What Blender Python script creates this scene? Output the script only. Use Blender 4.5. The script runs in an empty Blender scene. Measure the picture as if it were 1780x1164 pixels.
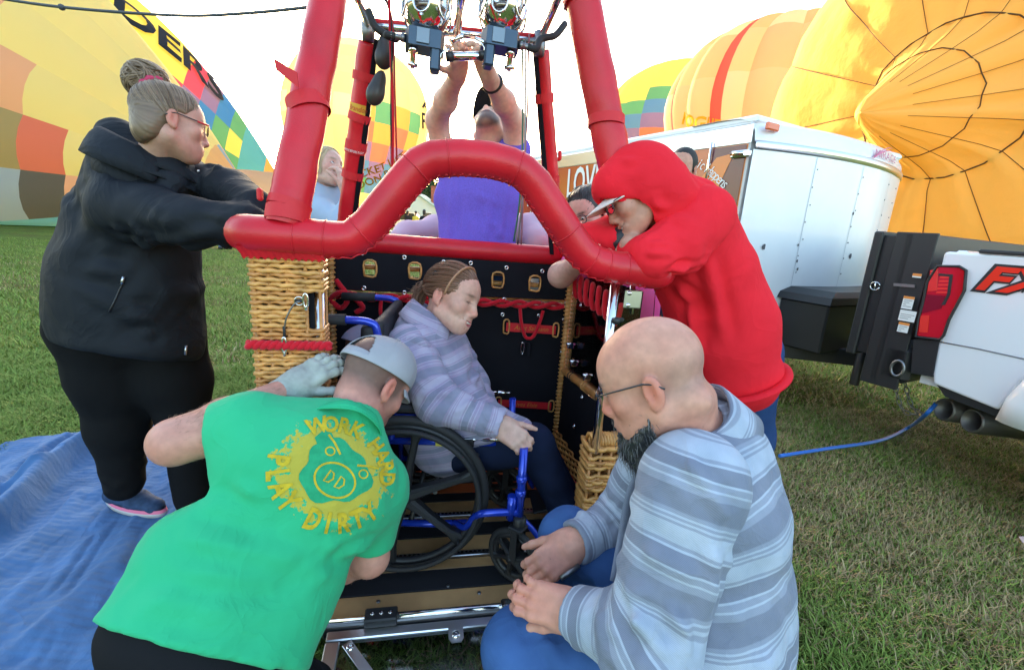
import bpy, bmesh, math, random
import numpy as np
from mathutils import Vector, Matrix
from mathutils.bvhtree import BVHTree
random.seed(7); rng = np.random.default_rng(7)
SC = bpy.context.scene
COL = SC.collection
R = math.radians
# ------------------------------------------------------------------ camera
FPX, TH, RO, HC = 800.0, R(13.4), R(4.0), 1.28
cF = np.array([0, math.cos(TH), -math.sin(TH)]); cU0 = np.array([0, math.sin(TH), math.cos(TH)]); cR0 = np.array([1., 0, 0])
cR = math.cos(RO)*cR0 + math.sin(RO)*cU0
cU = -math.sin(RO)*cR0 + math.cos(RO)*cU0
CAMP = np.array([0, 0, HC])
def ray(px, py): return cF + (px-890)/FPX*cR + (582-py)/FPX*cU
def T(px, py, t): return CAMP + t*ray(px, py)
def G(px, py, z=0.0):
    v = ray(px, py); return CAMP + v*((z-HC)/v[2])
def PY(px, py, y):
    v = ray(px, py); return CAMP + v*(y/v[1])
cam = bpy.data.cameras.new('camera'); co = bpy.data.objects.new('camera', cam); COL.objects.link(co)
cam.sensor_width = 36; cam.lens = 36*FPX/1780; cam.clip_start = .02; cam.clip_end = 3000
M3 = Matrix(((cR[0], cU[0], -cF[0]), (cR[1], cU[1], -cF[1]), (cR[2], cU[2], -cF[2])))
co.matrix_world = Matrix.Translation(Vector(CAMP)) @ M3.to_4x4()
SC.camera = co
# ------------------------------------------------------------------ light
_sd = ray(615, 222); SUN_EL, SUN_AZ = math.atan2(_sd[2], math.hypot(_sd[0], _sd[1])), math.atan2(_sd[0], _sd[1])            # behind the far upright balloon, seen from the basket
w = bpy.data.worlds.new('World'); SC.world = w; w.use_nodes = True
nt = w.node_tree; bg = nt.nodes['Background']
sky = nt.nodes.new('ShaderNodeTexSky'); sky.sky_type = 'NISHITA'; sky.sun_disc = False
sky.sun_elevation = SUN_EL; sky.sun_rotation = SUN_AZ
sky.air_density = 1.0; sky.dust_density = 2.2; sky.ozone_density = 1.0
nt.links.new(sky.outputs[0], bg.inputs[0]); bg.inputs[1].default_value = 0.15
sl = bpy.data.lights.new('sun', 'SUN'); sl.energy = 3.5; sl.angle = R(1.0); sl.color = (1, .9, .72)
so = bpy.data.objects.new('sun', sl); COL.objects.link(so)
sd = Vector((math.sin(SUN_AZ)*math.cos(SUN_EL), math.cos(SUN_AZ)*math.cos(SUN_EL), math.sin(SUN_EL)))
so.rotation_euler = sd.to_track_quat('Z', 'Y').to_euler(); so.location = (0, 0, 30)
SC.view_settings.view_transform = 'Standard'; SC.view_settings.look = 'None'
SC.view_settings.exposure = 2.88; SC.view_settings.gamma = 1
SC.cycles.use_denoising = True
SC.cycles.max_bounces = 10; SC.cycles.transparent_max_bounces = 16
# ------------------------------------------------------------------ materials
def mat(name, col=(.5, .5, .5), rough=.6, metal=0., bump=None, var=None, attr=None, trans=0., spec=None, sheen=0., coat=0., sss=0., speck=None, ior=None, wr=None):
    """bump=(scale,strength,dist[,stretch]); var=(scale,amount); attr=colour attribute name multiplying col"""
    m = bpy.data.materials.new(name); m.use_nodes = True; t = m.node_tree; b = t.nodes['Principled BSDF']
    b.inputs['Base Color'].default_value = (*col, 1); b.inputs['Roughness'].default_value = rough; b.inputs['Metallic'].default_value = metal
    if spec is None and rough >= .74 and not metal: spec = .08
    if spec is not None: b.inputs['Specular IOR Level'].default_value = spec
    if trans: b.inputs['Transmission Weight'].default_value = trans
    if ior: b.inputs['IOR'].default_value = ior
    if sheen: b.inputs['Sheen Weight'].default_value = sheen; b.inputs['Sheen Roughness'].default_value = .5
    if coat: b.inputs['Coat Weight'].default_value = coat; b.inputs['Coat Roughness'].default_value = .08
    if sss:
        b.inputs['Subsurface Weight'].default_value = sss; b.inputs['Subsurface Radius'].default_value = (.012, .005, .003); b.inputs['Subsurface Scale'].default_value = 1
    cur = None
    tc = t.nodes.new('ShaderNodeTexCoord')
    if attr:
        a = t.nodes.new('ShaderNodeAttribute'); a.attribute_name = attr; cur = a.outputs['Color']
    def mixc(fac, A, B, mode='MIX'):
        n = t.nodes.new('ShaderNodeMix'); n.data_type = 'RGBA'; n.blend_type = mode
        for s, x in ((0, fac), (6, A), (7, B)):
            if hasattr(x, 'links'): t.links.new(x, n.inputs[s])
            else: n.inputs[s].default_value = x if s == 0 else (*x[:3], 1)
        return n.outputs[2]
    if var:
        n = t.nodes.new('ShaderNodeTexNoise'); n.inputs['Scale'].default_value = var[0]; n.inputs['Detail'].default_value = 6
        t.links.new(tc.outputs['Object'], n.inputs['Vector'])
        mr = t.nodes.new('ShaderNodeMapRange'); mr.inputs[1].default_value = .3; mr.inputs[2].default_value = .7
        mr.inputs[3].default_value = 1-var[1]; mr.inputs[4].default_value = 1+var[1]
        t.links.new(n.outputs[0], mr.inputs[0])
        cur = mixc(1.0, cur if cur is not None else col, mr.outputs[0], 'MULTIPLY')
    if speck:   # (scale, threshold, colour)
        n = t.nodes.new('ShaderNodeTexNoise'); n.inputs['Scale'].default_value = speck[0]; n.inputs['Detail'].default_value = 3
        t.links.new(tc.outputs['Object'], n.inputs['Vector'])
        mr = t.nodes.new('ShaderNodeMapRange'); mr.inputs[1].default_value = speck[1]; mr.inputs[2].default_value = speck[1]+.08
        t.links.new(n.outputs[0], mr.inputs[0])
        cur = mixc(mr.outputs[0], cur if cur is not None else col, speck[2])
    if cur is not None: t.links.new(cur, b.inputs['Base Color'])
    if bump:
        n = t.nodes.new('ShaderNodeTexNoise'); n.inputs['Scale'].default_value = bump[0]; n.inputs['Detail'].default_value = 5
        if len(bump) > 3:
            mp = t.nodes.new('ShaderNodeMapping'); mp.inputs['Scale'].default_value = bump[3]
            t.links.new(tc.outputs['Object'], mp.inputs[0]); t.links.new(mp.outputs[0], n.inputs['Vector'])
        else: t.links.new(tc.outputs['Object'], n.inputs['Vector'])
        bp = t.nodes.new('ShaderNodeBump'); bp.inputs['Strength'].default_value = bump[1]; bp.inputs['Distance'].default_value = bump[2]
        t.links.new(n.outputs[0], bp.inputs['Height']); t.links.new(bp.outputs[0], b.inputs['Normal'])
    if wr: crease(m, *wr)
    return m
def crease(m, scale, strength, dist, squash=(1, 1, 1)):
    """ridged creases added under the fine bump"""
    t = m.node_tree; b = t.nodes['Principled BSDF']; tc = t.nodes.new('ShaderNodeTexCoord'); mp = t.nodes.new('ShaderNodeMapping'); mp.inputs['Scale'].default_value = squash; mp.inputs['Rotation'].default_value = (.4, .5, .6)
    n = t.nodes.new('ShaderNodeTexNoise'); n.inputs['Scale'].default_value = scale; n.inputs['Detail'].default_value = 3; n.inputs['Distortion'].default_value = 1.2
    t.links.new(tc.outputs['Object'], mp.inputs[0]); t.links.new(mp.outputs[0], n.inputs['Vector'])
    s1 = t.nodes.new('ShaderNodeMath'); s1.operation = 'SUBTRACT'; s1.inputs[1].default_value = .5; t.links.new(n.outputs[0], s1.inputs[0]); s2 = t.nodes.new('ShaderNodeMath'); s2.operation = 'ABSOLUTE'; t.links.new(s1.outputs[0], s2.inputs[0]); s3 = t.nodes.new('ShaderNodeMath'); s3.operation = 'POWER'; s3.inputs[1].default_value = .7; t.links.new(s2.outputs[0], s3.inputs[0])
    bp = t.nodes.new('ShaderNodeBump'); bp.inputs['Strength'].default_value = strength; bp.inputs['Distance'].default_value = dist; bp.invert = True; t.links.new(s3.outputs[0], bp.inputs['Height'])
    old = b.inputs['Normal'].links
    if old: t.links.new(bp.outputs[0], old[0].from_node.inputs['Normal'])
    else: t.links.new(bp.outputs[0], b.inputs['Normal'])
    return m
def fabric_mat(name, col, tr=.55, bump=(3, .25, .05), attr=None):
    """thin balloon cloth: diffuse + translucent"""
    m = bpy.data.materials.new(name); m.use_nodes = True; t = m.node_tree; t.nodes.clear()
    o = t.nodes.new('ShaderNodeOutputMaterial'); mx = t.nodes.new('ShaderNodeMixShader'); mx.inputs[0].default_value = tr
    d = t.nodes.new('ShaderNodeBsdfDiffuse'); l = t.nodes.new('ShaderNodeBsdfTranslucent')
    for n in (d, l): n.inputs[0].default_value = (*col, 1)
    if attr:
        a = t.nodes.new('ShaderNodeAttribute'); a.attribute_name = attr
        for n in (d, l): t.links.new(a.outputs['Color'], n.inputs[0])
    tc = t.nodes.new('ShaderNodeTexCoord'); n = t.nodes.new('ShaderNodeTexNoise'); n.inputs['Scale'].default_value = bump[0]; n.inputs['Detail'].default_value = 5
    t.links.new(tc.outputs['Object'], n.inputs['Vector'])
    bp = t.nodes.new('ShaderNodeBump'); bp.inputs['Strength'].default_value = bump[1]; bp.inputs['Distance'].default_value = bump[2]
    t.links.new(n.outputs[0], bp.inputs['Height'])
    t.links.new(bp.outputs[0], d.inputs['Normal'])
    t.links.new(d.outputs[0], mx.inputs[1]); t.links.new(l.outputs[0], mx.inputs[2]); t.links.new(mx.outputs[0], o.inputs[0])
    return m
# ------------------------------------------------------------------ objects
def wloc(o):
    v = Vector((0, 0, 0))
    while o is not None: v = v + o.location; o = o.parent
    return v
def tag(o, label=None, cat=None, group=None, kind=None):
    if label: o['label'] = label
    if cat: o['category'] = cat
    if group: o['group'] = group
    if kind: o['kind'] = kind
    return o
def thing(name, label, cat, loc=(0, 0, 0), group=None):
    o = bpy.data.objects.new(name, None); COL.objects.link(o); o.location = Vector(loc); o.empty_display_size = .1
    return tag(o, label, cat, group)
def link(name, me, material=None, parent=None, smooth=True, kind=None, label=None, M=None):
    o = bpy.data.objects.new(name, me); COL.objects.link(o)
    if material is not None and not me.materials: me.materials.append(material)
    if parent is not None: o.parent = parent
    if M is not None: o.matrix_basis = (Matrix.Translation(-wloc(parent)) if parent is not None else Matrix()) @ M
    if kind: o['kind'] = kind
    if label: o['label'] = label
    return o
def mesh_np(name, V, Fc, smooth=True, mats=None, fm=None):
    me = bpy.data.meshes.new(name)
    me.from_pydata([tuple(v) for v in V] if not isinstance(V, np.ndarray) else V.tolist(), [], Fc if isinstance(Fc, list) else Fc.tolist())
    if smooth: me.polygons.foreach_set('use_smooth', [True]*len(me.polygons))
    if mats:
        for m in mats: me.materials.append(m)
        if fm is not None: me.polygons.foreach_set('material_index', list(fm))
    me.update(); return me
class MB:
    """collects polygons in world space; build() links one mesh under its parent"""
    def __init__(s): s.v = []; s.f = []; s.m = []; s.sm = []
    def add(s, V, Fc, mi=0, smooth=False):
        n = len(s.v); s.v += [tuple(map(float, p)) for p in V]
        for q in Fc: s.f.append(tuple(i+n for i in q)); s.m.append(mi); s.sm.append(smooth)
        return s
    def box(s, c, size, ax=None, bev=.0, mi=0):
        """box centred at c with half sizes from size, axes ax (3 unit vectors)"""
        c = np.array(c, float); h = np.array(size, float)/2
        A = np.eye(3) if ax is None else np.array(ax, float)
        b = min(bev, *(h*.9))
        if b <= 0:
            P = [c + sx*h[0]*A[0] + sy*h[1]*A[1] + sz*h[2]*A[2] for sz in (-1, 1) for sy in (-1, 1) for sx in (-1, 1)]
            return s.add(P, [(0, 2, 3, 1), (4, 5, 7, 6), (0, 1, 5, 4), (2, 6, 7, 3), (0, 4, 6, 2), (1, 3, 7, 5)], mi)
        V = []; idx = {}
        for sx in (-1, 1):
            for sy in (-1, 1):
                for sz in (-1, 1):
                    for k in range(3):
                        q = h.copy(); 
                        for j in range(3):
                            if j != k: q[j] -= b
                        idx[(sx, sy, sz, k)] = len(V); V.append(c + sx*q[0]*A[0] + sy*q[1]*A[1] + sz*q[2]*A[2])
        Fc = []
        I = lambda sx, sy, sz, k: idx[(sx, sy, sz, k)]
        for sg in (-1, 1):
            q = [I(sg, -1, -1, 0), I(sg, 1, -1, 0), I(sg, 1, 1, 0), I(sg, -1, 1, 0)]; Fc.append(q if sg > 0 else q[::-1])
            q = [I(-1, sg, -1, 1), I(-1, sg, 1, 1), I(1, sg, 1, 1), I(1, sg, -1, 1)]; Fc.append(q if sg > 0 else q[::-1])
            q = [I(-1, -1, sg, 2), I(1, -1, sg, 2), I(1, 1, sg, 2), I(-1, 1, sg, 2)]; Fc.append(q if sg > 0 else q[::-1])
        for a in (-1, 1):
            for b2 in (-1, 1):
                q = [I(a, b2, -1, 0), I(a, b2, -1, 1), I(a, b2, 1, 1), I(a, b2, 1, 0)]; Fc.append(q if a*b2 > 0 else q[::-1])
                q = [I(a, -1, b2, 0), I(a, 1, b2, 0), I(a, 1, b2, 2), I(a, -1, b2, 2)]; Fc.append(q if a*b2 > 0 else q[::-1])
                q = [I(-1, a, b2, 1), I(-1, a, b2, 2), I(1, a, b2, 2), I(1, a, b2, 1)]; Fc.append(q if a*b2 > 0 else q[::-1])
        for a in (-1, 1):
            for b2 in (-1, 1):
                for c2 in (-1, 1):
                    q = [I(a, b2, c2, 0), I(a, b2, c2, 1), I(a, b2, c2, 2)]; Fc.append(q if a*b2*c2 > 0 else q[::-1])
        return s.add(V, Fc, mi)
    def tube(s, pts, r, n=10, cap=True, mi=0, closed=False, flat=None, up=None):
        """sweep a circle (or flat=(a,b) ellipse factors) along pts; r scalar or list"""
        P = [np.array(p, float) for p in pts]; m = len(P)
        rr = [r]*m if np.isscalar(r) else list(r)
        tan = []
        for i in range(m):
            if closed: d = P[(i+1) % m]-P[i-1]
            else: d = P[min(i+1, m-1)]-P[max(i-1, 0)]
            tan.append(d/(np.linalg.norm(d)+1e-12))
        u = np.array(up, float) if up is not None else (np.array([0, 0, 1.]) if abs(tan[0][2]) < .9 else np.array([1., 0, 0]))
        V = []
        fa, fb = flat or (1, 1)
        for i in range(m):
            t = tan[i]; u = u - t*(u@t); u = u/(np.linalg.norm(u)+1e-12); b = np.cross(t, u)
            for k in range(n):
                a = 2*math.pi*k/n
                V.append(P[i] + rr[i]*(fa*math.cos(a)*u + fb*math.sin(a)*b))
        Fc = []
        for i in range(m if closed else m-1):
            j = (i+1) % m
            for k in range(n):
                l = (k+1) % n; Fc.append((i*n+k, i*n+l, j*n+l, j*n+k))
        n0 = len(s.v); s.add(V, Fc, mi, True)
        if cap and not closed:
            s.f.append(tuple(n0+k for k in range(n))[::-1]); s.m.append(mi); s.sm.append(False)
            s.f.append(tuple(n0+(m-1)*n+k for k in range(n))); s.m.append(mi); s.sm.append(False)
        return s
    def lathe(s, c, axis, prof, n=20, mi=0, smooth=True):
        """prof = [(r, h)...] about axis from c"""
        a = np.array(axis, float); a /= np.linalg.norm(a); c = np.array(c, float)
        u = np.cross(a, [0, 0, 1.] if abs(a[2]) < .9 else [1., 0, 0]); u /= np.linalg.norm(u); b = np.cross(a, u)
        V = [c + a*h + r*(math.cos(2*math.pi*k/n)*u + math.sin(2*math.pi*k/n)*b) for r, h in prof for k in range(n)]
        Fc = [(i*n+k, i*n+(k+1) % n, (i+1)*n+(k+1) % n, (i+1)*n+k) for i in range(len(prof)-1) for k in range(n)]
        return s.add(V, Fc, mi, smooth)
    def prism(s, poly, nrm, th, mi=0):
        """extrude a planar 3D polygon by th along nrm"""
        P = [np.array(p, float) for p in poly]; d = np.array(nrm, float)*th; m = len(P)
        V = P + [p+d for p in P]
        return s.add(V, [tuple(range(m))[::-1], tuple(range(m, 2*m))] + [(i, (i+1) % m, (i+1) % m+m, i+m) for i in range(m)], mi)
    def mesh(s, name, off=(0, 0, 0), mats=None):
        me = bpy.data.meshes.new(name); off = np.array(off)
        V = (np.array(s.v)-off).tolist() if s.v else []
        me.from_pydata(V, [], s.f); me.polygons.foreach_set('use_smooth', s.sm)
        if mats:
            for m in mats: me.materials.append(m)
            me.polygons.foreach_set('material_index', s.m)
        me.update(); return me
    def build(s, name, material, parent=None, kind=None, label=None, cat=None, group=None, fix=True):
        mats = material if isinstance(material, (list, tuple)) else [material]
        if parent is None:
            V = np.array(s.v); lo = V.min(0); hi = V.max(0); off = np.array([(lo[0]+hi[0])/2, (lo[1]+hi[1])/2, lo[2]])
        else: off = np.array(wloc(parent))
        me = s.mesh(name, off, mats)
        if fix:
            bm = bmesh.new(); bm.from_mesh(me); bmesh.ops.recalc_face_normals(bm, faces=bm.faces); bm.to_mesh(me); bm.free()
        o = link(name, me, None, parent, kind=kind, label=label)
        if parent is None: o.location = Vector(off)
        return tag(o, None, cat, group)
def spline(P, n=8):
    """Catmull-Rom through points"""
    P = [np.array(p, float) for p in P]; Q = [2*P[0]-P[1]] + P + [2*P[-1]-P[-2]]; out = []
    for i in range(1, len(Q)-2):
        for k in range(n):
            t = k/n; a, b, c, d = Q[i-1], Q[i], Q[i+1], Q[i+2]
            out.append(.5*((2*b)+(-a+c)*t+(2*a-5*b+4*c-d)*t*t+(-a+3*b-3*c+d)*t**3))
    out.append(P[-1]); return out
def frame_from(z, x=None):
    z = np.array(z, float); z /= np.linalg.norm(z)
    x = np.array(x if x is not None else ([1, 0, 0] if abs(z[0]) < .9 else [0, 1, 0]), float)
    x = x - z*(x@z); x /= np.linalg.norm(x); return x, np.cross(z, x), z
def mtx(o, x, y, z, s=1.):
    return Matrix(((x[0]*s, y[0]*s, z[0]*s, o[0]), (x[1]*s, y[1]*s, z[1]*s, o[1]), (x[2]*s, y[2]*s, z[2]*s, o[2]), (0, 0, 0, 1)))
def nz(v): v = np.array(v, float); return v/np.linalg.norm(v)
# ------------------------------------------------------------------ noise
def vnoise(p):
    p = np.asarray(p, float); i = np.floor(p).astype(np.int64); f = p-i; u = f*f*(3-2*f)
    def h(a, b, c):
        n = (a*374761393 + b*668265263 + c*2147483647*31) & 0xffffffff
        n = ((n ^ (n >> 13))*1274126177) & 0xffffffff
        return ((n ^ (n >> 16)) & 0xffff)/65535.
    x, y, z = i[..., 0], i[..., 1], i[..., 2]; ux, uy, uz = u[..., 0], u[..., 1], u[..., 2]
    r = 0
    for dx in (0, 1):
        for dy in (0, 1):
            for dz in (0, 1):
                r = r + (ux if dx else 1-ux)*(uy if dy else 1-uy)*(uz if dz else 1-uz)*h(x+dx, y+dy, z+dz)
    return r*2-1
def fbm(p, o=3):
    s = 0; a = 1
    for k in range(o): s = s + a*vnoise(p*2**k+k*17.3); a *= .5
    return s
# ------------------------------------------------------------------ signed distance modelling
class SDF:
    def __init__(s): s.ops = []
    def rc(s, a, b, r1, r2, k=.02, flat=None, sub=False, g=None):
        s.ops.append(('rc', np.array(a, float), np.array(b, float), r1, r2, k, flat, sub, g)); return s
    def chain(s, P, rs, k=.02, flat=None, sub=False):
        for i in range(len(P)-1): s.rc(P[i], P[i+1], rs[i], rs[i+1], k, flat, sub)
        return s
    def el(s, c, r, A=None, k=.02, sub=False):
        s.ops.append(('el', np.array(c, float), np.array(r if not np.isscalar(r) else (r, r, r), float), np.eye(3) if A is None else np.array(A, float), None, k, None, sub, None)); return s
    def bx(s, c, h, A=None, r=.01, k=.01, sub=False):
        s.ops.append(('bx', np.array(c, float), np.array(h, float), np.eye(3) if A is None else np.array(A, float), r, k, None, sub, None)); return s
    @staticmethod
    def dist(o, X):
        if o[0] == 'rc':
            a, b, r1, r2, fl = o[1], o[2], o[3], o[4], o[6]; ba = b-a; L = ba@ba+1e-12
            pa = X-a; h = np.clip((pa@ba)/L, 0, 1); q = pa-h[..., None]*ba
            if fl is not None:
                ax = np.array(fl[0], float); ax = ax/np.linalg.norm(ax); c = q@ax
                q = q - np.multiply.outer(c*(1-1/fl[1]), ax)
            return np.sqrt((q*q).sum(-1)) - (r1+(r2-r1)*h)
        if o[0] == 'el':
            q = (X-o[1])@o[3].T; r = o[2]; k0 = np.sqrt(((q/r)**2).sum(-1)); k1 = np.sqrt(((q/(r*r))**2).sum(-1))
            return k0*(k0-1)/(k1+1e-9)
        q = np.abs((X-o[1])@o[3].T)-(o[2]-o[4])
        return np.sqrt((np.maximum(q, 0)**2).sum(-1)) + np.minimum(q.max(-1), 0) - o[4]
    @staticmethod
    def bounds(o):
        if o[0] == 'rc':
            m = max(o[3], o[4])*(max(1, o[6][1]) if o[6] is not None else 1)
            return np.minimum(o[1], o[2])-m, np.maximum(o[1], o[2])+m
        e = (np.abs(o[3]).T @ o[2]); return o[1]-e, o[1]+e
    def mesh(s, vox, clip=None):
        """clip: optional (lo,hi) world bounds. returns V,F (quads)"""
        lo = np.full(3, 1e9); hi = -lo
        for o in s.ops:
            if not o[7]: a, b = s.bounds(o); lo = np.minimum(lo, a); hi = np.maximum(hi, b)
        lo = lo-3*vox; hi = hi+3*vox
        if clip is not None: lo = np.maximum(lo, clip[0]); hi = np.minimum(hi, clip[1])
        n = np.ceil((hi-lo)/vox).astype(int)+1
        f = np.full(n, .2, np.float32)
        for o in s.ops:
            a, b = s.bounds(o); k = o[5]; mg = k+2.5*vox
            i0 = np.clip(np.floor((a-mg-lo)/vox).astype(int), 0, n); i1 = np.clip(np.ceil((b+mg-lo)/vox).astype(int)+1, 0, n)
            if (i1 <= i0).any(): continue
            g = [lo[j]+vox*np.arange(i0[j], i1[j]) for j in range(3)]
            X = np.stack(np.meshgrid(*g, indexing='ij'), -1)
            d = s.dist(o, X).astype(np.float32); S = tuple(slice(i0[j], i1[j]) for j in range(3)); c = f[S]
            if o[7]: h = np.maximum(k-np.abs(c+d), 0)/max(k, 1e-6); f[S] = np.maximum(c, -d)+h*h*k/4
            else: h = np.maximum(k-np.abs(c-d), 0)/max(k, 1e-6); f[S] = np.minimum(c, d)-h*h*k/4
        return surface_nets(f, lo, vox)
def surface_nets(f, lo, vox):
    ins = f < 0; n = np.array(f.shape)-1
    cnt = np.zeros(n, np.int8)
    for dx in (0, 1):
        for dy in (0, 1):
            for dz in (0, 1): cnt += ins[dx:dx+n[0], dy:dy+n[1], dz:dz+n[2]]
    act = np.argwhere((cnt > 0) & (cnt < 8)); m = len(act)
    idx = np.full(n, -1, np.int32); idx[tuple(act.T)] = np.arange(m)
    S = np.zeros((m, 3)); C = np.zeros(m)
    for ax in range(3):
        o1, o2 = [j for j in range(3) if j != ax]
        for a in (0, 1):
            for b in (0, 1):
                p = act.copy(); p[:, o1] += a; p[:, o2] += b; q = p.copy(); q[:, ax] += 1
                va = f[tuple(p.T)]; vb = f[tuple(q.T)]; cr = (va < 0) != (vb < 0)
                t = np.where(cr, va/np.where(cr, va-vb, 1), 0)
                w = np.zeros((m, 3)); w[:, o1] = a; w[:, o2] = b; w[:, ax] = t
                S += np.where(cr[:, None], w, 0); C += cr
    V = lo + vox*(act + S/np.maximum(C, 1)[:, None])
    Q = []
    for ax in range(3):
        o1, o2 = (ax+1) % 3, (ax+2) % 3
        a = np.moveaxis(ins, ax, 0); e = a[:-1] != a[1:]; e = np.moveaxis(e, 0, ax)
        P = np.argwhere(e); 
        ok = (P[:, o1] > 0) & (P[:, o2] > 0) & (P[:, o1] < n[o1]) & (P[:, o2] < n[o2]); P = P[ok]
        i = []
        for da, db in ((0, 0), (-1, 0), (-1, -1), (0, -1)):
            c = P.copy(); c[:, o1] += da; c[:, o2] += db; i.append(idx[tuple(c.T)])
        q = np.stack(i, 1); fl = ins[tuple(P.T)]; q[~fl] = q[~fl][:, ::-1]
        Q.append(q)
    Q = np.concatenate(Q); return V, Q[(Q >= 0).all(1)]
def vnormals(V, Q):
    n = np.cross(V[Q[:, 2]]-V[Q[:, 0]], V[Q[:, 3]]-V[Q[:, 1]]); N = np.zeros_like(V)
    for k in range(4): np.add.at(N, Q[:, k], n)
    return N/(np.linalg.norm(N, axis=1)[:, None]+1e-12)
def smooth(V, Q, it=1, w=.5):
    for _ in range(it):
        A = np.zeros_like(V); c = np.zeros(len(V))
        for a, b in ((0, 1), (1, 2), (2, 3), (3, 0)):
            np.add.at(A, Q[:, a], V[Q[:, b]]); np.add.at(A, Q[:, b], V[Q[:, a]])
            np.add.at(c, Q[:, a], 1); np.add.at(c, Q[:, b], 1)
        V = V*(1-w) + w*A/np.maximum(c, 1)[:, None]
    return V
def solid(name, V, Q, material, parent=None, cols=None, kind=None, label=None):
    """link an SDF mesh (world coords); cols = per-vertex rgb for attribute 'col'"""
    off = np.array(wloc(parent)) if parent is not None else np.array([V[:, 0].mean(), V[:, 1].mean(), V[:, 2].min()])
    me = bpy.data.meshes.new(name); nV = len(V); nQ = len(Q)
    me.vertices.add(nV); me.vertices.foreach_set('co', (V-off).astype(np.float32).ravel())
    me.loops.add(nQ*4); me.loops.foreach_set('vertex_index', Q.astype(np.int32).ravel())
    me.polygons.add(nQ); me.polygons.foreach_set('loop_start', np.arange(0, nQ*4, 4, dtype=np.int32))
    me.polygons.foreach_set('use_smooth', np.ones(nQ, bool)); me.update(calc_edges=True)
    if cols is not None:
        for nm, c in (cols.items() if isinstance(cols, dict) else (('col', cols),)):
            if c.ndim == 1: at = me.attributes.new(nm, 'FLOAT', 'POINT'); at.data.foreach_set('value', c.astype(np.float32))
            else:
                at = me.attributes.new(nm, 'FLOAT_COLOR', 'POINT'); at.data.foreach_set('color', np.concatenate([c, np.ones((nV, 1))], 1).astype(np.float32).ravel())
    o = link(name, me, material, parent, kind=kind, label=label)
    if parent is None: o.location = Vector(off)
    return o
def bvh_of(V, Q): return BVHTree.FromPolygons([Vector(v) for v in V], [tuple(map(int, q)) for q in Q])
# ------------------------------------------------------------------ lettering
def text_np(s, size=1., shear=0., bold=0., align='CENTER', fine=0):
    """flat letter mesh: (V2, faces)"""
    c = bpy.data.curves.new('lettering', 'FONT'); c.body = s; c.size = size; c.align_x = align; c.align_y = 'CENTER'; c.shear = shear; c.offset = bold; c.resolution_u = 3
    o = bpy.data.objects.new('lettering', c); COL.objects.link(o)
    dg = bpy.context.evaluated_depsgraph_get(); me = bpy.data.meshes.new_from_object(o.evaluated_get(dg))
    if fine:
        bm = bmesh.new(); bm.from_mesh(me); bmesh.ops.triangulate(bm, faces=bm.faces)
        for _ in range(fine):
            bmesh.ops.subdivide_edges(bm, edges=[e for e in bm.edges if e.calc_length() > .13*size], cuts=1); bmesh.ops.triangulate(bm, faces=bm.faces)
        bm.to_mesh(me); bm.free()
    V = np.array([v.co[:2] for v in me.vertices]); Fc = [tuple(p.vertices) for p in me.polygons]
    bpy.data.objects.remove(o); bpy.data.curves.remove(c); bpy.data.meshes.remove(me)
    return V, Fc
def decal(V2, Fc, O, X, Y, N, bvh=None, off=.002, maxd=.5, mb=None, mi=0):
    """map 2D shape to frame (O,X,Y), press it on a surface along -N"""
    mb = mb or MB(); out = []
    for a, b in V2:
        p = np.array(O)+a*np.array(X)+b*np.array(Y)
        if bvh is not None:
            h = bvh.ray_cast(Vector(p+np.array(N)*maxd*.5), -Vector(N), maxd)
            if h[0] is not None: p = np.array(h[0])+np.array(N)*off
        else: p = p+np.array(N)*off
        out.append(p)
    return mb.add(out, Fc, mi)
# ================================================================== SETTING
# ground: one sheet to the horizon, gently uneven close by
def ground_h(x, y):
    p = np.stack([x*.35, y*.35, 0*x+3.1], -1)
    return .02*fbm(p, 2)*np.clip((np.hypot(x, y)-.5)/2, 0, 1)
xs = np.concatenate([-np.geomspace(600, 14, 14), np.linspace(-12, 12, 61), np.geomspace(14, 600, 14)])
ys = np.concatenate([[-40, -15, -5], np.linspace(-2, 16, 46), np.geomspace(18, 900, 16)])
gx, gy = np.meshgrid(xs, ys, indexing='ij'); gz = ground_h(gx, gy)-.012
V = np.stack([gx, gy, gz], -1).reshape(-1, 3); nx, ny = len(xs), len(ys)
Fq = [(i*ny+j, (i+1)*ny+j, (i+1)*ny+j+1, i*ny+j+1) for i in range(nx-1) for j in range(ny-1)]
GM = bpy.data.materials.new('lawn_soil'); GM.use_nodes = True; t_ = GM.node_tree; b_ = t_.nodes['Principled BSDF']; b_.inputs['Roughness'].default_value = .95; b_.inputs['Specular IOR Level'].default_value = .1
tc = t_.nodes.new('ShaderNodeTexCoord')
def ramp_noise(scale, stops, detail=8):
    n = t_.nodes.new('ShaderNodeTexNoise'); n.inputs['Scale'].default_value = scale; n.inputs['Detail'].default_value = detail
    t_.links.new(tc.outputs['Object'], n.inputs['Vector']); r = t_.nodes.new('ShaderNodeValToRGB'); t_.links.new(n.outputs[0], r.inputs[0])
    e = r.color_ramp.elements
    while len(e) < len(stops): e.new(.5)
    for k, (p, c) in enumerate(stops): e[k].position = p; e[k].color = (*c, 1)
    return r.outputs[0]
ca = ramp_noise(.9, [(.35, (.12, .13, .04)), (.5, (.11, .17, .034)), (.65, (.15, .20, .045))])
cb = ramp_noise(28, [(.3, (.5, .5, .5)), (.7, (1.25, 1.2, 1.1))])
mx = t_.nodes.new('ShaderNodeMix'); mx.data_type = 'RGBA'; mx.blend_type = 'MULTIPLY'; mx.inputs[0].default_value = 1
t_.links.new(ca, mx.inputs[6]); t_.links.new(cb, mx.inputs[7]); t_.links.new(mx.outputs[2], b_.inputs['Base Color'])
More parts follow.
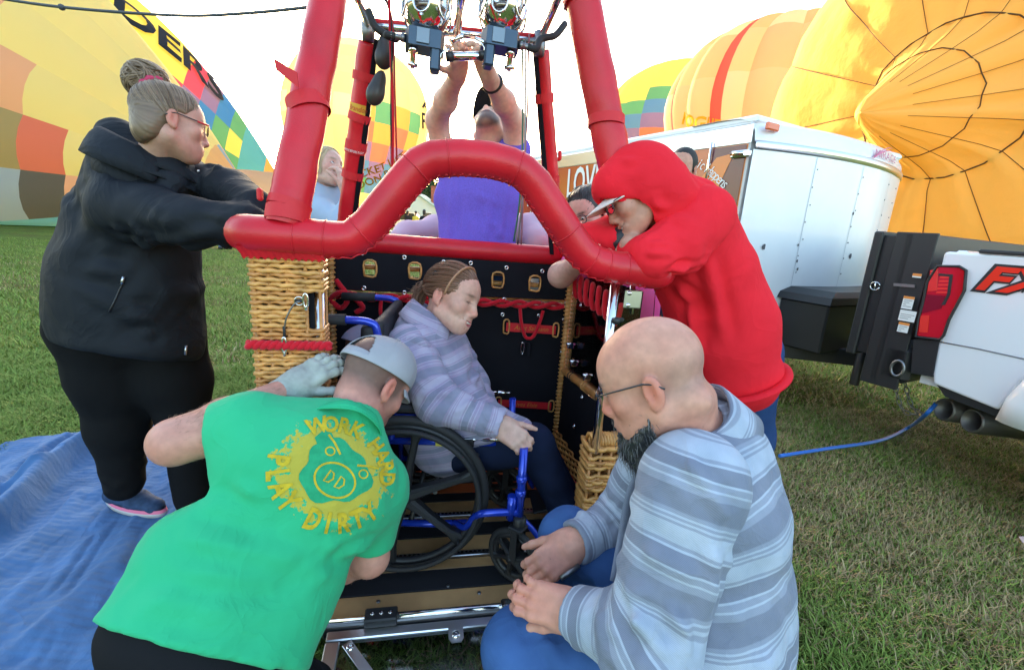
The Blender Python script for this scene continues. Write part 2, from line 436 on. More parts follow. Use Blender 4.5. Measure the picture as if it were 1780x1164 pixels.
bn = t_.nodes.new('ShaderNodeTexNoise'); bn.inputs['Scale'].default_value = 45; bn.inputs['Detail'].default_value = 6; t_.links.new(tc.outputs['Object'], bn.inputs['Vector'])
bp = t_.nodes.new('ShaderNodeBump'); bp.inputs['Strength'].default_value = .9; bp.inputs['Distance'].default_value = .03
t_.links.new(bn.outputs[0], bp.inputs['Height']); t_.links.new(bp.outputs[0], b_.inputs['Normal'])
gme = mesh_np('ground', V, Fq); link('ground', gme, GM, kind='structure')
# mown grass: single blades, thinning out with distance
def grass(name, n, xr, yr, hgt, wid, keep, label):
    x = rng.uniform(*xr, n); y = rng.uniform(*yr, n); k = keep(x, y); x, y = x[k], y[k]; n = len(x)
    z = ground_h(x, y)-.014
    dry = np.clip(.5+.9*fbm(np.stack([x*.8, y*.8, 0*x], -1), 3) + .75*np.tanh((x-.3)*1.2), 0, 1)
    clump = .5+.5*vnoise(np.stack([x*7, y*7, 0*x+9], -1))
    h = hgt*(.5+.7*rng.random(n))*(.65+.6*clump); a = rng.uniform(0, 2*np.pi, n)+1.5*vnoise(np.stack([x*5, y*5, 0*x], -1)); ln = h*rng.uniform(.3, 1.5, n)
    w = wid*(.6+.8*rng.random(n))
    dx, dy = np.cos(a), np.sin(a); sx, sy = -dy*w/2, dx*w/2
    B = np.stack([x, y, z], -1); S = np.stack([sx, sy, 0*x], -1); D = np.stack([dx*ln, dy*ln, 0*x], -1); Uz = np.zeros((n, 3)); Uz[:, 2] = h
    P = np.stack([B-S, B+S, B+D*.35+Uz*.6+S*.8, B+D*.35+Uz*.6-S*.8, B+D+Uz*(1-.25*rng.random(n))[:, None]], 1).reshape(-1, 3)
    i = np.arange(n)*5
    me = bpy.data.meshes.new(name); me.vertices.add(5*n); me.vertices.foreach_set('co', P.astype(np.float32).ravel())
    lv = np.stack([i, i+1, i+2, i+3, i+3, i+2, i+4], 1).astype(np.int32); me.loops.add(7*n); me.loops.foreach_set('vertex_index', lv.ravel())
    ls = np.stack([np.arange(n)*7, np.arange(n)*7+4], 1).astype(np.int32); me.polygons.add(2*n); me.polygons.foreach_set('loop_start', ls.ravel())
    me.update(calc_edges=True)
    g = np.array([.14, .235, .035]); g2 = np.array([.23, .30, .065]); dr = np.array([.42, .33, .17]); br = np.array([.29, .19, .095])
    r1, r2 = rng.random(n)[:, None], rng.random(n)
    c = g*(1-r1)+g2*r1; dd = (r2 < dry*.70)[:, None]; c = np.where(dd, (dr*r1+br*(1-r1)), c)*(.7+.6*rng.random(n))[:, None]
    at = me.attributes.new('col', 'FLOAT_COLOR', 'POINT'); at.data.foreach_set('color', np.repeat(np.concatenate([c, np.ones((n, 1))], 1), 5, 0).astype(np.float32).ravel())
    o = link(name, me, MG, kind='stuff'); return tag(o, label, 'grass')
MG = mat('grass_blade', (.1, .2, .04), .7, attr='col', spec=.25)
def in_view(x, y, m=60):
    v = np.stack([x, y, 0*x-HC], -1); k = v@cF; k = np.maximum(k, .05)
    px = 890+FPX*(v@cR)/k; py = 582-FPX*(v@cU)/k
    return (px > -m) & (px < 1780+m) & (py < 1164+m*2) & (v@cF > .3)
def in_quad(x, y, Q):
    r = np.ones(len(x), bool); c = np.mean(Q, 0)
    for i in range(4):
        a, b = Q[i], Q[(i+1) % 4]; s1 = (b[0]-a[0])*(y-a[1])-(b[1]-a[1])*(x-a[0]); s2 = (b[0]-a[0])*(c[1]-a[1])-(b[1]-a[1])*(c[0]-a[0]); r &= s1*s2 > 0
    return r
BLQ = [G(20, 772), G(340, 722), np.array([-.33, .33, 0]), np.array([-2.45, .58, 0])]
_a = R(11.5); BEX = np.array([math.cos(_a), math.sin(_a), 0]); BEY = np.array([-BEX[1], BEX[0], 0]); BFL = np.array([-.66, 1.17, 0])
BKQ = [BFL, BFL+1.12*BEX, BFL+1.12*BEX+.85*BEY, BFL+.85*BEY]
def keep_near(x, y):
    return in_view(x, y) & ~in_quad(x, y, BLQ) & ~in_quad(x, y, BKQ)
grass('mown_grass', 420000, (-4.2, 4.2), (.5, 3.6), .042, .0045, keep_near, 'short mown green and straw brown grass around the basket')
def keep_mid(x, y): return in_view(x, y) & (rng.random(len(x)) < np.clip(4/np.maximum(y, 1), 0, 1)**1.2)
grass('mown_grass', 260000, (-14, 8), (3.5, 13), .05, .008, keep_mid, 'short mown green grass of the open field further back')
# ------------------------------------------------------------------ far trees, house and cars behind the basket
MT = [mat('leaf_dark', (.045, .08, .03), .8), mat('leaf_mid', (.065, .11, .035), .8), mat('leaf_olive', (.10, .12, .05), .8)]
MBK = mat('bark', (.09, .07, .05), .9)
def leafy_tree(name, label, x, y, h, rad, mi, n=2600, crown_lo=.25, group=None):
    t = thing(name, label, 'tree', (x, y, 0), group)
    m = MB(); m.tube(spline([(x, y, -.1), (x+.1, y, h*.3), (x-.15, y+.1, h*.6), (x, y, h*.85)], 3), [h*.035*(1-.07*k) for k in range(10)], 7)
    for k in range(7):
        a = k*2.4; z0 = h*(.3+.06*k); m.tube([(x, y, z0), (x+.5*rad*math.cos(a), y+.5*rad*math.sin(a), z0+h*.14), (x+.85*rad*math.cos(a), y+.85*rad*math.sin(a), z0+h*.22)], [h*.016, h*.01, h*.004], 5)
    m.build('trunk', MBK, t)
    cl = rng.normal(0, 1, (22, 3)); cl /= np.linalg.norm(cl, axis=1)[:, None]; cl *= rng.uniform(.35, .95, (22, 1)); cl = cl*[rad, rad, h*(1-crown_lo)/2]+[x, y, h*(1+crown_lo)/2]
    c = cl[rng.integers(0, 22, n)] + rng.normal(0, 1, (n, 3))*rad*.2
    a = rng.normal(0, 1, (n, 3)); a /= np.linalg.norm(a, axis=1)[:, None]; b = np.cross(a, rng.normal(0, 1, (n, 3))); b /= np.linalg.norm(b, axis=1)[:, None]
    s = (h*.028*rng.uniform(.6, 1.5, n))[:, None]
    V = np.stack([c-a*s, c+b*s*.5, c+a*s, c-b*s*.5], 1).reshape(-1, 3)-np.array([x, y, 0]); i = np.arange(n)*4
    me = mesh_np('crown', V, np.stack([i, i+1, i+2, i+3], 1), False); link('crown', me, MT[mi], t)
for k, (px, Yd, h, rad, mi, lab) in enumerate([
    (705, 95, 9, 5, 0, 'dark broad tree standing left of the pale green roofed house'),
    (748, 105, 11, 4, 0, 'tall dark tree rising straight behind the pale green roofed house'),
    (772, 98, 7.5, 4, 2, 'olive grey tree just right of the pale green roofed house'),
    (728, 120, 8, 6, 1, 'mid green tree far behind the pale green roofed house'),
    (676, 110, 8, 6, 1, 'mid green tree far off behind the left rear basket upright'),
    (1010, 110, 9, 6, 0, 'dark green tree far off between right uprights and red hood')]):
    p = PY(px, 380, Yd); leafy_tree('broadleaf_tree', lab, p[0], Yd, h, rad, mi)
MW = dict(pale=mat('pale_siding', (.55, .62, .58), .7), roof=mat('green_roof', (.30, .42, .36), .7), brick=mat('brick_red', (.35, .12, .08), .8), dark=mat('dark_glass', (.03, .035, .04), .2), wh=mat('white_paint', (.8, .8, .8), .35, coat=.3), trim=mat('white_trim', (.75, .75, .73), .5), tyre=mat('tyre_rubber', (.02, .02, .022), .8))
p = PY(730, 400, 80); hx, hy = p[0], 80
hs = thing('house', 'small pale house with a green gabled roof far across the field', 'house', (hx, hy, 0))
m = MB(); m.box((hx, hy, 1.45), (7, 7, 2.9)); m.prism([(hx-3.5, hy-3.5, 2.9), (hx+3.5, hy-3.5, 2.9), (hx, hy-3.5, 5)], (0, 1, 0), 7); m.build('wall', MW['pale'], hs)
m = MB()
for s in (-1, 1): m.prism([(hx+s*4, hy-3.9, 2.6), (hx, hy-3.9, 5.1), (hx, hy-3.9, 5.3), (hx+s*4, hy-3.9, 2.8)], (0, 1, 0), 7.8)
rf = m.build('roof', MW['roof'], hs); m = MB(); m.box((hx+2.2, hy, 5.2), (.8, .8, 2.6)); m.box((hx+2.2, hy, 6.55), (1., 1., .15)); m.build('chimney', MW['brick'], rf)
for dx in (-1.8, 1.9):
    m = MB(); m.box((hx+dx, hy-3.52, 1.6), (1.2, .1, 1.3)); wd = m.build('window', MW['dark'], hs)
    m = MB(); m.box((hx+dx, hy-3.6, 2.28), (1.4, .1, .12)); m.box((hx+dx, hy-3.6, .92), (1.4, .1, .12)); m.build('frame', MW['trim'], wd)
m = MB(); m.box((hx+.05, hy-3.52, 1.05), (.95, .1, 2.1)); m.build('door', MW['brick'], hs)
def parked_car(px, Yd, L, label, van=False, heading=0.):
    p = PY(px, 395, Yd); x, y = p[0], Yd; t = thing('parked_car', label, 'car', (x, y, 0))
    hh = 1.9 if van else 1.45
    prof = [(-L/2, .35), (L/2, .35), (L/2, .8), (L/2-.5, .95), (L/2-1.3, hh), (-L/2+.9, hh), (-L/2+.2, 1.0), (-L/2, .9)]
    m = MB(); m.prism([(x+a, y-.85, b) for a, b in prof], (0, 1, 0), 1.7); m.build('body', MW['wh'], t)
    m = MB(); m.prism([(x+L/2-.75, y-.87, 1.02), (x+L/2-1.35, y-.87, hh-.12), (x-L/2+1., y-.87, hh-.12), (x-L/2+.5, y-.87, 1.02)], (0, 1, 0), .012); m.build('window', MW['dark'], t)
    for a in (-L/2+.8, L/2-.8):
        m = MB(); m.lathe((x+a, y-.9, .33), (0, 1, 0), [(0, 0), (.2, 0), (.33, .02), (.33, .2), (0, .2)], 14); m.build('wheel', MW['tyre'], t)
parked_car(746, 62, 4.3, 'white car parked in front of the small pale house')
parked_car(704, 55, 5.0, 'white van at the field edge left of the small house', True)
parked_car(660, 60, 4.4, 'white car parked far off beyond the rear left upright')
# ------------------------------------------------------------------ balloons
PROF = np.array([(.11, 0), (.3, .17), (.55, .42), (.78, .7), (.93, .97), (1., 1.2), (.965, 1.43), (.85, 1.63), (.64, 1.79), (.35, 1.89), (.004, 1.93)])
def prof_at(s):
    q = np.array(spline(PROF, 6)); L = np.concatenate([[0], np.cumsum(np.linalg.norm(np.diff(q, axis=0), axis=1))]); L /= L[-1]
    return np.interp(s, L, q[:, 0]), np.interp(s, L, q[:, 1])
MFAB = fabric_mat('balloon_cloth', (1, 1, 1), .6, (2.2, .3, .06), 'col')
MFABW = fabric_mat('balloon_cloth_slack', (1, 1, 1), .35, (1.3, .6, .12), 'col')
MTAPE = mat('seam_tape', (.11, .06, .03), .8)
MTAPO = mat('seam_tape_orange', (.45, .2, .03), .8)
BALL = {}
def balloon(key, label, O, axis, Rr, n, colour, rings=16, sub=4, hs=1., bulge=.05, x0=None, ground=True, material=None, wr=0., deform=None, group='hot air balloons on the field', spin=0.):
    O = np.array(O, float); X, Yv, Z = frame_from(axis, x0); t = thing('hot_air_balloon', label, 'balloon', O, group)
    mr = rings*2; S = np.linspace(0, 1, mr+1); rr, hh = prof_at(S); allV = []; allF = []; info = []
    for g in range(n):
        V = []
        for i in range(mr+1):
            for j in range(sub+1):
                a = 2*math.pi*(g+spin+j/sub)/n; b = 1+bulge*(math.sin(math.pi*j/sub)**.8)*min(1, 6*rr[i])-bulge*.4
                V.append(O+Rr*(rr[i]*b*(math.cos(a)*X+math.sin(a)*Yv)+hh[i]*hs*Z))
        V = np.array(V)
        if deform is not None: V = deform(V, O, X, Yv, Z)
        if wr: V = V + wr*Rr*(fbm(V*1.1/Rr*6, 3))[:, None]*np.array([.3, .5, .3])
        if ground: V[:, 2] = np.where(V[:, 2] < .03, .03+.02*(V[:, 2] < -2), V[:, 2])
        Fc = []; cl = []
        for i in range(mr):
            for j in range(sub):
                a0 = i*(sub+1)+j; Fc.append((a0, a0+1, a0+sub+2, a0+sub+1)); cl.append(colour(g, i//2, j/sub, rings, n))
        me = mesh_np('gore', V-O, Fc); at = me.attributes.new('col', 'FLOAT_COLOR', 'FACE')
        at.data.foreach_set('color', np.array([(*c, 1) for c in cl], np.float32).ravel())
        link('gore', me, material or MFAB, t)
        o = len(allV); allF += [tuple(q+o for q in f) for f in Fc]; allV += [Vector(v) for v in V]
        info.append(V.reshape(mr+1, sub+1, 3))
    BALL[key] = (t, BVHTree.FromPolygons(allV, allF), info)
    return t
def put_text(key, s, px, py, tt, hgt, rot, colm, name='lettering', shear=0, stretch=1.0, bold=.02):
    """letters on a balloon: frame on the point where the surface lies behind (px,py)"""
    t, bv, _ = BALL[key]; d = ray(px, py); d = d/np.linalg.norm(d); h = bv.ray_cast(Vector(CAMP), Vector(d))
    if h[0] is None: print('text misses', s); return
    Nn = np.array(h[1]); Nn = -Nn if Nn@d > 0 else Nn; O = np.array(h[0])
    a = R(rot); x = cR*math.cos(a)+cU*math.sin(a); x = nz(x-Nn*(x@Nn)); y = np.cross(Nn, x)
    V, Fc = text_np(s, 1, shear, bold); V = V*hgt*np.array([stretch, 1]); dist = np.linalg.norm(O-CAMP)
    mb = decal(V, Fc, O, x, y, Nn, bv, .004*dist, 6); mb.build(name, colm, t, fix=False)
MLET = mat('letter_black', (.02, .02, .025), .8); MLETY = fabric_mat('letter_gold', (.75, .5, .05), .5); MLETB = fabric_mat('letter_brown', (.35, .18, .02), .5)
YEL, PALE, ORG, PNK, RED, BLU, GRN, PUR, OLV, BLK, GRY = (.86, .70, .22), (.9, .8, .45), (.8, .42, .14), (.86, .47, .33), (.80, .22, .17), (.12, .28, .66), (.14, .40, .26), (.28, .2, .5), (.42, .34, .19), (.15, .14, .14), (.38, .46, .6)
TURQ = (.2, .5, .62)
def colA(g, i, u, r, n):
    return TAB_A.get((g, i), (.92, .78, .36))
def colB(g, i, u, r, n):
    if i < 1: return ORG
    if i < 3: return (.12, .42, .62)
    seq = {3: GRN, 4: (.07, .25, .75), 5: PUR, 6: (.75, .10, .22)}
    k = i-(1 if g % 3 == 1 else 0)-(1 if g % 5 == 4 else 0)
    if k in seq: return seq[k]
    return (.82, .70, .2)
def colC(g, i, u, r, n):  # cloth colours paled to carry the haze and glare over this balloon
    f = math.floor
    if i >= 4 and i <= 8 and (g % 12) in (0, 1, 2, 3):
        return [GRN, BLU, PUR, RED, ORG][(i-4+(g % 2)) % 5]
    if i in (6, 9, 10) and (g+i) % 3 == 0: return (.88, .66, .40)
    if i == 8 and g % 2: return (.88, .72, .55)
    return (.92, .78, .38) if i < 12 else (.92, .82, .52)
def colD(g, i, u, r, n):
    c = abs((g % 8)+u*0-3.5)
    lev = i - max(0, g-17)//2
    return {9: RED, 10: PUR, 11: BLU, 12: GRN}.get(lev, (.88, .7, .2))
def colE(g, i, u, r, n):
    if g in E_RED and u < .5: return (.75, .14, .12) if i < 13 else (.85, .45, .15)
    if i in (9, 10): return (.84, .55, .30) if g % 2 else (.88, .64, .34)
    if i in (11, 12): return (.88, .76, .45) if (g % 2) else (.86, .58, .28)
    if i > 12: return (.9, .74, .36)
    return (.87, .60, .36) if g % 3 else (.9, .72, .48)
def colF(g, i, u, r, n): return (.80, .49, .13) if (g+i//2) % 7 else (.78, .50, .15)
E_RED = {15, 16, 18}
TAB_A = {(0, 5): RED, (19, 4): PNK, (19, 5): BLK}
for k in (6, 7, 8): TAB_A[(0, k)] = OLV; TAB_A[(1, k)] = PNK; TAB_A[(2, k+1)] = PNK; TAB_A[(19, k)] = GRY
for k in range(1, 22): TAB_A[(18, k)] = TURQ
for k in range(20): TAB_A[(k, 0)] = (.85, .52, .28) if k % 5 else (.35, .5, .7)
pm = PY(403, 328, 24)
balloon('A', 'huge yellow balloon with pink and dark checks lying inflating on the grass', pm, (-1.13, -.36, .226), 9.0, 20, colA, 22, bulge=.035, x0=(0, -1, 0), spin=-.38)
pm = PY(475, 322, 40)
balloon('B', 'yellow balloon with rainbow checks and black lettering rising behind the yellow and pink one', pm, (-.976, -.517, .236), 10.1, 16, colB, 24, bulge=.02, x0=(0, -1, 0))
pc = PY(609.6, 395, 50)
balloon('C', 'tall glowing yellow balloon upright far behind the left basket uprights', pc+[0, 0, -1.41], (.07, 0, 1), 6.95, 24, colC, 16, hs=1.42, bulge=.025, x0=(.3, -1, 0))
pc = PY(1153.7, 400, 75)
balloon('D', 'distant yellow balloon with rainbow bands, left of the orange and pink striped one', pc+[0, 0, -4.1], (.07, 0, 1), 12.9, 24, colD, 24, hs=1.115, bulge=.02, x0=(.0, -1, 0))
pc = PY(1301.6, 420, 45)
balloon('E', 'upright orange and pink striped balloon behind the white trailer', pc+[0, 0, -2.2], (.07, 0, 1), 9.88, 22, colE, 16, hs=1.08, bulge=.06, x0=(.1, -1, 0))
# the slack orange balloon behind the trailer: its crown faces the basket
cen = T(1800, 205, 14.5); vv = nz(ray(1800, 205)); crown = nz(-vv*math.cos(R(31))-cR*math.sin(R(33))+cU*.10)
RF = 7.9
def deformF(V, O, X, Yv, Z):
    L = V-O; a = L@Z; r = np.sqrt(np.maximum((L*L).sum(1)-a*a, 0)); h = 1.93*RF
    dent = np.minimum(np.clip(1-r/1.85, 0, 1), .9); ang = np.arctan2(L@Yv, L@X)
    top = a > .75*h
    V = V - np.where(top, 1.1*dent**.8, 0)[:, None]*Z - np.where(top, 3.1*dent, 0)[:, None]*nz(cR*1+cU*.08)
    w = .10*fbm(np.stack([ang*7, r*.5, 0*r], -1), 3)*np.clip(r/2, 0, 1) + .05*fbm(V*.9, 3)
    return V + w[:, None]*Z
tF = balloon('F', 'huge slack orange balloon with dark seam tapes lying behind the trailer and pickup', cen-crown*RF*1.2, crown, RF, 16, colF, 36, sub=6, bulge=.015, material=MFABW, deform=deformF, x0=(0, 0, 1))
info = BALL['F'][2]
for g in range(16):
    L = info[g][:, 0, :]; out = [p + .02*nz(p-cen) for p in L[16:-2]]
    m = MB(); m.tube(out, [.015*(.35+.65*min(1, (len(out)-1-k_)/14)) for k_ in range(len(out))], 5, cap=True); m.build('seam_tape', MTAPE, tF)
rr73 = RF*prof_at(np.linspace(0, 1, 73))[0]
for q, rad in ((40+int(np.argmin(np.abs(rr73[40:]-1.88))), .020), (40+int(np.argmin(np.abs(rr73[40:]-1.3))), .015)):
    P = [info[g][q, j, :]+.03*crown for g in range(16) for j in (0, 3)]
    m = MB(); m.tube(P, rad, 5, closed=True); m.build('ring_tape', MTAPE, tF)
put_text('B', 'BOULDER', 268, 12, 0, 3.3, 22, MLET, stretch=.9, bold=.03)
put_text('B', 'RIDERS', 268, 58, 0, 3.3, 22, MLET, stretch=.95, bold=.03)
put_text('C', 'BUCKET LIST', 655, 293, 0, 1.05, 7, MLETB)
put_text('C', 'BALLOON RYDES', 650, 312, 0, 1.05, 7, MLETB)
put_text('C', 'A', 737, 186, 0, 1.7, 0, MLET); put_text('C', 'R', 736, 212, 0, 2.0, 0, MLET)
put_text('E', 'ROGUE', 1215, 214, 0, 1.3, 4, MLETY, bold=.03)
# slack mouth cloth of the lying balloons
for key, rgb in (('A', (.8, .5, .3)), ('B', (.1, .42, .62))):
    t, _, info = BALL[key]; L = [info[g][0, 0, :] for g in range(len(info))]; c = np.mean(L, 0); ax = nz(np.mean([info[g][2, 0, :] for g in range(len(info))], 0)-c)
    V = []; n = len(L)
    for i in range(5):
        for k, p in enumerate(L):
            f = 1+.35*i/4+.06*math.sin(k*2.1+i); q = c+(p-c)*f-ax*.5*i; q[2] = max(q[2], .03); V.append(q)
    Fc = [(i*n+k, i*n+(k+1) % n, (i+1)*n+(k+1) % n, (i+1)*n+k) for i in range(4) for k in range(n)]
    m = MB(); m.add(V, Fc, 0, True); m.build('mouth_skirt', fabric_mat('skirt_cloth', rgb, .5), t)
# ================================================================== TRAILER, PICKUP, BLANKET, HOSES
MWT = mat('trailer_white', (.78, .8, .82), .28, coat=.4, bump=(5, .12, .015), var=(1.6, .07))
MAL = mat('aluminium', (.72, .73, .75), .28, 1., bump=(60, .05, .002)); MCH = mat('chrome', (.82, .82, .84), .08, 1.)
MBLK = mat('black_paint', (.018, .018, .02), .45, bump=(200, .1, .001)); MRUB = mat('black_rubber', (.02, .02, .022), .7)
MSTL = mat('dull_steel', (.25, .25, .26), .45, 1., bump=(40, .1, .002))
fx = np.array([.876, .484, 0]); fx /= np.linalg.norm(fx); fw = np.array([fx[1], -fx[0], 0]); up = np.array([0, 0, 1.])
C1 = T(1315, 205, 3.2); ZT = C1[2]; C1[2] = 0; WT = 2.12; LT = 4.4; ZB = .5
tr = thing('cargo_trailer', 'white enclosed cargo trailer with red lettered side and rounded nose', 'trailer', C1+fx*WT/2-fw*2)
def TRL(a, b, z): return C1 + fx*a - fw*b + up*z      # a across, b back, z up
m = MB(); m.box(TRL(WT/2, LT/2+.02, (ZB+ZT)/2), (WT, LT, ZT-ZB-.02), (fx, fw, up), .02); m.build('body', MWT, tr)
# curved nose: vertical sheet then a top that leans back over a bright band
V = []; Fc = []; na = 25; zz = [ZB, ZB+.35, ZB+.8, 1.5, ZT-.2]; prof = [(0, z) for z in zz]
cap = [(0, ZT-.155), (-.015, ZT-.08), (-.06, ZT-.02), (-.14, ZT+.012), (-.3, ZT+.024), (-.6, ZT+.022)]
def nose(a, o, z): return TRL(a*WT, -(.02+.20*(1-(2*a-1)**2))-o, z)
m = MB(); V = [nose(k/(na-1), 0, z) for z in zz for k in range(na)]
m.add(V, [(i*na+k, i*na+k+1, (i+1)*na+k+1, (i+1)*na+k) for i in range(len(zz)-1) for k in range(na-1)], 0, True); m.build('front_panel', MWT, tr)
m = MB(); V = [nose(k/(na-1), o, z) for o, z in cap for k in range(na)]
m.add(V, [(i*na+k, i*na+k+1, (i+1)*na+k+1, (i+1)*na+k) for i in range(len(cap)-1) for k in range(na-1)], 0, True); m.build('nose_cap', MWT, tr)
m = MB(); V = [nose(k/(na-1), o, z) for o, z in ((.004, ZT-.205), (.012, ZT-.2), (.012, ZT-.15), (.004, ZT-.145)) for k in range(na)]
m.add(V, [(i*na+k, i*na+k+1, (i+1)*na+k+1, (i+1)*na+k) for i in range(3) for k in range(na-1)], 0, True); m.build('trim_band', MAL, tr)
m = MB(); V = [nose(k/(na-1), .006, z) for z in (ZB-.12, ZB+.14) for k in range(na)]
m.add(V, [(k, k+1, na+k+1, na+k) for k in range(na-1)], 0, True); stone = m.build('stone_guard', MAL, tr)
m = MB()
for i in range(60):
    for j in range(9):
        a = .01+i*.0165; z = ZB-.1+j*.027; p = nose(a, .009, z); sg = 1 if (i+j) % 2 else -1; q = nz(fx+sg*up)
        n_ = np.cross(q, fw); m.add([p-q*.011, p+n_*.003+fw*.002, p+q*.011, p-n_*.003+fw*.002], [(0, 1, 2, 3)])
m.build('tread_bumps', MAL, stone, kind='stuff', fix=False)
for a in (.245, .5, .76):        # sheet joints and rivets of the front
    m = MB(); V = [nose(a+d, .003, z) for z in (ZB+.14, ZT-.21) for d in (-.0012, .0012)]; m.add(V, [(0, 1, 3, 2)]); m.build('joint', mat('joint_grey', (.5, .52, .55), .5), tr, fix=False)
riv = MB(); riv.lathe((0, 0, 0), (0, 0, 1), [(.006, 0), (.005, .003), (.0, .004)], 8); rme = riv.mesh('rivet', mats=[MSTL])
for a in (.25, .505, .755, .9):
    for k in range(11):
        p = nose(a+.006*(k % 2), .002, ZB+.2+k*.125); link('rivet', rme, None, tr, M=mtx(p, fx, up, fw))
dk = MB(); dk.add([(math.cos(k*1.05)*.012*(1+.4*(k % 2)), math.sin(k*1.05)*.016, 0) for k in range(6)], [tuple(range(6))]); dme = dk.mesh('paint_chip', mats=[mat('chip', (.08, .08, .09), .7)])
for a, z in ((.05, .85), (.09, .9), (.16, .78), (.1, 1.25), (.24, 1.28), (.25, 1.16), (.26, 1.1), (.55, 1.22), (.77, .95), (.76, 1.3), (.78, 1.1), (.11, .8), (.25, .7), (.5, 1.55)):
    p = nose(a, .004, z); link('paint_chip', dme, None, tr, M=mtx(p, fx, up, fw, .6+rng.random()))
m = MB(); m.box(TRL(.09, -.07, ZT-.055), (.13, .03, .05), (fx, fw, up), .008); m.build('marker_light', mat('amber_lens', (.75, .12, .02), .2, coat=.5), tr)
m = MB(); V = [TRL(-.012, b, z) for b in (0.0, LT) for z in (ZT-.16, ZT-.04)] + [TRL(.06, b, ZT+.02) for b in (0, LT)]
m.add(V, [(0, 1, 3, 2), (1, 4, 5, 3)]); m.build('roof_rail', MAL, tr)
m = MB(); m.box(TRL(WT/2, LT/2, ZT), (WT-.02, LT, .06), (fx, fw, up), .02); m.build('roof', MWT, tr)
# printed side: red wrap, orange flame shapes, lettering, door
MRED = bpy.data.materials.new('red_wrap'); MRED.use_nodes = True; t_ = MRED.node_tree; b_ = t_.nodes['Principled BSDF']; b_.inputs['Roughness'].default_value = .25; b_.inputs['Coat Weight'].default_value = .4
tc = t_.nodes.new('ShaderNodeTexCoord'); n1 = t_.nodes.new('ShaderNodeTexNoise'); n1.inputs['Scale'].default_value = .9; n1.inputs['Detail'].default_value = 2; t_.links.new(tc.outputs['Object'], n1.inputs['Vector'])
r1 = t_.nodes.new('ShaderNodeValToRGB'); t_.links.new(n1.outputs[0], r1.inputs[0]); e = r1.color_ramp.elements; e[0].position = .38; e[0].color = (.32, .03, .02, 1); e[1].position = .62; e[1].color = (.62, .16, .03, 1); k_ = e.new(.5); k_.color = (.5, .07, .025, 1)
t_.links.new(r1.outputs[0], b_.inputs['Base Color'])
m = MB(); m.add([TRL(-.006, b, z) for b, z in ((.02, ZB), (LT, ZB), (LT, ZT-.165), (.02, ZT-.165))], [(0, 1, 2, 3)]); sp = m.build('side_wrap', MRED, tr)
m = MB()
for b in np.arange(.1, LT, .22): m.add([TRL(-.008, b+d, z) for d, z in ((-.004, ZT-.15), (.004, ZT-.15), (.004, ZT-.142), (-.004, ZT-.142))], [(0, 1, 2, 3)])
m.build('rail_screws', MSTL, tr, kind='stuff')
MDW = mat('maroon_wrap', (.13, .018, .02), .22, coat=.4); MOR = mat('orange_print', (.75, .2, .02), .25, coat=.4); MTX = mat('white_print', (.85, .83, .8), .4)
m = MB(); m.add([TRL(-.010, b, z) for b, z in ((.03, ZB+.02), (.42, ZB+.02), (.40, ZT-.6), (.34, ZT-.17), (.03, ZT-.17))], [(0, 1, 2, 3, 4)]); m.build('dark_print', MDW, tr, fix=False)
fl_ = [(.42, ZB+.3), (.30, ZT-.75), (.20, ZT-.42), (.12, ZT-.22), (.27, ZT-.24), (.42, ZT-.42), (.50, ZT-.62), (.52, ZT-.85)]
m = MB(); m.add([TRL(-.013, b, z) for b, z in fl_], [tuple(range(len(fl_)))]); m.build('flame_print', MOR, tr, fix=False)
def side(px, py):
    v = ray(px, py); n = fx; t = ((C1-CAMP)@n-.016)/(v@n); return CAMP+t*v
def side_text(s, pts, hgt, shear=0., bold=0., stretch=1., material=MTX):
    o = side(*pts[0]); q = side(*pts[1]); x = nz(q-o); V, Fc = text_np(s, 1, shear, bold, 'LEFT'); mb = MB()
    decal(V*hgt*np.array([stretch, 1]), Fc, o, x, np.cross(-fx, x)*1.0 if np.cross(-fx, x)[2] > 0 else -np.cross(-fx, x), -fx, None, .0, mb=mb); mb.build('lettering', material, tr, fix=False)
side_text('LOVE', [(985, 322), (1040, 314)], .42, 0, .02, .62)
side_text('is in the air', [(1037, 300), (1120, 288)], .13, .2, 0, .8)
arc = 'Memories and Magic Happens'
P = spline([(1118, 308), (1150, 287), (1190, 279), (1225, 290), (1262, 322)], 12); Ls = np.concatenate([[0], np.cumsum([np.linalg.norm(P[i+1]-P[i]) for i in range(len(P)-1)])]); P = np.array(P)
mb = MB()
for k, ch in enumerate(arc):
    if ch == ' ': continue
    s_ = Ls[-1]*(k+.5)/len(arc); q = [np.interp(s_, Ls, P[:, j]) for j in (0, 1)]; q2 = [np.interp(min(s_+6, Ls[-1]), Ls, P[:, j]) for j in (0, 1)]; q1 = [np.interp(max(s_-6, 0), Ls, P[:, j]) for j in (0, 1)]
    o = side(*q); x = nz(side(*q2)-side(*q1)); y = np.cross(fx, x); y = y if y[2] > 0 else -y
    V2, F2 = text_np(ch, 1, .25); decal(V2*.105*np.array([.85, 1]), F2, o, x, y, -fx, None, 0, mb=mb)
mb.build('lettering', MTX, tr, fix=False)
for k, s_ in enumerate(('Celebrations', 'Engagements', 'Special Occasions', 'Private Flights')): side_text(s_, [(912+k*4, 338+k*17), (990, 333+k*17)], .085, .2)
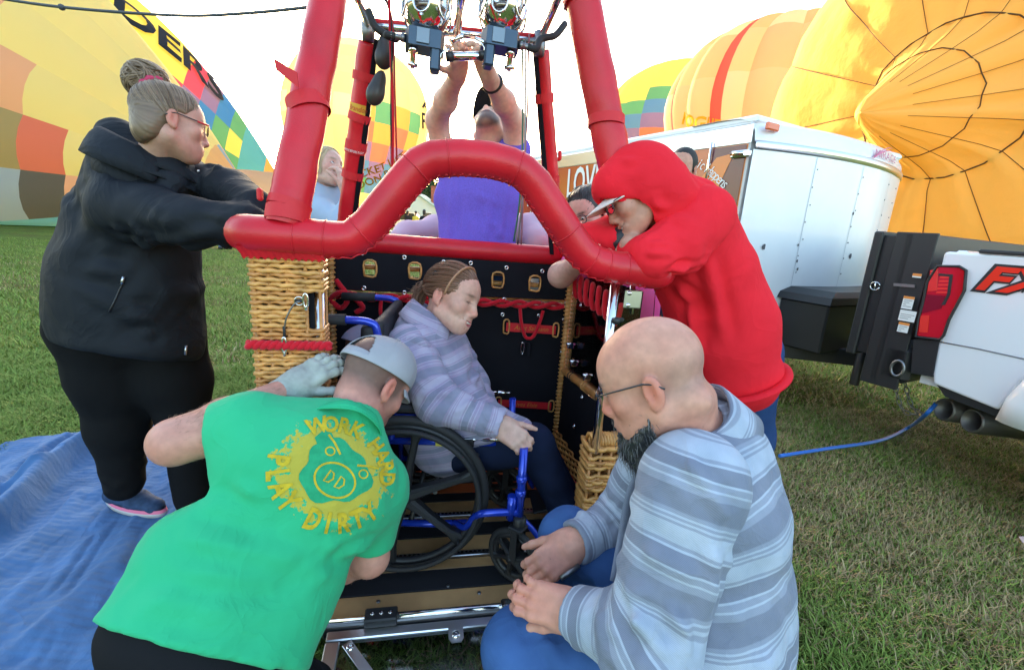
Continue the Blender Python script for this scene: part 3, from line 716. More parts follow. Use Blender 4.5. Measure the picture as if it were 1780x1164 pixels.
# side door with hinges and latch
m = MB()
for b0, b1, z0, z1 in ((.52, .535, ZB+.1, ZT-.2), (1.45, 1.465, ZB+.1, ZT-.2)): m.box(TRL(-.014, (b0+b1)/2, (z0+z1)/2), (.02, .015, z1-z0), (fx, fw, up), .003)
m.box(TRL(-.014, .99, ZT-.2), (.02, .94, .015), (fx, fw, up), .003); dr = m.build('side_door', MDW, tr, kind=None)
for px, py in ((1289, 268),): 
    p = side(px, py); m = MB(); m.box(p-fx*.01, (.03, .16, .05), (fx, fw, up), .01); m.tube([p-fx*.03+fw*.04, p-fx*.05, p-fx*.035-fw*.06], .013, 8); m.build('latch', MCH, tr)
p = side(1237, 262); m = MB(); m.tube([p+up*.06-fx*.012, p-up*.3-fx*.012], .008, 6); m.build('door_bar', MCH, tr)
# maker's mark on the nose cap
def nosep(px, py):
    bt = None; v = ray(px, py); best = None
    for a in np.linspace(0, 1, 60):
        for o, z in [(0, ZT-.15+.0)] : pass
    return None
V2, F2 = text_np('MIRAGE', 1, -.15); mb = MB()
for a0, b0 in [(0, 0)]:
    pts = [nose(.66+.22*(x/3.6)*1.0, .008-.02*max(0, y)*.3, ZT-.10+y*.075) for x, y in V2]; mb.add(pts, F2)
mb.build('lettering', mat('mauve_print', (.45, .1, .22), .4), tr, fix=False)
mb = MB()
for r_, w_ in ((.22, .03), (.28, .02)):
    q = [nose(.545+.16*t, .009, ZT-.125+.085*math.sin(math.pi*.62*t)*(r_/.25)) for t in np.linspace(0, 1, 10)]; q2 = [nose(.545+.16*t, .009, ZT-.125+(.085*math.sin(math.pi*.62*t))*(r_/.25)-w_*(1-t)*.7) for t in np.linspace(0, 1, 10)]
    mb.add(q+q2, [(i, i+1, 11+i, 10+i) for i in range(9)])
mb.build('emblem', mat('pink_print', (.6, .12, .3), .4), tr, fix=False)
for b in (2.6, 3.4):
    m = MB(); m.lathe(TRL(-.02, b, .33), -fx, [(0, -.1), (.33, -.1), (.33, .08), (.2, .1), (0, .09)], 20); m.build('wheel', MRUB, tr)
# tongue, black tool box, jack
F0 = TRL(WT/2, -.2, 0); HT = F0+fw*.66+up*.5
m = MB()
for s in (-1, 1):
    a0 = TRL(WT/2+s*.85, .05, .47); d = nz(HT-a0); y = np.cross(up, d); m.box((a0+HT)/2, (np.linalg.norm(HT-a0), .06, .12), (d, y, np.cross(d, y)), .006)
m.box(HT+fw*.06, (.1, .22, .1), (fx, fw, up), .02); m.build('tongue', MBLK, tr)
m = MB(); c = F0+fw*.14; m.box(c+up*.70, (1.25, .36, .36), (fx, fw, up), .012)
tb = thing('tool_box', 'black tool box with sloped lid on the trailer tongue', 'tool box', c+up*.52); m.build('case', MBLK, tb)
m = MB(); V = []; 
for z, s in ((.88, 1.03), (.93, 1.0), (.97, .86)):
    V += [c+fx*sx*.63*s+fw*sy*.19*s+up*z for sx, sy in ((-1, -1), (1, -1), (1, 1), (-1, 1))]
m.add(V, [(0, 1, 5, 4), (1, 2, 6, 5), (2, 3, 7, 6), (3, 0, 4, 7), (4, 5, 9, 8), (5, 6, 10, 9), (6, 7, 11, 10), (7, 4, 8, 11), (8, 9, 10, 11), (3, 2, 1, 0)]); m.build('lid', MBLK, tb)
m = MB(); p = c+fx*.38+fw*.185+up*.82; m.box(p, (.07, .02, .09), (fx, fw, up), .008); m.box(p+fw*.015, (.035, .015, .06), (fx, fw, up), .006); m.build('latch', MCH, tb)
jp = T(1541, 445, 3.05); jp[2] = 0
m = MB(); m.lathe(jp+up*.35, up, [(.03, 0), (.03, .72), (.0, .72)], 12); m.lathe(jp+up*1.05, up, [(.012, 0), (.012, .08)], 8)
tj = m.build('tongue_jack', MBLK, None, cat='jack', label='black round topped jack post standing on the trailer tongue')
m = MB(); m.lathe(jp+up*1.16, up, [(.0, -.02), (.06, -.01), (.085, .05), (.075, .12), (.0, .15)], 16); m.build('knob', MRUB, tj)
# ---------------------------------------------------------------- pickup
RC = F0+fw*.92-fx*.98                        # rear corner of its near side, on the ground
MTW = mat('pickup_white', (.80, .79, .82), .16, coat=.8, spec=.6)
pk = thing('pickup_truck', 'white pickup truck with black lift gate and red tail light', 'pickup', RC+fx*.95+fw*2)
def tp(px, py, o=0.):                         # point on the near side of the bed
    v = ray(px, py); t = ((RC-fx*o-CAMP)@fx)/(v@fx); return CAMP+t*v
def PK(a, s, z): return RC+fx*a+fw*s+up*z
q0 = tp(1640, 437); ZR = q0[2]
sd_ = [tp(*p) for p in ((1640, 437), (1668, 433), (1780, 438))]
def sz(px, py): p = tp(px, py); return ((p-RC)@fw, p[2])
s_a = sz(1735, 713)[0]; z_a = sz(1735, 713)[1]
outl = [PK(0, s, z) for s, z in [sz(1640, 441), sz(1645, 437), (2.6, ZR), (2.6, z_a-.03), (s_a+1.0, z_a-.03), (s_a+.96, z_a+.16), (s_a+.82, z_a+.36), (s_a+.62, z_a+.46), (s_a+.38, z_a+.46), (s_a+.18, z_a+.36), (s_a+.04, z_a+.16), sz(1735, 713), sz(1622, 667), sz(1621, 650), sz(1630, 600), sz(1634, 588), sz(1622, 520)]]
def gon(m, pts, off, th): m.prism([p+fx*off for p in pts], fx, th); return m
m = MB(); gon(m, outl, 0, .05); bs = m.build('bed_side', MTW, pk)
bm = bmesh.new(); bm.from_mesh(bs.data); bmesh.ops.bevel(bm, geom=[e for e in bm.edges if e.calc_face_angle(0) > .5], offset=.012, segments=2, affect='EDGES', profile=.5); bm.to_mesh(bs.data); bm.free()
m = MB(); m.tube([tp(1634, 594, .001), tp(1700, 606, .001), tp(1790, 626, .001)], .0035, 6); m.build('body_crease', mat('panel_gap', (.18, .17, .19), .6), pk)
m = MB(); m.prism([tp(a, b, .004) for a, b in ((1588, 590), (1633, 592), (1629, 612), (1621, 655), (1583, 648))], fx, .12); m.build('bumper_end', MBLK, pk)
m = MB(); m.prism([tp(a, b, .016) for a, b in ((1606, 511), (1643, 514), (1636, 536), (1601, 545))], fx, .01); m_dark_ = m
WS_ = s_a+.58
m = MB(); A = [PK(-.05, WS_+.50*math.cos(a), z_a-.04+.50*math.sin(a)) for a in np.linspace(0, math.pi, 16)]; m.tube(A, .07, 10, flat=(.5, 1), up=fx); m.build('wheel_flare', MTW, pk)
m = MB(); m.lathe(PK(.02, WS_, .4), fx, [(0, 0), (.2, 0), (.24, .02), (.39, .0), (.4, .05), (.4, .26), (0, .26)], 28); wh = m.build('wheel', MRUB, pk)
m = MB(); m.lathe(PK(.01, WS_, .4), fx, [(0, -.02), (.08, -.02), (.1, .03), (.2, .01), (.235, 0), (.235, .05)], 20); m.build('rim', MAL, wh)
m = MB(); m.box(PK(1.0, 1.25, .64), (1.9, 2.3, .12), (fx, fw, up)); m.box(PK(1.94, 1.25, 1.0), (.05, 2.3, .7), (fx, fw, up), .01); m.box(PK(1.0, .12, 1.0), (1.9, .05, .62), (fx, fw, up), .01); m.build('bed', MTW, pk)
m = MB(); m.box(PK(0.04, 1.3, ZR+.012), (.1, 2.2, .02), (fx, fw, up), .006); m.build('rail_cap', MBLK, pk)
m = MB(); m.prism([PK(.08, s, z) for s, z in ((2.45, .6), (2.45, 1.3), (2.75, 1.85), (4.0, 1.85), (4.6, 1.3), (5.6, 1.2), (5.7, .7), (5.6, .5), (2.6, .5))], fx, 1.78); m.build('cab', MTW, pk)
m = MB(); m.prism([PK(.07, s, z) for s, z in ((2.6, 1.35), (2.85, 1.76), (3.9, 1.76), (4.4, 1.35))], -fx, .005); m.build('window', MW['dark'], pk)
m = MB(); m.lathe(PK(.02, 4.9, .4), fx, [(0, 0), (.2, 0), (.24, .02), (.39, .0), (.4, .05), (.4, .26), (0, .26)], 28); m.build('wheel', MRUB, pk)
# tail light
tlp = [tp(*p, .012) for p in ((1630, 462), (1668, 463), (1680, 470), (1677, 505), (1664, 530), (1650, 556), (1641, 583), (1634, 590), (1592, 585), (1596, 556), (1604, 528), (1612, 490))]
MTL = mat('tail_lens', (.6, .008, .012), .12, coat=1., trans=.0); MTLB = mat('tail_lens_bright', (.85, .04, .02), .15, coat=1.)
def tp2(px, py, o): return tp(px, py, o)
m = MB(); m.prism(tlp, fx, .07); tl = m.build('tail_light', MTL, pk)
bm = bmesh.new(); bm.from_mesh(tl.data); bmesh.ops.bevel(bm, geom=list(bm.edges), offset=.008, segments=2, affect='EDGES'); bm.to_mesh(tl.data); bm.free()
m = MB(); m.tube([p-fx*.004 for p in tlp], .007, 6, closed=True); m.build('light_bezel', MBLK, tl)
for k in range(5):
    y = 480+k*6.5; m = MB(); m.prism([tp(a, b, .016) for a, b in ((1634-k*1.5, y), (1653-k*1.2, y), (1652-k*1.2, y+4), (1633-k*1.5, y+4))], fx, .01); m.build('light_bar', MTLB, tl)
m_dark_.build('lamp_cell', mat('tail_lens_dark', (.22, .006, .012), .15, coat=1.), tl)
m = MB(); m.prism([tp(a, b, .017) for a, b in ((1632, 475), (1656, 477), (1651, 512), (1642, 530), (1636, 530), (1646, 512), (1650, 481), (1631, 479))], fx, .006); m.build('light_pipe', MBLK, tl)
for poly in (((1617, 470), (1630, 466), (1628, 505), (1612, 507)), ((1600, 548), (1615, 548), (1612, 578), (1597, 577))):
    m = MB(); m.prism([tp(a, b, .016) for a, b in poly], fx, .01); m.build('lamp_cell', MTLB, tl)
# decal FX4 OFF ROAD
def truck_text(s, o2, h, off, material, shear=0, bold=0., st=1.):
    o = tp(*o2); V2, F2 = text_np(s, 1, shear, bold, 'LEFT'); mb = MB(); decal(V2*h*np.array([st, 1]), F2, o, fw, up, -fx, None, off, mb=mb); mb.build('lettering', material, pk, fix=False)
truck_text('FX4', (1697, 484), .17, .004, MBLK, .35, .085, 1.2); truck_text('FX4', (1699, 484), .16, .007, MTLB, .35, .035, 1.28)
truck_text('OFF ROAD', (1758, 502), .035, .004, MBLK, .2, .05, 1.2)
# bumper corner, hitch, exhaust
m = MB(); m.box(PK(.95, -.02, .66), (1.9, .16, .22), (fx, fw, up), .03); m.build('bumper', MBLK, pk)
m = MB(); m.prism([PK(.02, s, z) for s, z in (sz(1625, 668), sz(1738, 714), sz(1738, 728), sz(1640, 690))], fx, .3); m.build('under_panel', MBLK, pk)
MEX = mat('exhaust_steel', (.20, .19, .18), .5, .8, bump=(30, .3, .002))
for (px, py, dx, dy, tt) in ((1640, 711, 75, 10, 2.62), (1688, 731, 110, 14, 2.5)):
    a = T(px, py, tt); b = T(px+dx, py+dy, tt-.0); ax = nz(b-a); L = np.linalg.norm(b-a)
    m = MB(); m.lathe(a, ax, [(.056, .12), (.056, .0), (.062, 0), (.066, .01), (.066, L), (.05, L+.02), (.05, L+.6)], 20); e_ = m.build('exhaust_pipe', MEX, pk, fix=False)
# lift gate
m = MB(); a0 = PK(0, 0, 0)
m.box(PK(.95, -.26, 1.02), (1.86, .05, .74), (fx, fw, up), .008); m.box(PK(.05, -.15, 1.02), (.012, .2, .70), (fx, fw, up), .003); m.build('gate_platform', MBLK, pk)
m = MB(); m.box(PK(.95, -.1, .96), (1.9, .05, .86), (fx, fw, up), .01); m.box(PK(.01, -.07, .95), (.02, .19, .88), (fx, fw, up), .004); m.build('gate_frame', MBLK, pk)
m = MB(); m.prism([tp(a, b, .01) for a, b in ((1553, 492), (1590, 495), (1590, 500), (1553, 497))], fx, .01); m.build('gate_bracket', MSTL, pk)
p = tp(1521, 497, .0)+fx*.0; m = MB(); m.tube([p+.024*(math.cos(a)*fw+math.sin(a)*up) for a in np.linspace(0, 6.1, 14)], .003, 6); m.tube([p-up*.02, p+up*.02], .004, 6); m.build('ring_pin', MCH, pk)
p = tp(1560, 640, .02); m = MB(); m.tube([p+.03*math.cos(a)*fw*1.0+.045*math.sin(a)*up for a in np.linspace(0, 6.28, 16)], .008, 8, closed=True); m.build('shackle', MSTL, pk)
MLB = mat('label_white', (.75, .74, .72), .5); MLO = mat('label_orange', (.75, .25, .05), .5); MPRT = mat('print_grey', (.15, .15, .16), .6)
def label(px, py, w_, h_, strip, lines):
    o = tp(px, py, .028); mb = MB()
    def rect(x0, y0, x1, y1, off, mi): mb.add([o+fw*x+up*y-fx*off for x, y in ((x0, y0), (x1, y0), (x1, y1), (x0, y1))], [(0, 1, 2, 3)], mi)
    rect(-w_/2, -h_/2, w_/2, h_/2, 0, 0)
    if strip: rect(-w_/2, h_/2-.014, w_/2, h_/2, .001, 1)
    for k in range(lines):
        y = h_/2-.022-k*.011
        if y > -h_/2+.006: rect(-w_/2+.006, y-.0025, w_/2-.006-.012*(k % 3), y, .001, 2)
    mb.build('warning_label', [MLB, MLO, MPRT], pk, fix=False)
label(1578, 526, .05, .07, True, 5); label(1577, 549, .075, .06, False, 4); label(1570, 569, .05, .055, True, 4); label(1594, 479, .04, .022, True, 1)
# safety chains
lk = MB(); lk.tube([(.016*math.cos(a)*1.5, .012*math.sin(a), 0) for a in np.linspace(0, 2*math.pi, 10, endpoint=False)], .0035, 5, closed=True); lme = lk.mesh('chain_link', mats=[MSTL])
for c0, c1, c2 in (((1553, 660, 2.95), (1570, 712, 2.92), (1608, 722, 2.8)), ((1572, 662, 2.9), (1585, 705, 2.88), (1606, 720, 2.78))):
    P = spline([T(*c0), T(*c1), T(*c2)], 8); L = np.concatenate([[0], np.cumsum([np.linalg.norm(P[i+1]-P[i]) for i in range(len(P)-1)])]); P = np.array(P)
    ch = thing('safety_chain', 'steel safety chain hanging between trailer tongue and pickup, ' + ('farther left of the two' if c0[0] == 1553 else 'nearer the pickup of the two'), 'chain', P[-1])
    n = int(L[-1]/.036)
    for k in range(n):
        s_ = (k+.5)*L[-1]/n; o = np.array([np.interp(s_, L, P[:, j]) for j in range(3)]); o2 = np.array([np.interp(min(s_+.01, L[-1]), L, P[:, j]) for j in range(3)]); o1 = np.array([np.interp(max(s_-.01, 0), L, P[:, j]) for j in range(3)])
        x = nz(o2-o1); y = nz(np.cross(x, fx if k % 2 else np.cross(x, fx))); link('chain_link', lme, None, ch, M=mtx(o, x, y, np.cross(x, y)))
# hoses
MBH = mat('blue_hose', (.02, .16, .62), .4, coat=.3); MBL = mat('pale_blue_hose', (.12, .35, .72), .4)
P = [G(1355, 792, .02), G(1440, 779, .02), G(1530, 765, .02), G(1580, 742, .02), T(1607, 722, 2.72), T(1628, 700, 2.68)]
m = MB(); m.tube(spline(P, 8), .011, 10); m.build('air_hose', MBH, None, cat='hose', label='bright blue hose running over the grass up to the pickup')
m = MB(); m.tube(spline([G(200, 760, .05), G(240, 722, .02), G(262, 716, .02), G(285, 724, .02), G(330, 745, .02)], 8), .010, 8); m.build('water_hose', MBL, None, cat='hose', label='pale blue hose end lying at the blanket edge behind the woman in black')
m = MB(); q = G(1778, 943, .01); m.add([q+np.array(v) for v in ((0, 0, 0), (.1, -.02, .004), (.12, .05, .01), (.02, .04, .006))], [(0, 1, 2, 3)]); m.build('paper_scrap', mat('paper_pink', (.7, .5, .45), .7), None, cat='scrap', label='small pink paper scrap lying on the grass at far right')
# ---------------------------------------------------------------- quilted moving blanket
c00, c10, c01, c11 = G(12, 768), G(345, 716), np.array([-1.45, .25, 0]), np.array([-.30, .30, 0]); c01 = np.array([-2.5, .55, 0])
nu, nv = 230, 430; U_, V_ = np.meshgrid(np.linspace(0, 1, nu), np.linspace(0, 1, nv), indexing='ij')
P = (1-U_)[..., None]*((1-V_)[..., None]*c00+V_[..., None]*c01) + U_[..., None]*((1-V_)[..., None]*c10+V_[..., None]*c11)
x, y = P[..., 0], P[..., 1]; z = ground_h(x, y)+.012
def ridge(a, b, w_, h_, ext=.08, sk=1.7):
    a, b = a[:2], b[:2]; d = b-a; L = np.linalg.norm(d); d = d/L; s = (x-a[0])*d[0]+(y-a[1])*d[1]; o = -(x-a[0])*d[1]+(y-a[1])*d[0]; o = o + .03*np.sin(s*7)
    o = np.where(o > 0, o*sk, o/sk*1.2); return h_*np.exp(-np.abs(o/w_)**2.2)*np.clip((s+ext)/ext, 0, 1)*np.clip((L+ext-s)/ext, 0, 1)
z = z + ridge(G(175, 775), G(-20, 925), .06, .125) + ridge(G(120, 768), G(0, 850), .05, .05) + ridge(G(60, 840), G(-200, 960), .05, .05) + ridge(G(280, 740), G(190, 850), .04, .03)+ridge(G(60, 1100), G(250, 900), .05, .022)+ridge(G(-40, 1010), G(140, 860), .04, .025)+ridge(G(330, 770), G(290, 900), .03, .025)
qd = np.stack([x*2.2, y*2.2, 0*x], -1); z = z + .014*fbm(qd, 3) + .0028*vnoise(np.stack([x*13+y*6, y*26, 0*x+4], -1)) + .002*vnoise(np.stack([x*34, y*22-x*26, 0*x+8], -1))
ch_ = (V_*1.75/.021 + .35*vnoise(qd*1.3)); z = z - .0019*np.exp(-((ch_ % 1-.5)/.2)**2) + .010*np.abs(vnoise(np.stack([x*22+y*9, y*5-x*3, 0*x+2], -1)))
f_ = np.minimum.reduce([U_, 1-U_, V_, 1-V_]); z = z - .012*np.exp(-f_/.006)
Fq = [(i*nv+j, i*nv+j+1, (i+1)*nv+j+1, (i+1)*nv+j) for i in range(nu-1) for j in range(nv-1)]
MBQ = mat('blanket_blue', (.07, .15, .31), .95, bump=(90, .35, .004), var=(5, .22), sheen=.1, wr=(4, .35, .025))
c_ = P.reshape(-1, 3).mean(0); c_[2] = 0
me = mesh_np('moving_blanket', np.stack([x, y, z], -1).reshape(-1, 3)-c_, Fq); bq = link('moving_blanket', me, MBQ); bq.location = Vector(c_)
tag(bq, 'rumpled blue quilted moving blanket spread on the grass under the woman', 'blanket')
# ================================================================== BALLOON BASKET
ex, ey, uz = BEX, BEY, np.array([0, 0, 1.]); FLc = BFL; BW, BD, FZ = 1.12, .85, .10
def B(u, v, z): return FLc+u*ex+v*ey+uz*z
def onv(px, py, v0):
    d = ray(px, py); t = ((FLc+v0*ey-CAMP)@ey)/(d@ey); return CAMP+t*d
def onu(px, py, u0):
    d = ray(px, py); t = ((FLc+u0*ex-CAMP)@ex)/(d@ex); return CAMP+t*d
MLR = mat('red_leather', (.60, .010, .022), .36, bump=(230, .3, .0015), var=(7, .14), spec=.42, wr=(10, .12, .006))
MST = mat('red_webbing', (.62, .012, .02), .6, bump=(300, .3, .001)); MROPE = mat('red_rope', (.58, .012, .025), .75, bump=(220, .4, .002, (1, 1, 3)), sheen=.2)
MWK = mat('wicker_cane', (.62, .30, .085), .42, var=(22, .38), bump=(70, .3, .002), coat=.15); MWK2 = mat('wicker_cane_dark', (.52, .22, .06), .45, var=(18, .35), bump=(70, .3, .002), coat=.15)
MLIN = mat('black_canvas', (.014, .014, .018), .85, bump=(420, .35, .0012), var=(3, .25)); MBRN = mat('brown_hide', (.10, .03, .02), .7)
MWOOD = mat('floor_wood', (.46, .26, .11), .5, var=(7, .22), bump=(30, .15, .002, (1, 14, 1))); MWOODR = mat('floor_wood_red', (.50, .12, .035), .5, var=(7, .2)); MGRIP = mat('grip_strip', (.022, .022, .026), .9, bump=(500, .5, .001))
MACR = bpy.data.materials.new('acrylic'); MACR.use_nodes = True; t_ = MACR.node_tree; t_.nodes.clear()
o_ = t_.nodes.new('ShaderNodeOutputMaterial'); mx = t_.nodes.new('ShaderNodeMixShader'); tr_ = t_.nodes.new('ShaderNodeBsdfTransparent'); gl = t_.nodes.new('ShaderNodeBsdfGlossy'); gl.inputs['Roughness'].default_value = .05; tr_.inputs[0].default_value = (.93, .93, .94, 1)
fr_ = t_.nodes.new('ShaderNodeFresnel'); fr_.inputs[0].default_value = 1.45; t_.links.new(fr_.outputs[0], mx.inputs[0]); t_.links.new(tr_.outputs[0], mx.inputs[1]); t_.links.new(gl.outputs[0], mx.inputs[2]); t_.links.new(mx.outputs[0], o_.inputs[0])
bk = thing('balloon_basket', 'wicker balloon basket with red padded rim, uprights and drop-down door', 'balloon basket', B(BW/2, BD/2, 0))
# ---- padded rim
def rimpt(px, py): return onv(px, py, 0.0)
front = [rimpt(*p) for p in ((484, 409), (540, 413), (588, 417), (614, 414), (642, 392), (677, 349), (715, 303), (731, 287), (752, 277), (800, 274), (850, 278), (885, 287), (908, 298), (930, 320), (968, 378), (1000, 425), (1014, 442), (1036, 456), (1065, 464), (1100, 468), (1135, 475))]
zfl, zfr = front[0][2], front[-1][2]
cornerFL = [B(-.035, .055, zfl), B(-.03, .02, zfl), B(-.005, .002, zfl)]
cornerFR = [B(1.10, .002, zfr), B(1.128, .03, zfr), B(1.13, .07, zfr)]
back = [B(1.13, .5, 1.165), B(1.13, .78, 1.155), B(1.12, .84, 1.15), B(1.07, .86, 1.15), B(.56, .86, 1.155), B(.05, .86, 1.165), B(-.02, .84, 1.17), B(-.035, .78, 1.175), B(-.035, .4, 1.19)]
m = MB(); P = cornerFL+front+cornerFR+back; rr = [.047]*(len(cornerFL)+len(front)+2)+[.045]*(len(P)-len(cornerFL)-len(front)-2)
m.tube(P, rr, 18, closed=True); rim = m.build('padded_rim', MLR, bk, fix=False)
def ring(p, d, r, th=.0022, mtl=MLR, name='seam', par=None, w=1.0):
    x, y, z = frame_from(d); m = MB(); m.tube([p+r*(math.cos(a)*x+math.sin(a)*y) for a in np.linspace(0, 2*math.pi, 22, endpoint=False)], th, 5, closed=True, flat=None); return m.build(name, mtl, par or rim)
for i in (1, 2, 4, 7, 9, 12, 15, 17, 18, 19): ring((front[i]*.55+front[i-1]*.45), front[i]-front[i-1], .0472)
# zig-zag lacing under the rim
m = MB(); Q = np.array(spline(front, 8)); Q = Q[8:]
L = np.concatenate([[0], np.cumsum(np.linalg.norm(np.diff(Q, axis=0), axis=1))])
Z_ = []
for k in range(int(L[-1]/.011)):
    s_ = k*.011; p = np.array([np.interp(s_, L, Q[:, j]) for j in range(3)]); p2 = np.array([np.interp(s_+.01, L, Q[:, j]) for j in range(3)]); t = nz(p2-p+1e-9); dn = nz(np.cross(t, ey)); dn = dn if dn[2] < 0 else -dn
    a = R(62 if k % 2 else 84); Z_.append(p + .048*(dn*math.sin(a) - ey*math.cos(a)))
m.tube(Z_, .0022, 5); m.build('lacing', MLR, rim)
# skirt of leather gathered onto the wicker post
m = MB(); V = []; nn = 60
for i, (dz, o) in enumerate(((-.03, .014), (-.050, .004), (-.058, .002))):
    for k in range(nn):
        s_ = k/(nn-1); q = B(-.028-o, .10-.10*s_/.3, 0) if s_ < .3 else B(-.028-o+.20*(s_-.3)/.7, -.014-o, 0)
        V.append(q+uz*(zfl+dz+.004*math.sin(k*1.9)*(i > 0)))
m.add(V, [(i*nn+k, i*nn+k+1, (i+1)*nn+k+1, (i+1)*nn+k) for i in range(2) for k in range(nn-1)], 0, True); m.build('rim_skirt', MLR, bk)
# ---- uprights
ups = {}
FRT = {'FL': onv(588, -90, .2), 'FR': onv(999, -70, .32), 'BL': onv(640, 45, .62), 'BR': onv(938, 72, .62)}
def upright(b, t, r, wr, label, straps, zip_side=None):
    ax = nz(t-b); x, y, z = frame_from(ax, ex); n = 60; nk = 22; V = []
    L = np.linalg.norm(t-b)
    for i in range(n):
        s_ = i/(n-1)
        for k in range(nk):
            a = 2*math.pi*k/nk; c = b+ax*L*s_
            rad = r*(1+.05*math.sin(2*a+s_*5)) + wr*float(vnoise(np.array([math.cos(a)*1.2+s_*3, math.sin(a)*1.2, s_*L*16])))+wr*.6*math.exp(-s_*9)*math.sin(s_*150+2*math.sin(a))
            V.append(c+rad*(math.cos(a)*x+math.sin(a)*y))
    m = MB(); m.add(V, [(i*nk+k, i*nk+(k+1) % nk, (i+1)*nk+(k+1) % nk, (i+1)*nk+k) for i in range(n-1) for k in range(nk)]+[tuple(range((n-1)*nk, n*nk))], 0, True)
    o = m.build('upright_sleeve', MLR, bk, label=label)
    for s_, w_, tilt in straps:
        c = b+ax*L*s_; az = nz(ax+tilt*x); x2, y2, _ = frame_from(az, ex); m = MB(); V = []
        for hz in (-w_/2, w_/2):
            for k in range(26): a = 2*math.pi*k/26; V.append(c+az*hz+(r*1.06+.003)*(math.cos(a)*x2+math.sin(a)*y2))
        m.add(V, [(k, (k+1) % 26, 26+(k+1) % 26, 26+k) for k in range(26)], 0, True); m.build('strap', MST, o)
    if zip_side is not None:
        m = MB(); dz = nz(zip_side); q = np.cross(ax, dz); m.prism([b+dz*r*.98+q*w2+ax*h for w2, h in ((-.011, .01), (.011, .01), (.011, L*1.01), (-.011, L*1.01))], dz, .006); m.build('zip_strip', MLIN, o)
    return o, ax, x, y
o1, ax1, x1, y1 = upright(rimpt(497, 392), FRT['FL'], .0465, .003, 'thick padded front left upright', ((.035, .035, -.05), (.42, .035, -.45), (.07, .02, .1)))
o2, ax2, x2, y2 = upright(onv(1098, 440, .2), FRT['FR'], .053, .003, 'thick padded front right upright', ((.47, .03, .25), (.03, .03, 0), (.88, .03, 0.1)))
o3, ax3, x3, y3 = upright(B(.085, .83, 1.17), onv(640, 75, .66), .037, .003, 'slim padded rear left upright', ((.37, .03, .05), (.52, .035, 0.05), (.66, .03, 0.1), (.85, .03, 0)), ex*.75-ey*.6)
o4, ax4, x4, y4 = upright(B(1.03, .83, 1.15), onv(940, 88, .66), .033, .002, 'slim padded rear right upright', ((.42, .025, .02), (.8, .035, .02)), -ex*.8-ey*.6)
m = MB(); c = onv(492, 113, .0); m.prism([c+ex*a+uz*b for a, b in ((-.02, .012), (.03, -.012), (.032, -.045), (-.016, -.012))], ey, .006); m.build('strap_end', MST, o1)
m = MB(); c = onv(452, 338, .0); m.box(c, (.012, .02, .03), (ex, ey, uz), .004); m.build('strap_end', MST, o1)
m = MB(); m.tube(spline([onv(968, 277, .8), onv(973, 276, .78), onv(973, 262, .78)], 4), .008, 6); m.build('strap_hook', MST, o4)
# name tags on the rear left sleeve
def band(par, b, ax, x, y, L, s_, w_, r, a0, a1, material, s, tm, hgt, name='name_tag'):
    c = b+ax*L*s_; m = MB(); V = []
    for hz in (-w_/2, w_/2):
        for k in range(13): a = a0+(a1-a0)*k/12; V.append(c+ax*hz+r*(math.cos(a)*x+math.sin(a)*y))
    m.add(V, [(k, k+1, 14+k, 13+k) for k in range(12)], 0, True); o = m.build(name, material, par)
    V2, F2 = text_np(s, 1, .25); m = MB(); w0 = V2[:, 0].min(); w1 = V2[:, 0].max()
    pts = [c+ax*(v*hgt)+(r+.0015)*(math.cos(a)*x+math.sin(a)*y) for u, v in V2 for a in [a0+(a1-a0)*(.1+.8*(u-w0)/(w1-w0))]]
    m.add(pts, F2); m.build('lettering', tm, o, fix=False)
MYT = mat('yellow_tag', (.75, .42, .04), .7); MRT = mat('red_thread', (.6, .06, .02), .6); MGT = mat('gold_thread', (.65, .22, .03), .6)
b3 = B(.085, .83, 1.17); L3 = np.linalg.norm(onv(640, 75, .66)-b3)
af = math.atan2(-ey@y3, -ey@x3)
band(o3, b3, ax3, x3, y3, L3, .70, .035, .040, af-1.2, af+1.0, MYT, 'Brandon', MRT, .026)
band(o3, b3, ax3, x3, y3, L3, .495, .018, .0425, af-1.3, af+1.2, MST, 'REMOVE BEFORE FLIGHT', MTX, .012)
# ---- metal frame on top of the uprights
m = MB()
for a, b in (('FL', 'FR'), ('BL', 'BR'), ('FL', 'BL'), ('FR', 'BR')): m.tube([FRT[a], FRT[b]], .014, 10)
m.build('frame_tube', MCH, bk, kind='stuff')
q1 = FRT['BL']*.5+FRT['BR']*.5; q2 = FRT['FL']*.5+FRT['FR']*.5
m = MB(); m.tube([q1, q2], .016, 10); m.build('cross_tube', MCH, bk)
m = MB(); m.tube([q1*.75+q2*.25-uz*.0, q1*.75+q2*.25+uz*.3], .017, 10); m.build('post_tube', MCH, bk)
m = MB(); m.tube([FRT['BL']*.97+FRT['BR']*.03+uz*.016, FRT['BR']*.97+FRT['BL']*.03+uz*.016], .009, 8); m.build('red_cover', MST, bk)
for nm, q in FRT.items():
    m = MB(); m.lathe(q-uz*.02, uz, [(0, -.03), (.02, -.03), (.024, 0), (.024, .05), (0, .06)], 12); m.build('corner_joint', MSTL, bk)
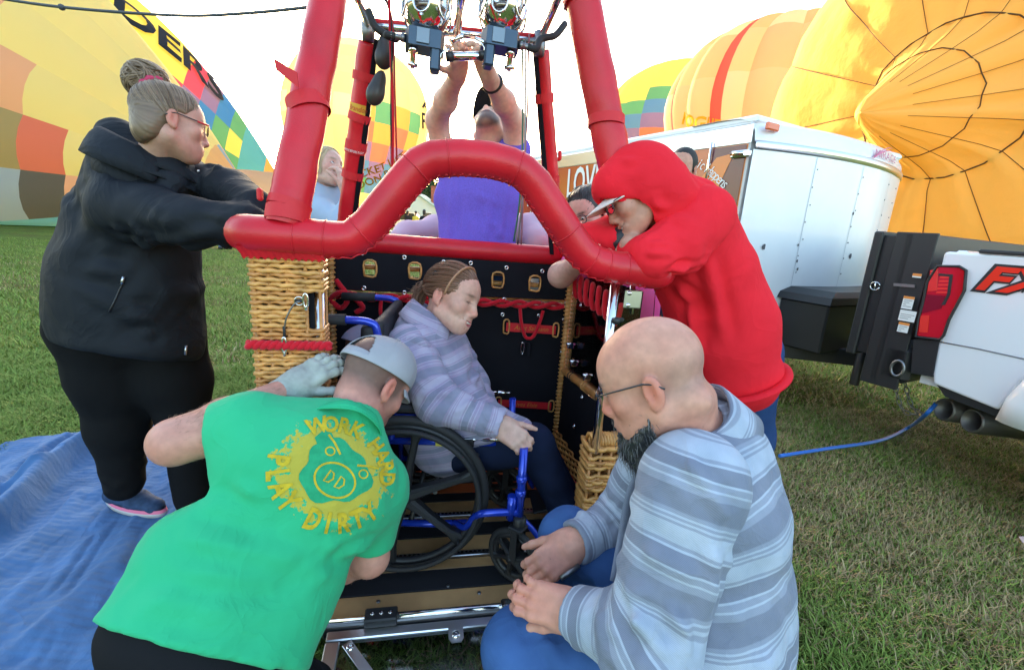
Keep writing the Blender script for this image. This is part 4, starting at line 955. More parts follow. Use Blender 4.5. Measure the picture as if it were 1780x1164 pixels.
# ---- twin burner
TB = thing('twin_burner', 'chrome twin burner with two perforated cans above the basket', 'burner', onv(805, 60, .42))
MCOP = mat('coil_steel', (.35, .3, .26), .3, 1.); MGUN = mat('blue_grey_anodised', (.05, .075, .11), .38, .6); MGUN2 = mat('pale_anodised', (.16, .19, .22), .35, .7)
MCAN = mat('can_chrome', (.72, .70, .68), .10, 1., bump=(9, .12, .01))
def can(px, name_i, hole_ph):
    top = onv(px, -75, .42); base = onv(px, 52, .42); c = base; A = nz(np.array([.03, .05, 1.])); rr_ = .078
    bn = thing('x', None, None) if False else None
    x, y, z = frame_from(A, ex); nk, ni = 144, 46; H_ = .30; keep = []; V = []
    for i in range(ni):
        h = -.012+H_*i/(ni-1); q = min(1., (h+.012)/.075); r = rr_*(.46+.54*math.sin(q*math.pi/2)**.75)
        for k in range(nk): a = 2*math.pi*k/nk; V.append(c+z*h+r*(math.cos(a)*x+math.sin(a)*y))
    Fc = []
    for i in range(ni-1):
        h = -.012+H_*(i+.5)/(ni-1)
        for k in range(nk):
            a = 2*math.pi*(k+.5)/nk; hole = False
            for j in range(6):
                da = ((a-(j*math.pi/3+hole_ph)+math.pi) % (2*math.pi)-math.pi)*rr_
                for hc in (.058, .165):
                    if (da/.0265)**2+((h-hc)/.041)**2 < 1: hole = True
            if not hole: Fc.append((i*nk+k, i*nk+(k+1) % nk, (i+1)*nk+(k+1) % nk, (i+1)*nk+k))
    m = MB(); m.add(V, Fc, 0, True); o = m.build('burner_can', MCAN, TB)
    for j in range(6):
        for hc in (.058, .165):
            pts = []
            for t in np.linspace(0, 2*math.pi, 20, endpoint=False):
                a = j*math.pi/3+hole_ph+.0265*math.cos(t)/rr_; h = hc+.041*math.sin(t); pts.append(c+z*h+(rr_*.995)*(math.cos(a)*x+math.sin(a)*y))
            m = MB(); m.tube(pts, .0035, 6, closed=True); m.build('hole_rim', MCH, o)
    m = MB(); m.tube([c+z*(.02+.26*t/60)+.052*(math.cos(t*.62)*x+math.sin(t*.62)*y) for t in range(60)], .0075, 7); m.build('coil', MCOP, o)
    return c, x, y, z
for px, sg, ph in ((740, -1, .3), (871, 1, .25)):
    c, x, y, z = can(px, 0, ph)
    d = -sg                                                    # towards the other burner
    m = MB(); m.prism([c-z*.012+x*a+y*b for a, b in ((-.05*1, -.045), (.05, -.045), (.062, -.01), (.062, .04), (-.062, .04), (-.062, -.01))], -z, .052); m.build('valve_block', MGUN, TB)
    m = MB(); m.box(c-z*.036-y*.047-x*sg*.012 + x*(-.018 if sg < 0 else 0), (.04, .006, .044), (x, y, z), .001); m.build('face_plate', MGUN2, TB)
    m = MB(); m.box(c-z*.09+x*d*.035-y*.015, (.034, .05, .075), (x, y, z), .006); m.build('grip_block', MGUN, TB)
    m = MB(); m.lathe(c-z*.064+x*sg*.035-y*.02, -z, [(.0, 0), (.014, 0), (.014, .014), (.010, .016), (.009, .05), (.0075, .052), (.0075, .062), (0, .062)], 12); m.tube([c-z*.118+x*sg*.02-y*.02, c-z*.118+x*sg*.05-y*.035], .007, 8); m.build('pilot_valve', MCH, TB)
    p0 = c-z*.04+x*sg*.062-y*.01
    m = MB(); m.lathe(p0, x*sg, [(0, 0), (.013, 0), (.013, .012), (.010, .014), (.010, .04), (.012, .04), (.012, .046)], 12); m.build('hose_fitting', MSTL, TB)
    tgt = [onv(640, 18, .45), onv(655, 50, .44), onv(690, 68, .43)] if sg < 0 else [onv(982, 42, .5), onv(965, 62, .46), onv(940, 68, .44)]
    m = MB(); m.tube(spline([tgt[0], tgt[1], tgt[2], p0+x*sg*.06, p0+x*sg*.03], 6), .0115, 10); m.build('fuel_hose', MRUB, TB)
    m = MB(); q = c-z*.07+x*d*.052-y*.02; m.tube([q-z*.05, q-z*.0, q+x*d*.012+z*.012, q+x*d*.03+z*.02], .003, 6); m.build('trigger_rod', MCH, TB)
    m = MB(); a = onv(785 if sg < 0 else 825, 74 if sg < 0 else 66, .40); b = onv(803 if sg < 0 else 843, 63 if sg < 0 else 75, .40); m.lathe(a, b-a, [(0, 0), (.005, 0), (.008, .03), (.008, .045), (0, .047)], 10); m.build('trigger_lever', MCH, TB)
bar0, bar1 = onv(775, 99, .40), onv(845, 97, .40)
m = MB(); m.tube([bar0, bar1], .0135, 14); m.build('grip_bar', MCH, TB)
for q, d in ((bar0, bar1-bar0), (bar1, bar0-bar1)): m = MB(); m.tube([q, q+nz(d)*.022], .0155, 14); m.build('grip_collar', MBLK, TB)
m = MB(); q = onv(880, 59, .40); m.box(q-ey*.02, (.024, .003, .032), (ex, ey, uz), .001); m.build('maker_badge', mat('badge_yellow', (.7, .4, .08), .5), TB)
m = MB(); m.prism([q-ey*.0225+ex*a+uz*b for a, b in ((-.009, .013), (.009, .013), (.009, -.013), (-.009, -.013))], -ey, .0006); m.prism([q-ey*.0235+ex*a+uz*b for a, b in ((-.006, -.01), (.004, -.01), (.006, -.002), (-.002, .002))], -ey, .0006); m.build('badge_print', mat('badge_blue', (.08, .10, .3), .5), TB)
# mirrors / straps hanging by the rear left upright
for i, (px, py, dx, hh, lab) in enumerate(((668, 88, 0, .115, 'upper of two black leather pouches hanging at the rear left upright'), (656, 152, 6, .12, 'lower black leather pouch hanging tilted at the rear left upright'))):
    c = onv(px, py, .6); a = nz(uz+ex*(.05 if i == 0 else .32)); x, y, z = frame_from(a, ex); s_ = SDF(); s_.el(c, (.026, .018, hh/2), np.array([x, y, z]), .01); s_.el(c-z*hh*.22, (.03, .02, hh*.28), np.array([x, y, z]), .02)
    V, Q_ = s_.mesh(.004); o = solid('leather_pouch', V, Q_, mat('black_leather', (.03, .027, .025), .4)); tag(o, lab, 'pouch')
for i, (P, r_, mt_, lab) in enumerate((
    ([onv(676, -20, .5), onv(679, 80, .5), onv(683, 200, .5), onv(682, 300, .55)], .005, MROPE, 'red control line hanging left of the burners, the left one of a close pair'),
    ([onv(664, -20, .5), onv(682, 40, .5), onv(686, 150, .5), onv(690, 290, .55)], .0035, mat('dark_red_line', (.35, .02, .02), .6), 'thin dark red line hanging beside the red control line'),
    ([onv(655, -15, .5), onv(679, 30, .5), onv(680, 200, .5), onv(681, 285, .55)], .004, MRUB, 'black cord hanging close to the red control lines'),
    ([onv(908, 70, .6), onv(909, 200, .6), onv(904, 340, .6), onv(893, 420, .62)], .0035, mat('green_cord', (.03, .12, .07), .6), 'dark green cord hanging down beside the rear right upright'),
    ([onv(913, 70, .6), onv(913, 220, .6), onv(909, 330, .6), onv(900, 425, .62)], .0035, MSTL, 'grey cord hanging down beside the rear right upright'),
    ([onv(920, 60, .6), onv(918, 110, .6), onv(917, 190, .6), onv(911, 300, .6), onv(906, 425, .62)], .0035, mat('mauve_cord', (.3, .12, .15), .6), 'mauve knotted cord hanging down beside the rear right upright'))):
    m = MB(); m.tube(spline(P, 8), r_, 6); o = m.build('hanging_cord', mt_, None, cat='cord', label=lab)
m = MB()
for a, b in (((965, -30), (985, 20)), ((990, -30), (986, 22)), ((960, -30), (984, 25)), ((1010, -30), (987, 20))): m.tube([onv(*a, .5), onv(*b, .5)], .002, 5)
m.build('suspension_wires', MSTL, bk, kind='stuff')
m = MB(); P = spline([T(-60, -12, 2.3), T(100, 12, 2.2), T(300, 27, 2.05), T(420, 24, 1.9), T(545, 12, 1.75), T(600, 5, 1.7)], 8); m.tube(P, .0065, 8); q = T(107, 13, 2.19); s_ = m
m.lathe(q-ex*.012, ex, [(0, 0), (.012, .004), (.014, .012), (.011, .022), (0, .026)], 10)
m.build('tether_rope', mat('dark_rope', (.05, .06, .075), .6), None, cat='rope', label='dark tether rope running from upper left to the front left upright')
# ---- wicker front left post: loops of cane woven round stakes
def loop_mesh(par, u0, u1, d, r, mt_, n=44, nst=4):
    P = []; per = 2*(u1-u0)+2*d
    for k in range(n):
        s_ = per*k/n
        if s_ < (u1-u0): q = (u0+s_, 0)
        elif s_ < (u1-u0)+d: q = (u1, s_-(u1-u0))
        elif s_ < 2*(u1-u0)+d: q = (u1-(s_-(u1-u0)-d), d)
        else: q = (u0, d-(s_-2*(u1-u0)-d))
        w_ = .0055*math.cos(math.pi*(q[0]-u0)/((u1-u0)/nst)+math.pi*par); n_ = -1 if s_ < (u1-u0) else (1 if (u1-u0)+d < s_ < 2*(u1-u0)+d else 0)
        wob = .0018*math.sin(9*q[0]*20+par*2)
        P.append(np.array([q[0], q[1]+n_*w_, wob]))
    m = MB(); m.tube(P, r, 6, closed=True); return m.mesh('wicker_strand', mats=[mt_])
def weave(u0, u1, d, z0, z1, pitch, r, v0=0., nst=4, skip=None, parent=None, tilt=0.):
    var = [[loop_mesh(p, u0, u1, d, r*f, mt_, nst=nst) for p in (0, 1)] for f, mt_ in ((1, MWK), (.9, MWK2), (1.08, MWK))]
    var2 = [[loop_mesh(p, u0, skip[2], d, r*f, mt_, nst=3) for p in (0, 1)] for f, mt_ in ((1, MWK), (.9, MWK2), (1.08, MWK))] if skip else None
    z = z0; k = 0
    while z < z1:
        vs = var2 if skip and skip[0] < z < skip[1] else var
        tx, ty = rng.normal(0, .012), rng.normal(0, .012)+tilt
        o = FLc+v0*ey+uz*z; x = nz(ex+uz*ty); y = nz(ey+uz*tx)
        link('wicker_strand', vs[rng.integers(0, 3)][k % 2], None, parent, M=mtx(o, x, y, np.cross(x, y))); z += pitch*(.9+.2*rng.random()); k += 1
wp = MB()
for u in (-.01, .025, .07, .115, .15):
    for v in (.0, .07): wp.tube([B(u, v+.0, .08), B(u, v, 1.16)], .005, 6)
wk = wp.build('corner_post', MWK2, bk)
m = MB(); m.box(B(.07, .035, .62), (.14, .05, 1.08), (ex, ey, uz)); m.build('post_core', MLIN, wk)
weave(-.016, .155, .07, .10, 1.165, .0118, .0064, -.004, 4, (.975, 1.07, .112), bk)
m = MB(); m.tube([B(.142, .02, .1), B(.142, .02, 1.15)], .0145, 14); m.build('latch_pole', MCH, bk)
m = MB(); P = [];
for z in (.951,):
    for b_ in range(2):
        m.tube([B(-.03+.205*k/40, -.016+.006*math.sin(k*.9+b_*math.pi), z-.02+.006*math.cos(k*.9+b_*math.pi)) for k in range(41)], .0085, 8)
m.build('rope_band', MROPE, bk)
m = MB(); c0 = onv(527, 523, -.02); c1 = onv(494, 575, -.02); P = spline([c0, onv(512, 528, -.025), onv(498, 552, -.025), c1], 6); m.tube(P, .0022, 6); m.build('wire_lanyard', MSTL, bk)
m = MB(); m.tube(spline([c1+uz*.012, c1-uz*.015], 2), .004, 6); m.build('lanyard_ferrule', MRUB, bk); m = MB(); m.tube([c0-ex*.02+uz*.0, c0+ex*.0], .0045, 6); m.build('lanyard_ferrule', MRUB, bk)
for (px, py, w_, h_) in ((494, 600, .011, .022), (531, 522, .012, .018)):
    c = onv(px, py, -.022); m = MB(); m.tube([c+ex*w_*.5*math.cos(a)+uz*h_*math.sin(a) for a in np.linspace(0, 2*math.pi, 16, endpoint=False)], .0028, 6, closed=True); m.lathe(c-uz*h_*.9, -uz, [(.004, 0), (.005, .008), (0, .012)], 8); m.build('carabiner', MCH, bk)
c = onv(520, 523, -.02); m = MB(); m.tube([c+.011*(math.cos(a)*ex+math.sin(a)*uz) for a in np.linspace(0, 6.28, 14, endpoint=False)], .002, 6, closed=True); m.build('split_ring', MCH, bk)
# ---- right stub by the doorway
weave(.955, 1.10, .08, .10, .595, .0128, .0068, -.004, 4, None, bk)
m = MB()
for u in (.96, .995, .03+1.0, 1.065, 1.095):
    for v in (0, .075): m.tube([B(u, v, .1), B(u, v, .6)], .005, 6)
m.build('corner_post', MWK2, bk)
m = MB(); m.tube([B(.965+.0026*k*.5, .035+.026*math.cos(k*.8), .61+.024*math.sin(k*.8)) for k in range(100)], .0062, 6); m.build('cane_wrap', MWK, bk)
m = MB(); m.tube([onv(1070, 488, 0), onv(1034, 785, .0)], .0145, 14); m.build('door_pole', MCH, bk)
m = MB(); q = onv(1100, 520, -.005); m.box(q, (.055, .006, .055), (ex, ey, uz), .012); m.build('pole_bracket', MAL, bk)
for dz in (.018, -.018): m = MB(); m.lathe(q-ex*.015+uz*dz-ey*.003, -ey, [(0, .005), (.006, .005), (.007, 0)], 10); m.build('bolt', MCH, bk)
m = MB(); m.prism([onv(a, b, .012) for a, b in ((1072, 500), (1140, 504), (1136, 560), (1066, 690))], ey, .005); m.build('acrylic_pane', MACR, bk)
m = MB(); m.tube([onv(1100, 490, .02), onv(1098, 545, .02)], .009, 10); m.build('latch_pole', MCH, bk)
for (px, py, v) in ((1066, 555, -.02), (1043, 665, -.02)):
    q = onv(px, py, v); m = MB(); m.lathe(q, -ey, [(0, .03), (.01, .03), (.012, .02), (.006, .018), (.006, 0)], 10); m.box(q+ex*.018, (.03, .012, .012), (ex, ey, uz), .003); m.build('latch_bolt', MBLK, bk)
# ---- side and back walls with canvas liners
def panel(P00, P10, P11, P01, holes=(), name='liner_panel', par=bk, n=(28, 12), mt_=MLIN, sag=.004, th=.004, nrm=None):
    P00, P10, P11, P01 = map(np.array, (P00, P10, P11, P01)); V = []; nu, nv = n
    us = sorted(set([i/nu for i in range(nu+1)] + [h[k] for h in holes for k in (0, 1)])); vs = sorted(set([i/nv for i in range(nv+1)] + [h[k] for h in holes for k in (2, 3)]))
    nn_ = nrm if nrm is not None else nz(np.cross(P10-P00, P01-P00)); Fc = []
    for u in us:
        for v in vs: p = (1-u)*((1-v)*P00+v*P01)+u*((1-v)*P10+v*P11); V.append(p+nn_*sag*float(fbm(np.array([p*9])[0], 2)))
    for i in range(len(us)-1):
        for j in range(len(vs)-1):
            cu, cv = (us[i]+us[i+1])/2, (vs[j]+vs[j+1])/2
            if any(h[0] < cu < h[1] and h[2] < cv < h[3] for h in holes): continue
            Fc.append((i*len(vs)+j, (i+1)*len(vs)+j, (i+1)*len(vs)+j+1, i*len(vs)+j+1))
    m = MB(); m.add(V, Fc, 0, True); return m.build(name, mt_, par)
vb = BD-.02
def hole_uv(px, py, w_, h_, z0, z1):
    p = onv(px, py, vb)-FLc; u = (p@ex)/BW; v = (p[2]-z0)/(z1-z0); return (u-w_/2/BW, u+w_/2/BW, v-h_/2/(z1-z0), v+h_/2/(z1-z0))
hl = [(643, 467), (721, 471), (865, 487), (929, 493)]
panel(B(0, vb, .955), B(BW, vb, .945), B(BW, vb, 1.11), B(0, vb, 1.125), [hole_uv(*h, .042, .058, .95, 1.118) for h in hl])
panel(B(0, vb, FZ), B(BW, vb, FZ), B(BW, vb, .905), B(0, vb, .915), n=(24, 20))
for h in hl:
    c = onv(*h, vb)-ey*.004; m = MB(); a, b = .023, .031; P = [c+ex*x+uz*z for x, z in ((-a, -b), (a, -b), (a, b), (-a, b))]; m.tube(spline(P+[P[0]], 3), .0045, 6); m.build('slot_binding', MWK, bk)
m = MB(); m.box(B(BW/2, BD+.012, .62), (BW-.02, .02, 1.0), (ex, ey, uz)); 
def wall_strands(a, b, z0, z1, n, par, r=.0065):
    L = np.linalg.norm(b-a); d = nz(b-a); nr = np.cross(d, uz)
    st = []
    for p in (0, 1):
        m = MB(); k_ = int(L/.0125); m.tube([d*L*k/k_+nr*.006*math.cos(math.pi*L*k/k_/.045+p*math.pi) for k in range(k_+1)], r, 5); st.append([m.mesh('wicker_strand', mats=[mt_]) for mt_ in (MWK, MWK2)])
    for k in range(n):
        z = z0+(z1-z0)*k/max(n-1, 1); link('wicker_strand', st[k % 2][int(rng.integers(0, 2))], None, par, M=mtx(a+uz*z, (1, 0, 0), (0, 1, 0), (0, 0, 1)))
wall_strands(B(0, BD+.01, 0), B(BW, BD+.01, 0), .906, .952, 4, bk)
wall_strands(B(0, BD+.0, 0), B(BW, BD+.0, 0), 1.112, 1.13, 2, bk)
wall_strands(B(0, BD+.02, 0), B(BW, BD+.02, 0), .1, .9, 24, bk, .016)
wall_strands(B(0, BD+.03, 0), B(BW, BD+.03, 0), .96, 1.1, 4, bk, .012)
wall_strands(B(-.02, .1, 0), B(-.02, BD, 0), .1, 1.12, 46, bk, .011)
panel(B(.015, .09, FZ), B(.015, vb, FZ), B(.015, vb, 1.12), B(.015, .09, 1.12), n=(12, 14))
panel(B(BW-.015, .10, FZ), B(BW-.015, vb, FZ), B(BW-.015, vb, .58), B(BW-.015, .10, .64), n=(12, 10))
wall_strands(B(BW+.012, .10, 0), B(BW+.012, BD, 0), .1, .58, 22, bk, .011)
# ropes woven along the back wall
m = MB()
for b_ in range(2): m.tube([B(.02+(BW-.06)*k/120, vb-.012+.012*math.sin(k*.33+b_*math.pi), .93-.012*k/120+.012*math.cos(k*.33+b_*math.pi)) for k in range(121)], .0105, 7)
m.build('rope_band', MROPE, bk)
m = MB(); P = spline([B(.05, vb-.03, 1.0), B(.10, vb-.05, .93), B(.07, vb-.04, .88), B(.03, vb-.04, .92), B(.09, vb-.06, .95), B(.16, vb-.04, .89), B(.13, vb-.04, .86)], 6); m.tube(P, .012, 8); m.build('rope_coil', MROPE, bk)
for px, py in ((665, 545), (700, 560)): 
    a = onv(px-3, py-25, vb-.01); m = MB(); m.tube(spline([a, onv(px-2, py+5, vb-.03), onv(px+18, py+20, vb-.02)], 4), .009, 8); m.build('rope_tail', MROPE, bk)
m = MB(); m.tube(spline([onv(904, 535, vb-.015), onv(906, 560, vb-.03), onv(912, 583, vb-.035), onv(919, 588, vb-.035), onv(928, 583, vb-.035), onv(938, 560, vb-.03), onv(944, 540, vb-.015)], 6), .0085, 8); m.build('rope_loop', MROPE, bk)
m = MB(); m.box(onv(919, 607, vb-.03), (.018, .012, .07), (ex, ey, uz), .004); m.tube([onv(918, 590, vb-.03), onv(908, 598, vb-.03), onv(906, 612, vb-.03)], .003, 6); m.build('pull_tab', MLIN, bk)
m = MB(); q = onv(908, 605, vb-.035); m.tube([q+ex*.008*math.cos(a)+uz*.03*math.sin(a) for a in np.linspace(0, 6.28, 14, endpoint=False)], .0025, 6, closed=True); m.build('carabiner', MCH, bk)
# red name straps
for (xa, ya, xb, yb, s_, w_) in ((880, 568, 966, 574, 'Aunt Salsaann', .042), (866, 700, 958, 706, 'Lives Elsie', .036), (612, 612, 668, 618, 'Mark', .03)):
    a, b = onv(xa, ya, vb-.012), onv(xb, yb, vb-.012); x = nz(b-a); y = np.cross(-ey, x)*-1; y = uz
    m = MB(); m.prism([a-y*w_/2, b-y*w_/2, b+y*w_/2, a+y*w_/2], ey, .003); o = m.build('name_strap', MYT if s_ == 'Mark' else MST, bk)
    V2, F2 = text_np(s_, 1, .3); wd = V2[:, 0].max()-V2[:, 0].min(); m = MB(); decal(V2*min(.03, np.linalg.norm(b-a)*.8/wd), F2, (a+b)/2, x, y, -ey, None, .002, mb=m); m.build('lettering', MGT, o, fix=False)
    for q in (a, b):
        m = MB(); P = [q+ex*dx+uz*dz for dx, dz in ((-.012, -w_*.7), (.012, -w_*.7), (.012, w_*.7), (-.012, w_*.7))]; m.tube(spline(P+[P[0]], 3), .004, 6); m.build('slot_binding', MWK, o)
# corner poles wrapped in cane
m = MB(); a, b = B(BW-.02, vb-.03, FZ), B(BW-.02, vb-.03, 1.11); m.tube([a, b], .013, 8)
m.tube([a+(b-a)*k/300+.0165*(math.cos(k*1.1)*ex+math.sin(k*1.1)*ey) for k in range(301)], .0048, 5, cap=False); m.build('wrapped_pole', MWK, bk)
m = MB(); a, b = B(.03, vb-.03, FZ), B(.03, vb-.03, 1.12); m.tube([a, b], .013, 8); m.tube([a+(b-a)*k/300+.0165*(math.cos(k*1.1)*ex+math.sin(k*1.1)*ey) for k in range(301)], .0048, 5, cap=False); m.build('wrapped_pole', MWK, bk)
# right side: cane rail, acrylic window with chrome clamps, coiled red rope
ra, rb = B(BW-.01, vb-.02, .60), B(BW-.01, .10, .665)
m = MB(); m.tube([ra+(rb-ra)*k/30 for k in range(31)], [.019+.002*(k % 7 == 0) for k in range(31)], 10); m.build('cane_rail', MWK2, bk)
for f in (.16, .42, .66): 
    c = ra+(rb-ra)*f; m = MB(); m.tube([c+(rb-ra)*.006*k+.0215*(math.cos(k*.9)*ex+math.sin(k*.9)*uz) for k in range(14)], .0028, 5); m.build('cane_tie', MRUB if f != .42 else MWK, bk)
m = MB(); m.prism([B(BW-.012, .09, .68), B(BW-.012, vb-.05, .62), B(BW-.012, vb-.05, 1.1), B(BW-.012, .09, 1.1)], ex, .005); m.build('acrylic_pane', MACR, bk)
for px, py in ((992, 598), (998, 628), (1021, 652)):
    c = onu(px, py, BW-.035); m = MB(); m.tube([c-ey*.016, c+ey*.016], .010, 8); m.tube([c-ex*.02, c+ex*.02], .007, 8); m.box(c-uz*.012, (.03, .012, .02), (ex, ey, uz), .003); m.build('clamp', MCH, bk)
m = MB(); P = []
for k in range(150):
    f = k/149; c = B(BW-.05, .66-.5*f, 1.075-.03*f); P.append(c+.012*math.cos(k*.30)*ex+.045*math.sin(k*.30)*uz-uz*.03+.012*math.cos(k*.3)*ey)
m.tube(P, .0095, 8); m.build('rope_coil', MROPE, bk)
# wicker and rope low in the right rear corner
wall_strands(B(BW-.03, .30, 0), B(BW-.03, vb-.04, 0), .105, .30, 16, bk, .006)
m = MB(); m.tube([B(BW-.042, .40+.35*k/40, .20+.012*math.sin(k*.9)) for k in range(41)], .012, 8); m.build('rope_band', MROPE, bk)
# grommets
gm = MB(); gm.lathe((0, 0, 0), (0, 0, 1), [(.0045, .0005), (.005, .003), (.008, .004), (.0105, .0025), (.011, 0)], 14); gme = gm.mesh('grommet', mats=[MCH])
for px, py in ((630, 440), (703, 447), (771, 455), (818, 457), (880, 465), (942, 471), (575, 490), (633, 500), (703, 508), (876, 520), (938, 527), (983, 527), (873, 546), (936, 548), (980, 555), (976, 612), (575, 590), (577, 655), (968, 680), (964, 730), (577, 720)):
    c = onv(px, py, vb)-ey*.007; link('grommet', gme, None, bk, M=mtx(c, ex, uz, -ey))
for px, py in ((1000, 740), (1012, 530), (1048, 540), (1014, 690), (1020, 770)):
    c = onu(px, py, BW-.02)-ex*.006; link('grommet', gme, None, bk, M=mtx(c, ey, uz, -ex))
# ---- floor: boards, grip strips, perforated aluminium tracks
m = MB(); m.box(B(BW/2, BD/2, .045), (BW, BD, .08), (ex, ey, uz)); m.build('floor_base', MBRN, bk)
layout = [(-.085, .008, 'w'), (.010, .10, 'g'), (.103, .150, 'w'), (.155, .183, 't'), (.188, .27, 'w'), (.272, .345, 'g'), (.348, .385, 'w'), (.39, .416, 't'), (.42, .50, 'w'), (.502, .56, 'g'), (.563, .64, 'r'), (.642, .70, 'g'), (.702, .765, 'r'), (.767, .84, 'g')]
for v0, v1, k in layout:
    zt = {'w': .1, 'r': .1, 'g': .102, 't': .106}[k]; m = MB(); m.box(B(BW/2, (v0+v1)/2, zt-.008), (BW-.02, v1-v0, .016), (ex, ey, uz), .002); o = m.build({'w': 'floor_board', 'r': 'floor_board', 'g': 'grip_strip', 't': 'floor_track'}[k], {'w': MWOOD, 'r': MWOODR, 'g': MGRIP, 't': MAL}[k], bk)
    if k == 't':
        m = MB()
        for j in range(68):
            c = B(.03+j*.0157, (v0+v1)/2+.004, zt+.0008); m.add([c+.0052*(math.cos(a)*ex+math.sin(a)*ey) for a in np.linspace(0, 6.28, 9)[:-1]], [tuple(range(8))])
        m.build('track_holes', MBLK, o, kind='stuff')
for u, v in ((.30, -.02), (.62, -.02), (.52, .02)): m = MB(); m.lathe(B(u, v, .1), uz, [(.007, 0), (.006, .003), (0, .003)], 8); m.build('screw', MSTL, bk)
# ---- dropped door: steel frame, acrylic pane, braces, hinge tube
def D(u, w_, z=0.): return B(u, -.108-w_, .085-.06*w_/.5+z)         # w: distance out from the sill
dp = MB(); dp.box(B(.45, -.097, .082), (.60, .012, .045), (ex, ey, uz), .003); dr = dp.build('door', MSTL, bk)
dn = nz(D(.4, .5)-D(.4, 0)); dk_ = np.cross(ex, dn)
for u0, u1, w0, w1 in ((.165, .84, .0, .03), (.165, .205, .03, .62), (.80, .84, .03, .62), (.165, .84, .62, .66)):
    c = (D(u0, w0)+D(u1, w1))/2; m = MB(); m.box(c, (u1-u0, w1-w0, .022), (ex, dn, dk_), .003); m.build('frame_bar', MAL, dr)
m = MB(); m.prism([D(.2, .03, .0), D(.80, .03, .0), D(.80, .62, .0), D(.2, .62, .0)], uz, .004); m.build('acrylic_pane', MACR, dr)
a, b = D(.225, .045, .014), D(.42, .30, .014); d = nz(b-a); m = MB(); m.box((a+b)/2, (np.linalg.norm(b-a), .028, .004), (d, np.cross(uz, d), uz), .001); br = m.build('brace', MAL, dr)
m = MB(); m.lathe(a+d*.02, uz, [(.011, .002), (.010, .007), (.004, .008), (.003, .005), (0, .005)], 14); m.build('bolt', MCH, br)
c = D(.535, .055, .012); m = MB(); m.prism([c+ex*x+dn*y for x, y in ((-.022, -.035), (.022, -.035), (.022, .01), (.014, .022), (-.014, .022), (-.022, .01))], uz, .004); tb_ = m.build('bracket', MAL, dr); m = MB(); m.lathe(c+uz*.004, uz, [(.013, 0), (.012, .005), (.005, .006), (0, .004)], 14); m.build('bolt', MCH, tb_)
m = MB(); m.tube([B(.13, -.088, .108), B(.92, -.088, .108)], .010, 12); m.build('hinge_tube', MCH, bk)
c = B(.315, -.092, .112); m = MB(); m.box(c, (.095, .05, .03), (ex, ey, uz), .004); hb = m.build('hinge_block', MBLK, bk)
for k in (-1, 0, 1): m = MB(); m.lathe(c+ex*.026*k+uz*.015, uz, [(.006, 0), (.006, .003), (.003, .002), (0, .002)], 10); m.build('bolt', MCH, hb)
c = B(.70, -.092, .110); m = MB(); m.box(c, (.04, .035, .035), (ex, ey, uz), .006); m.build('hinge_block', MCH, bk)
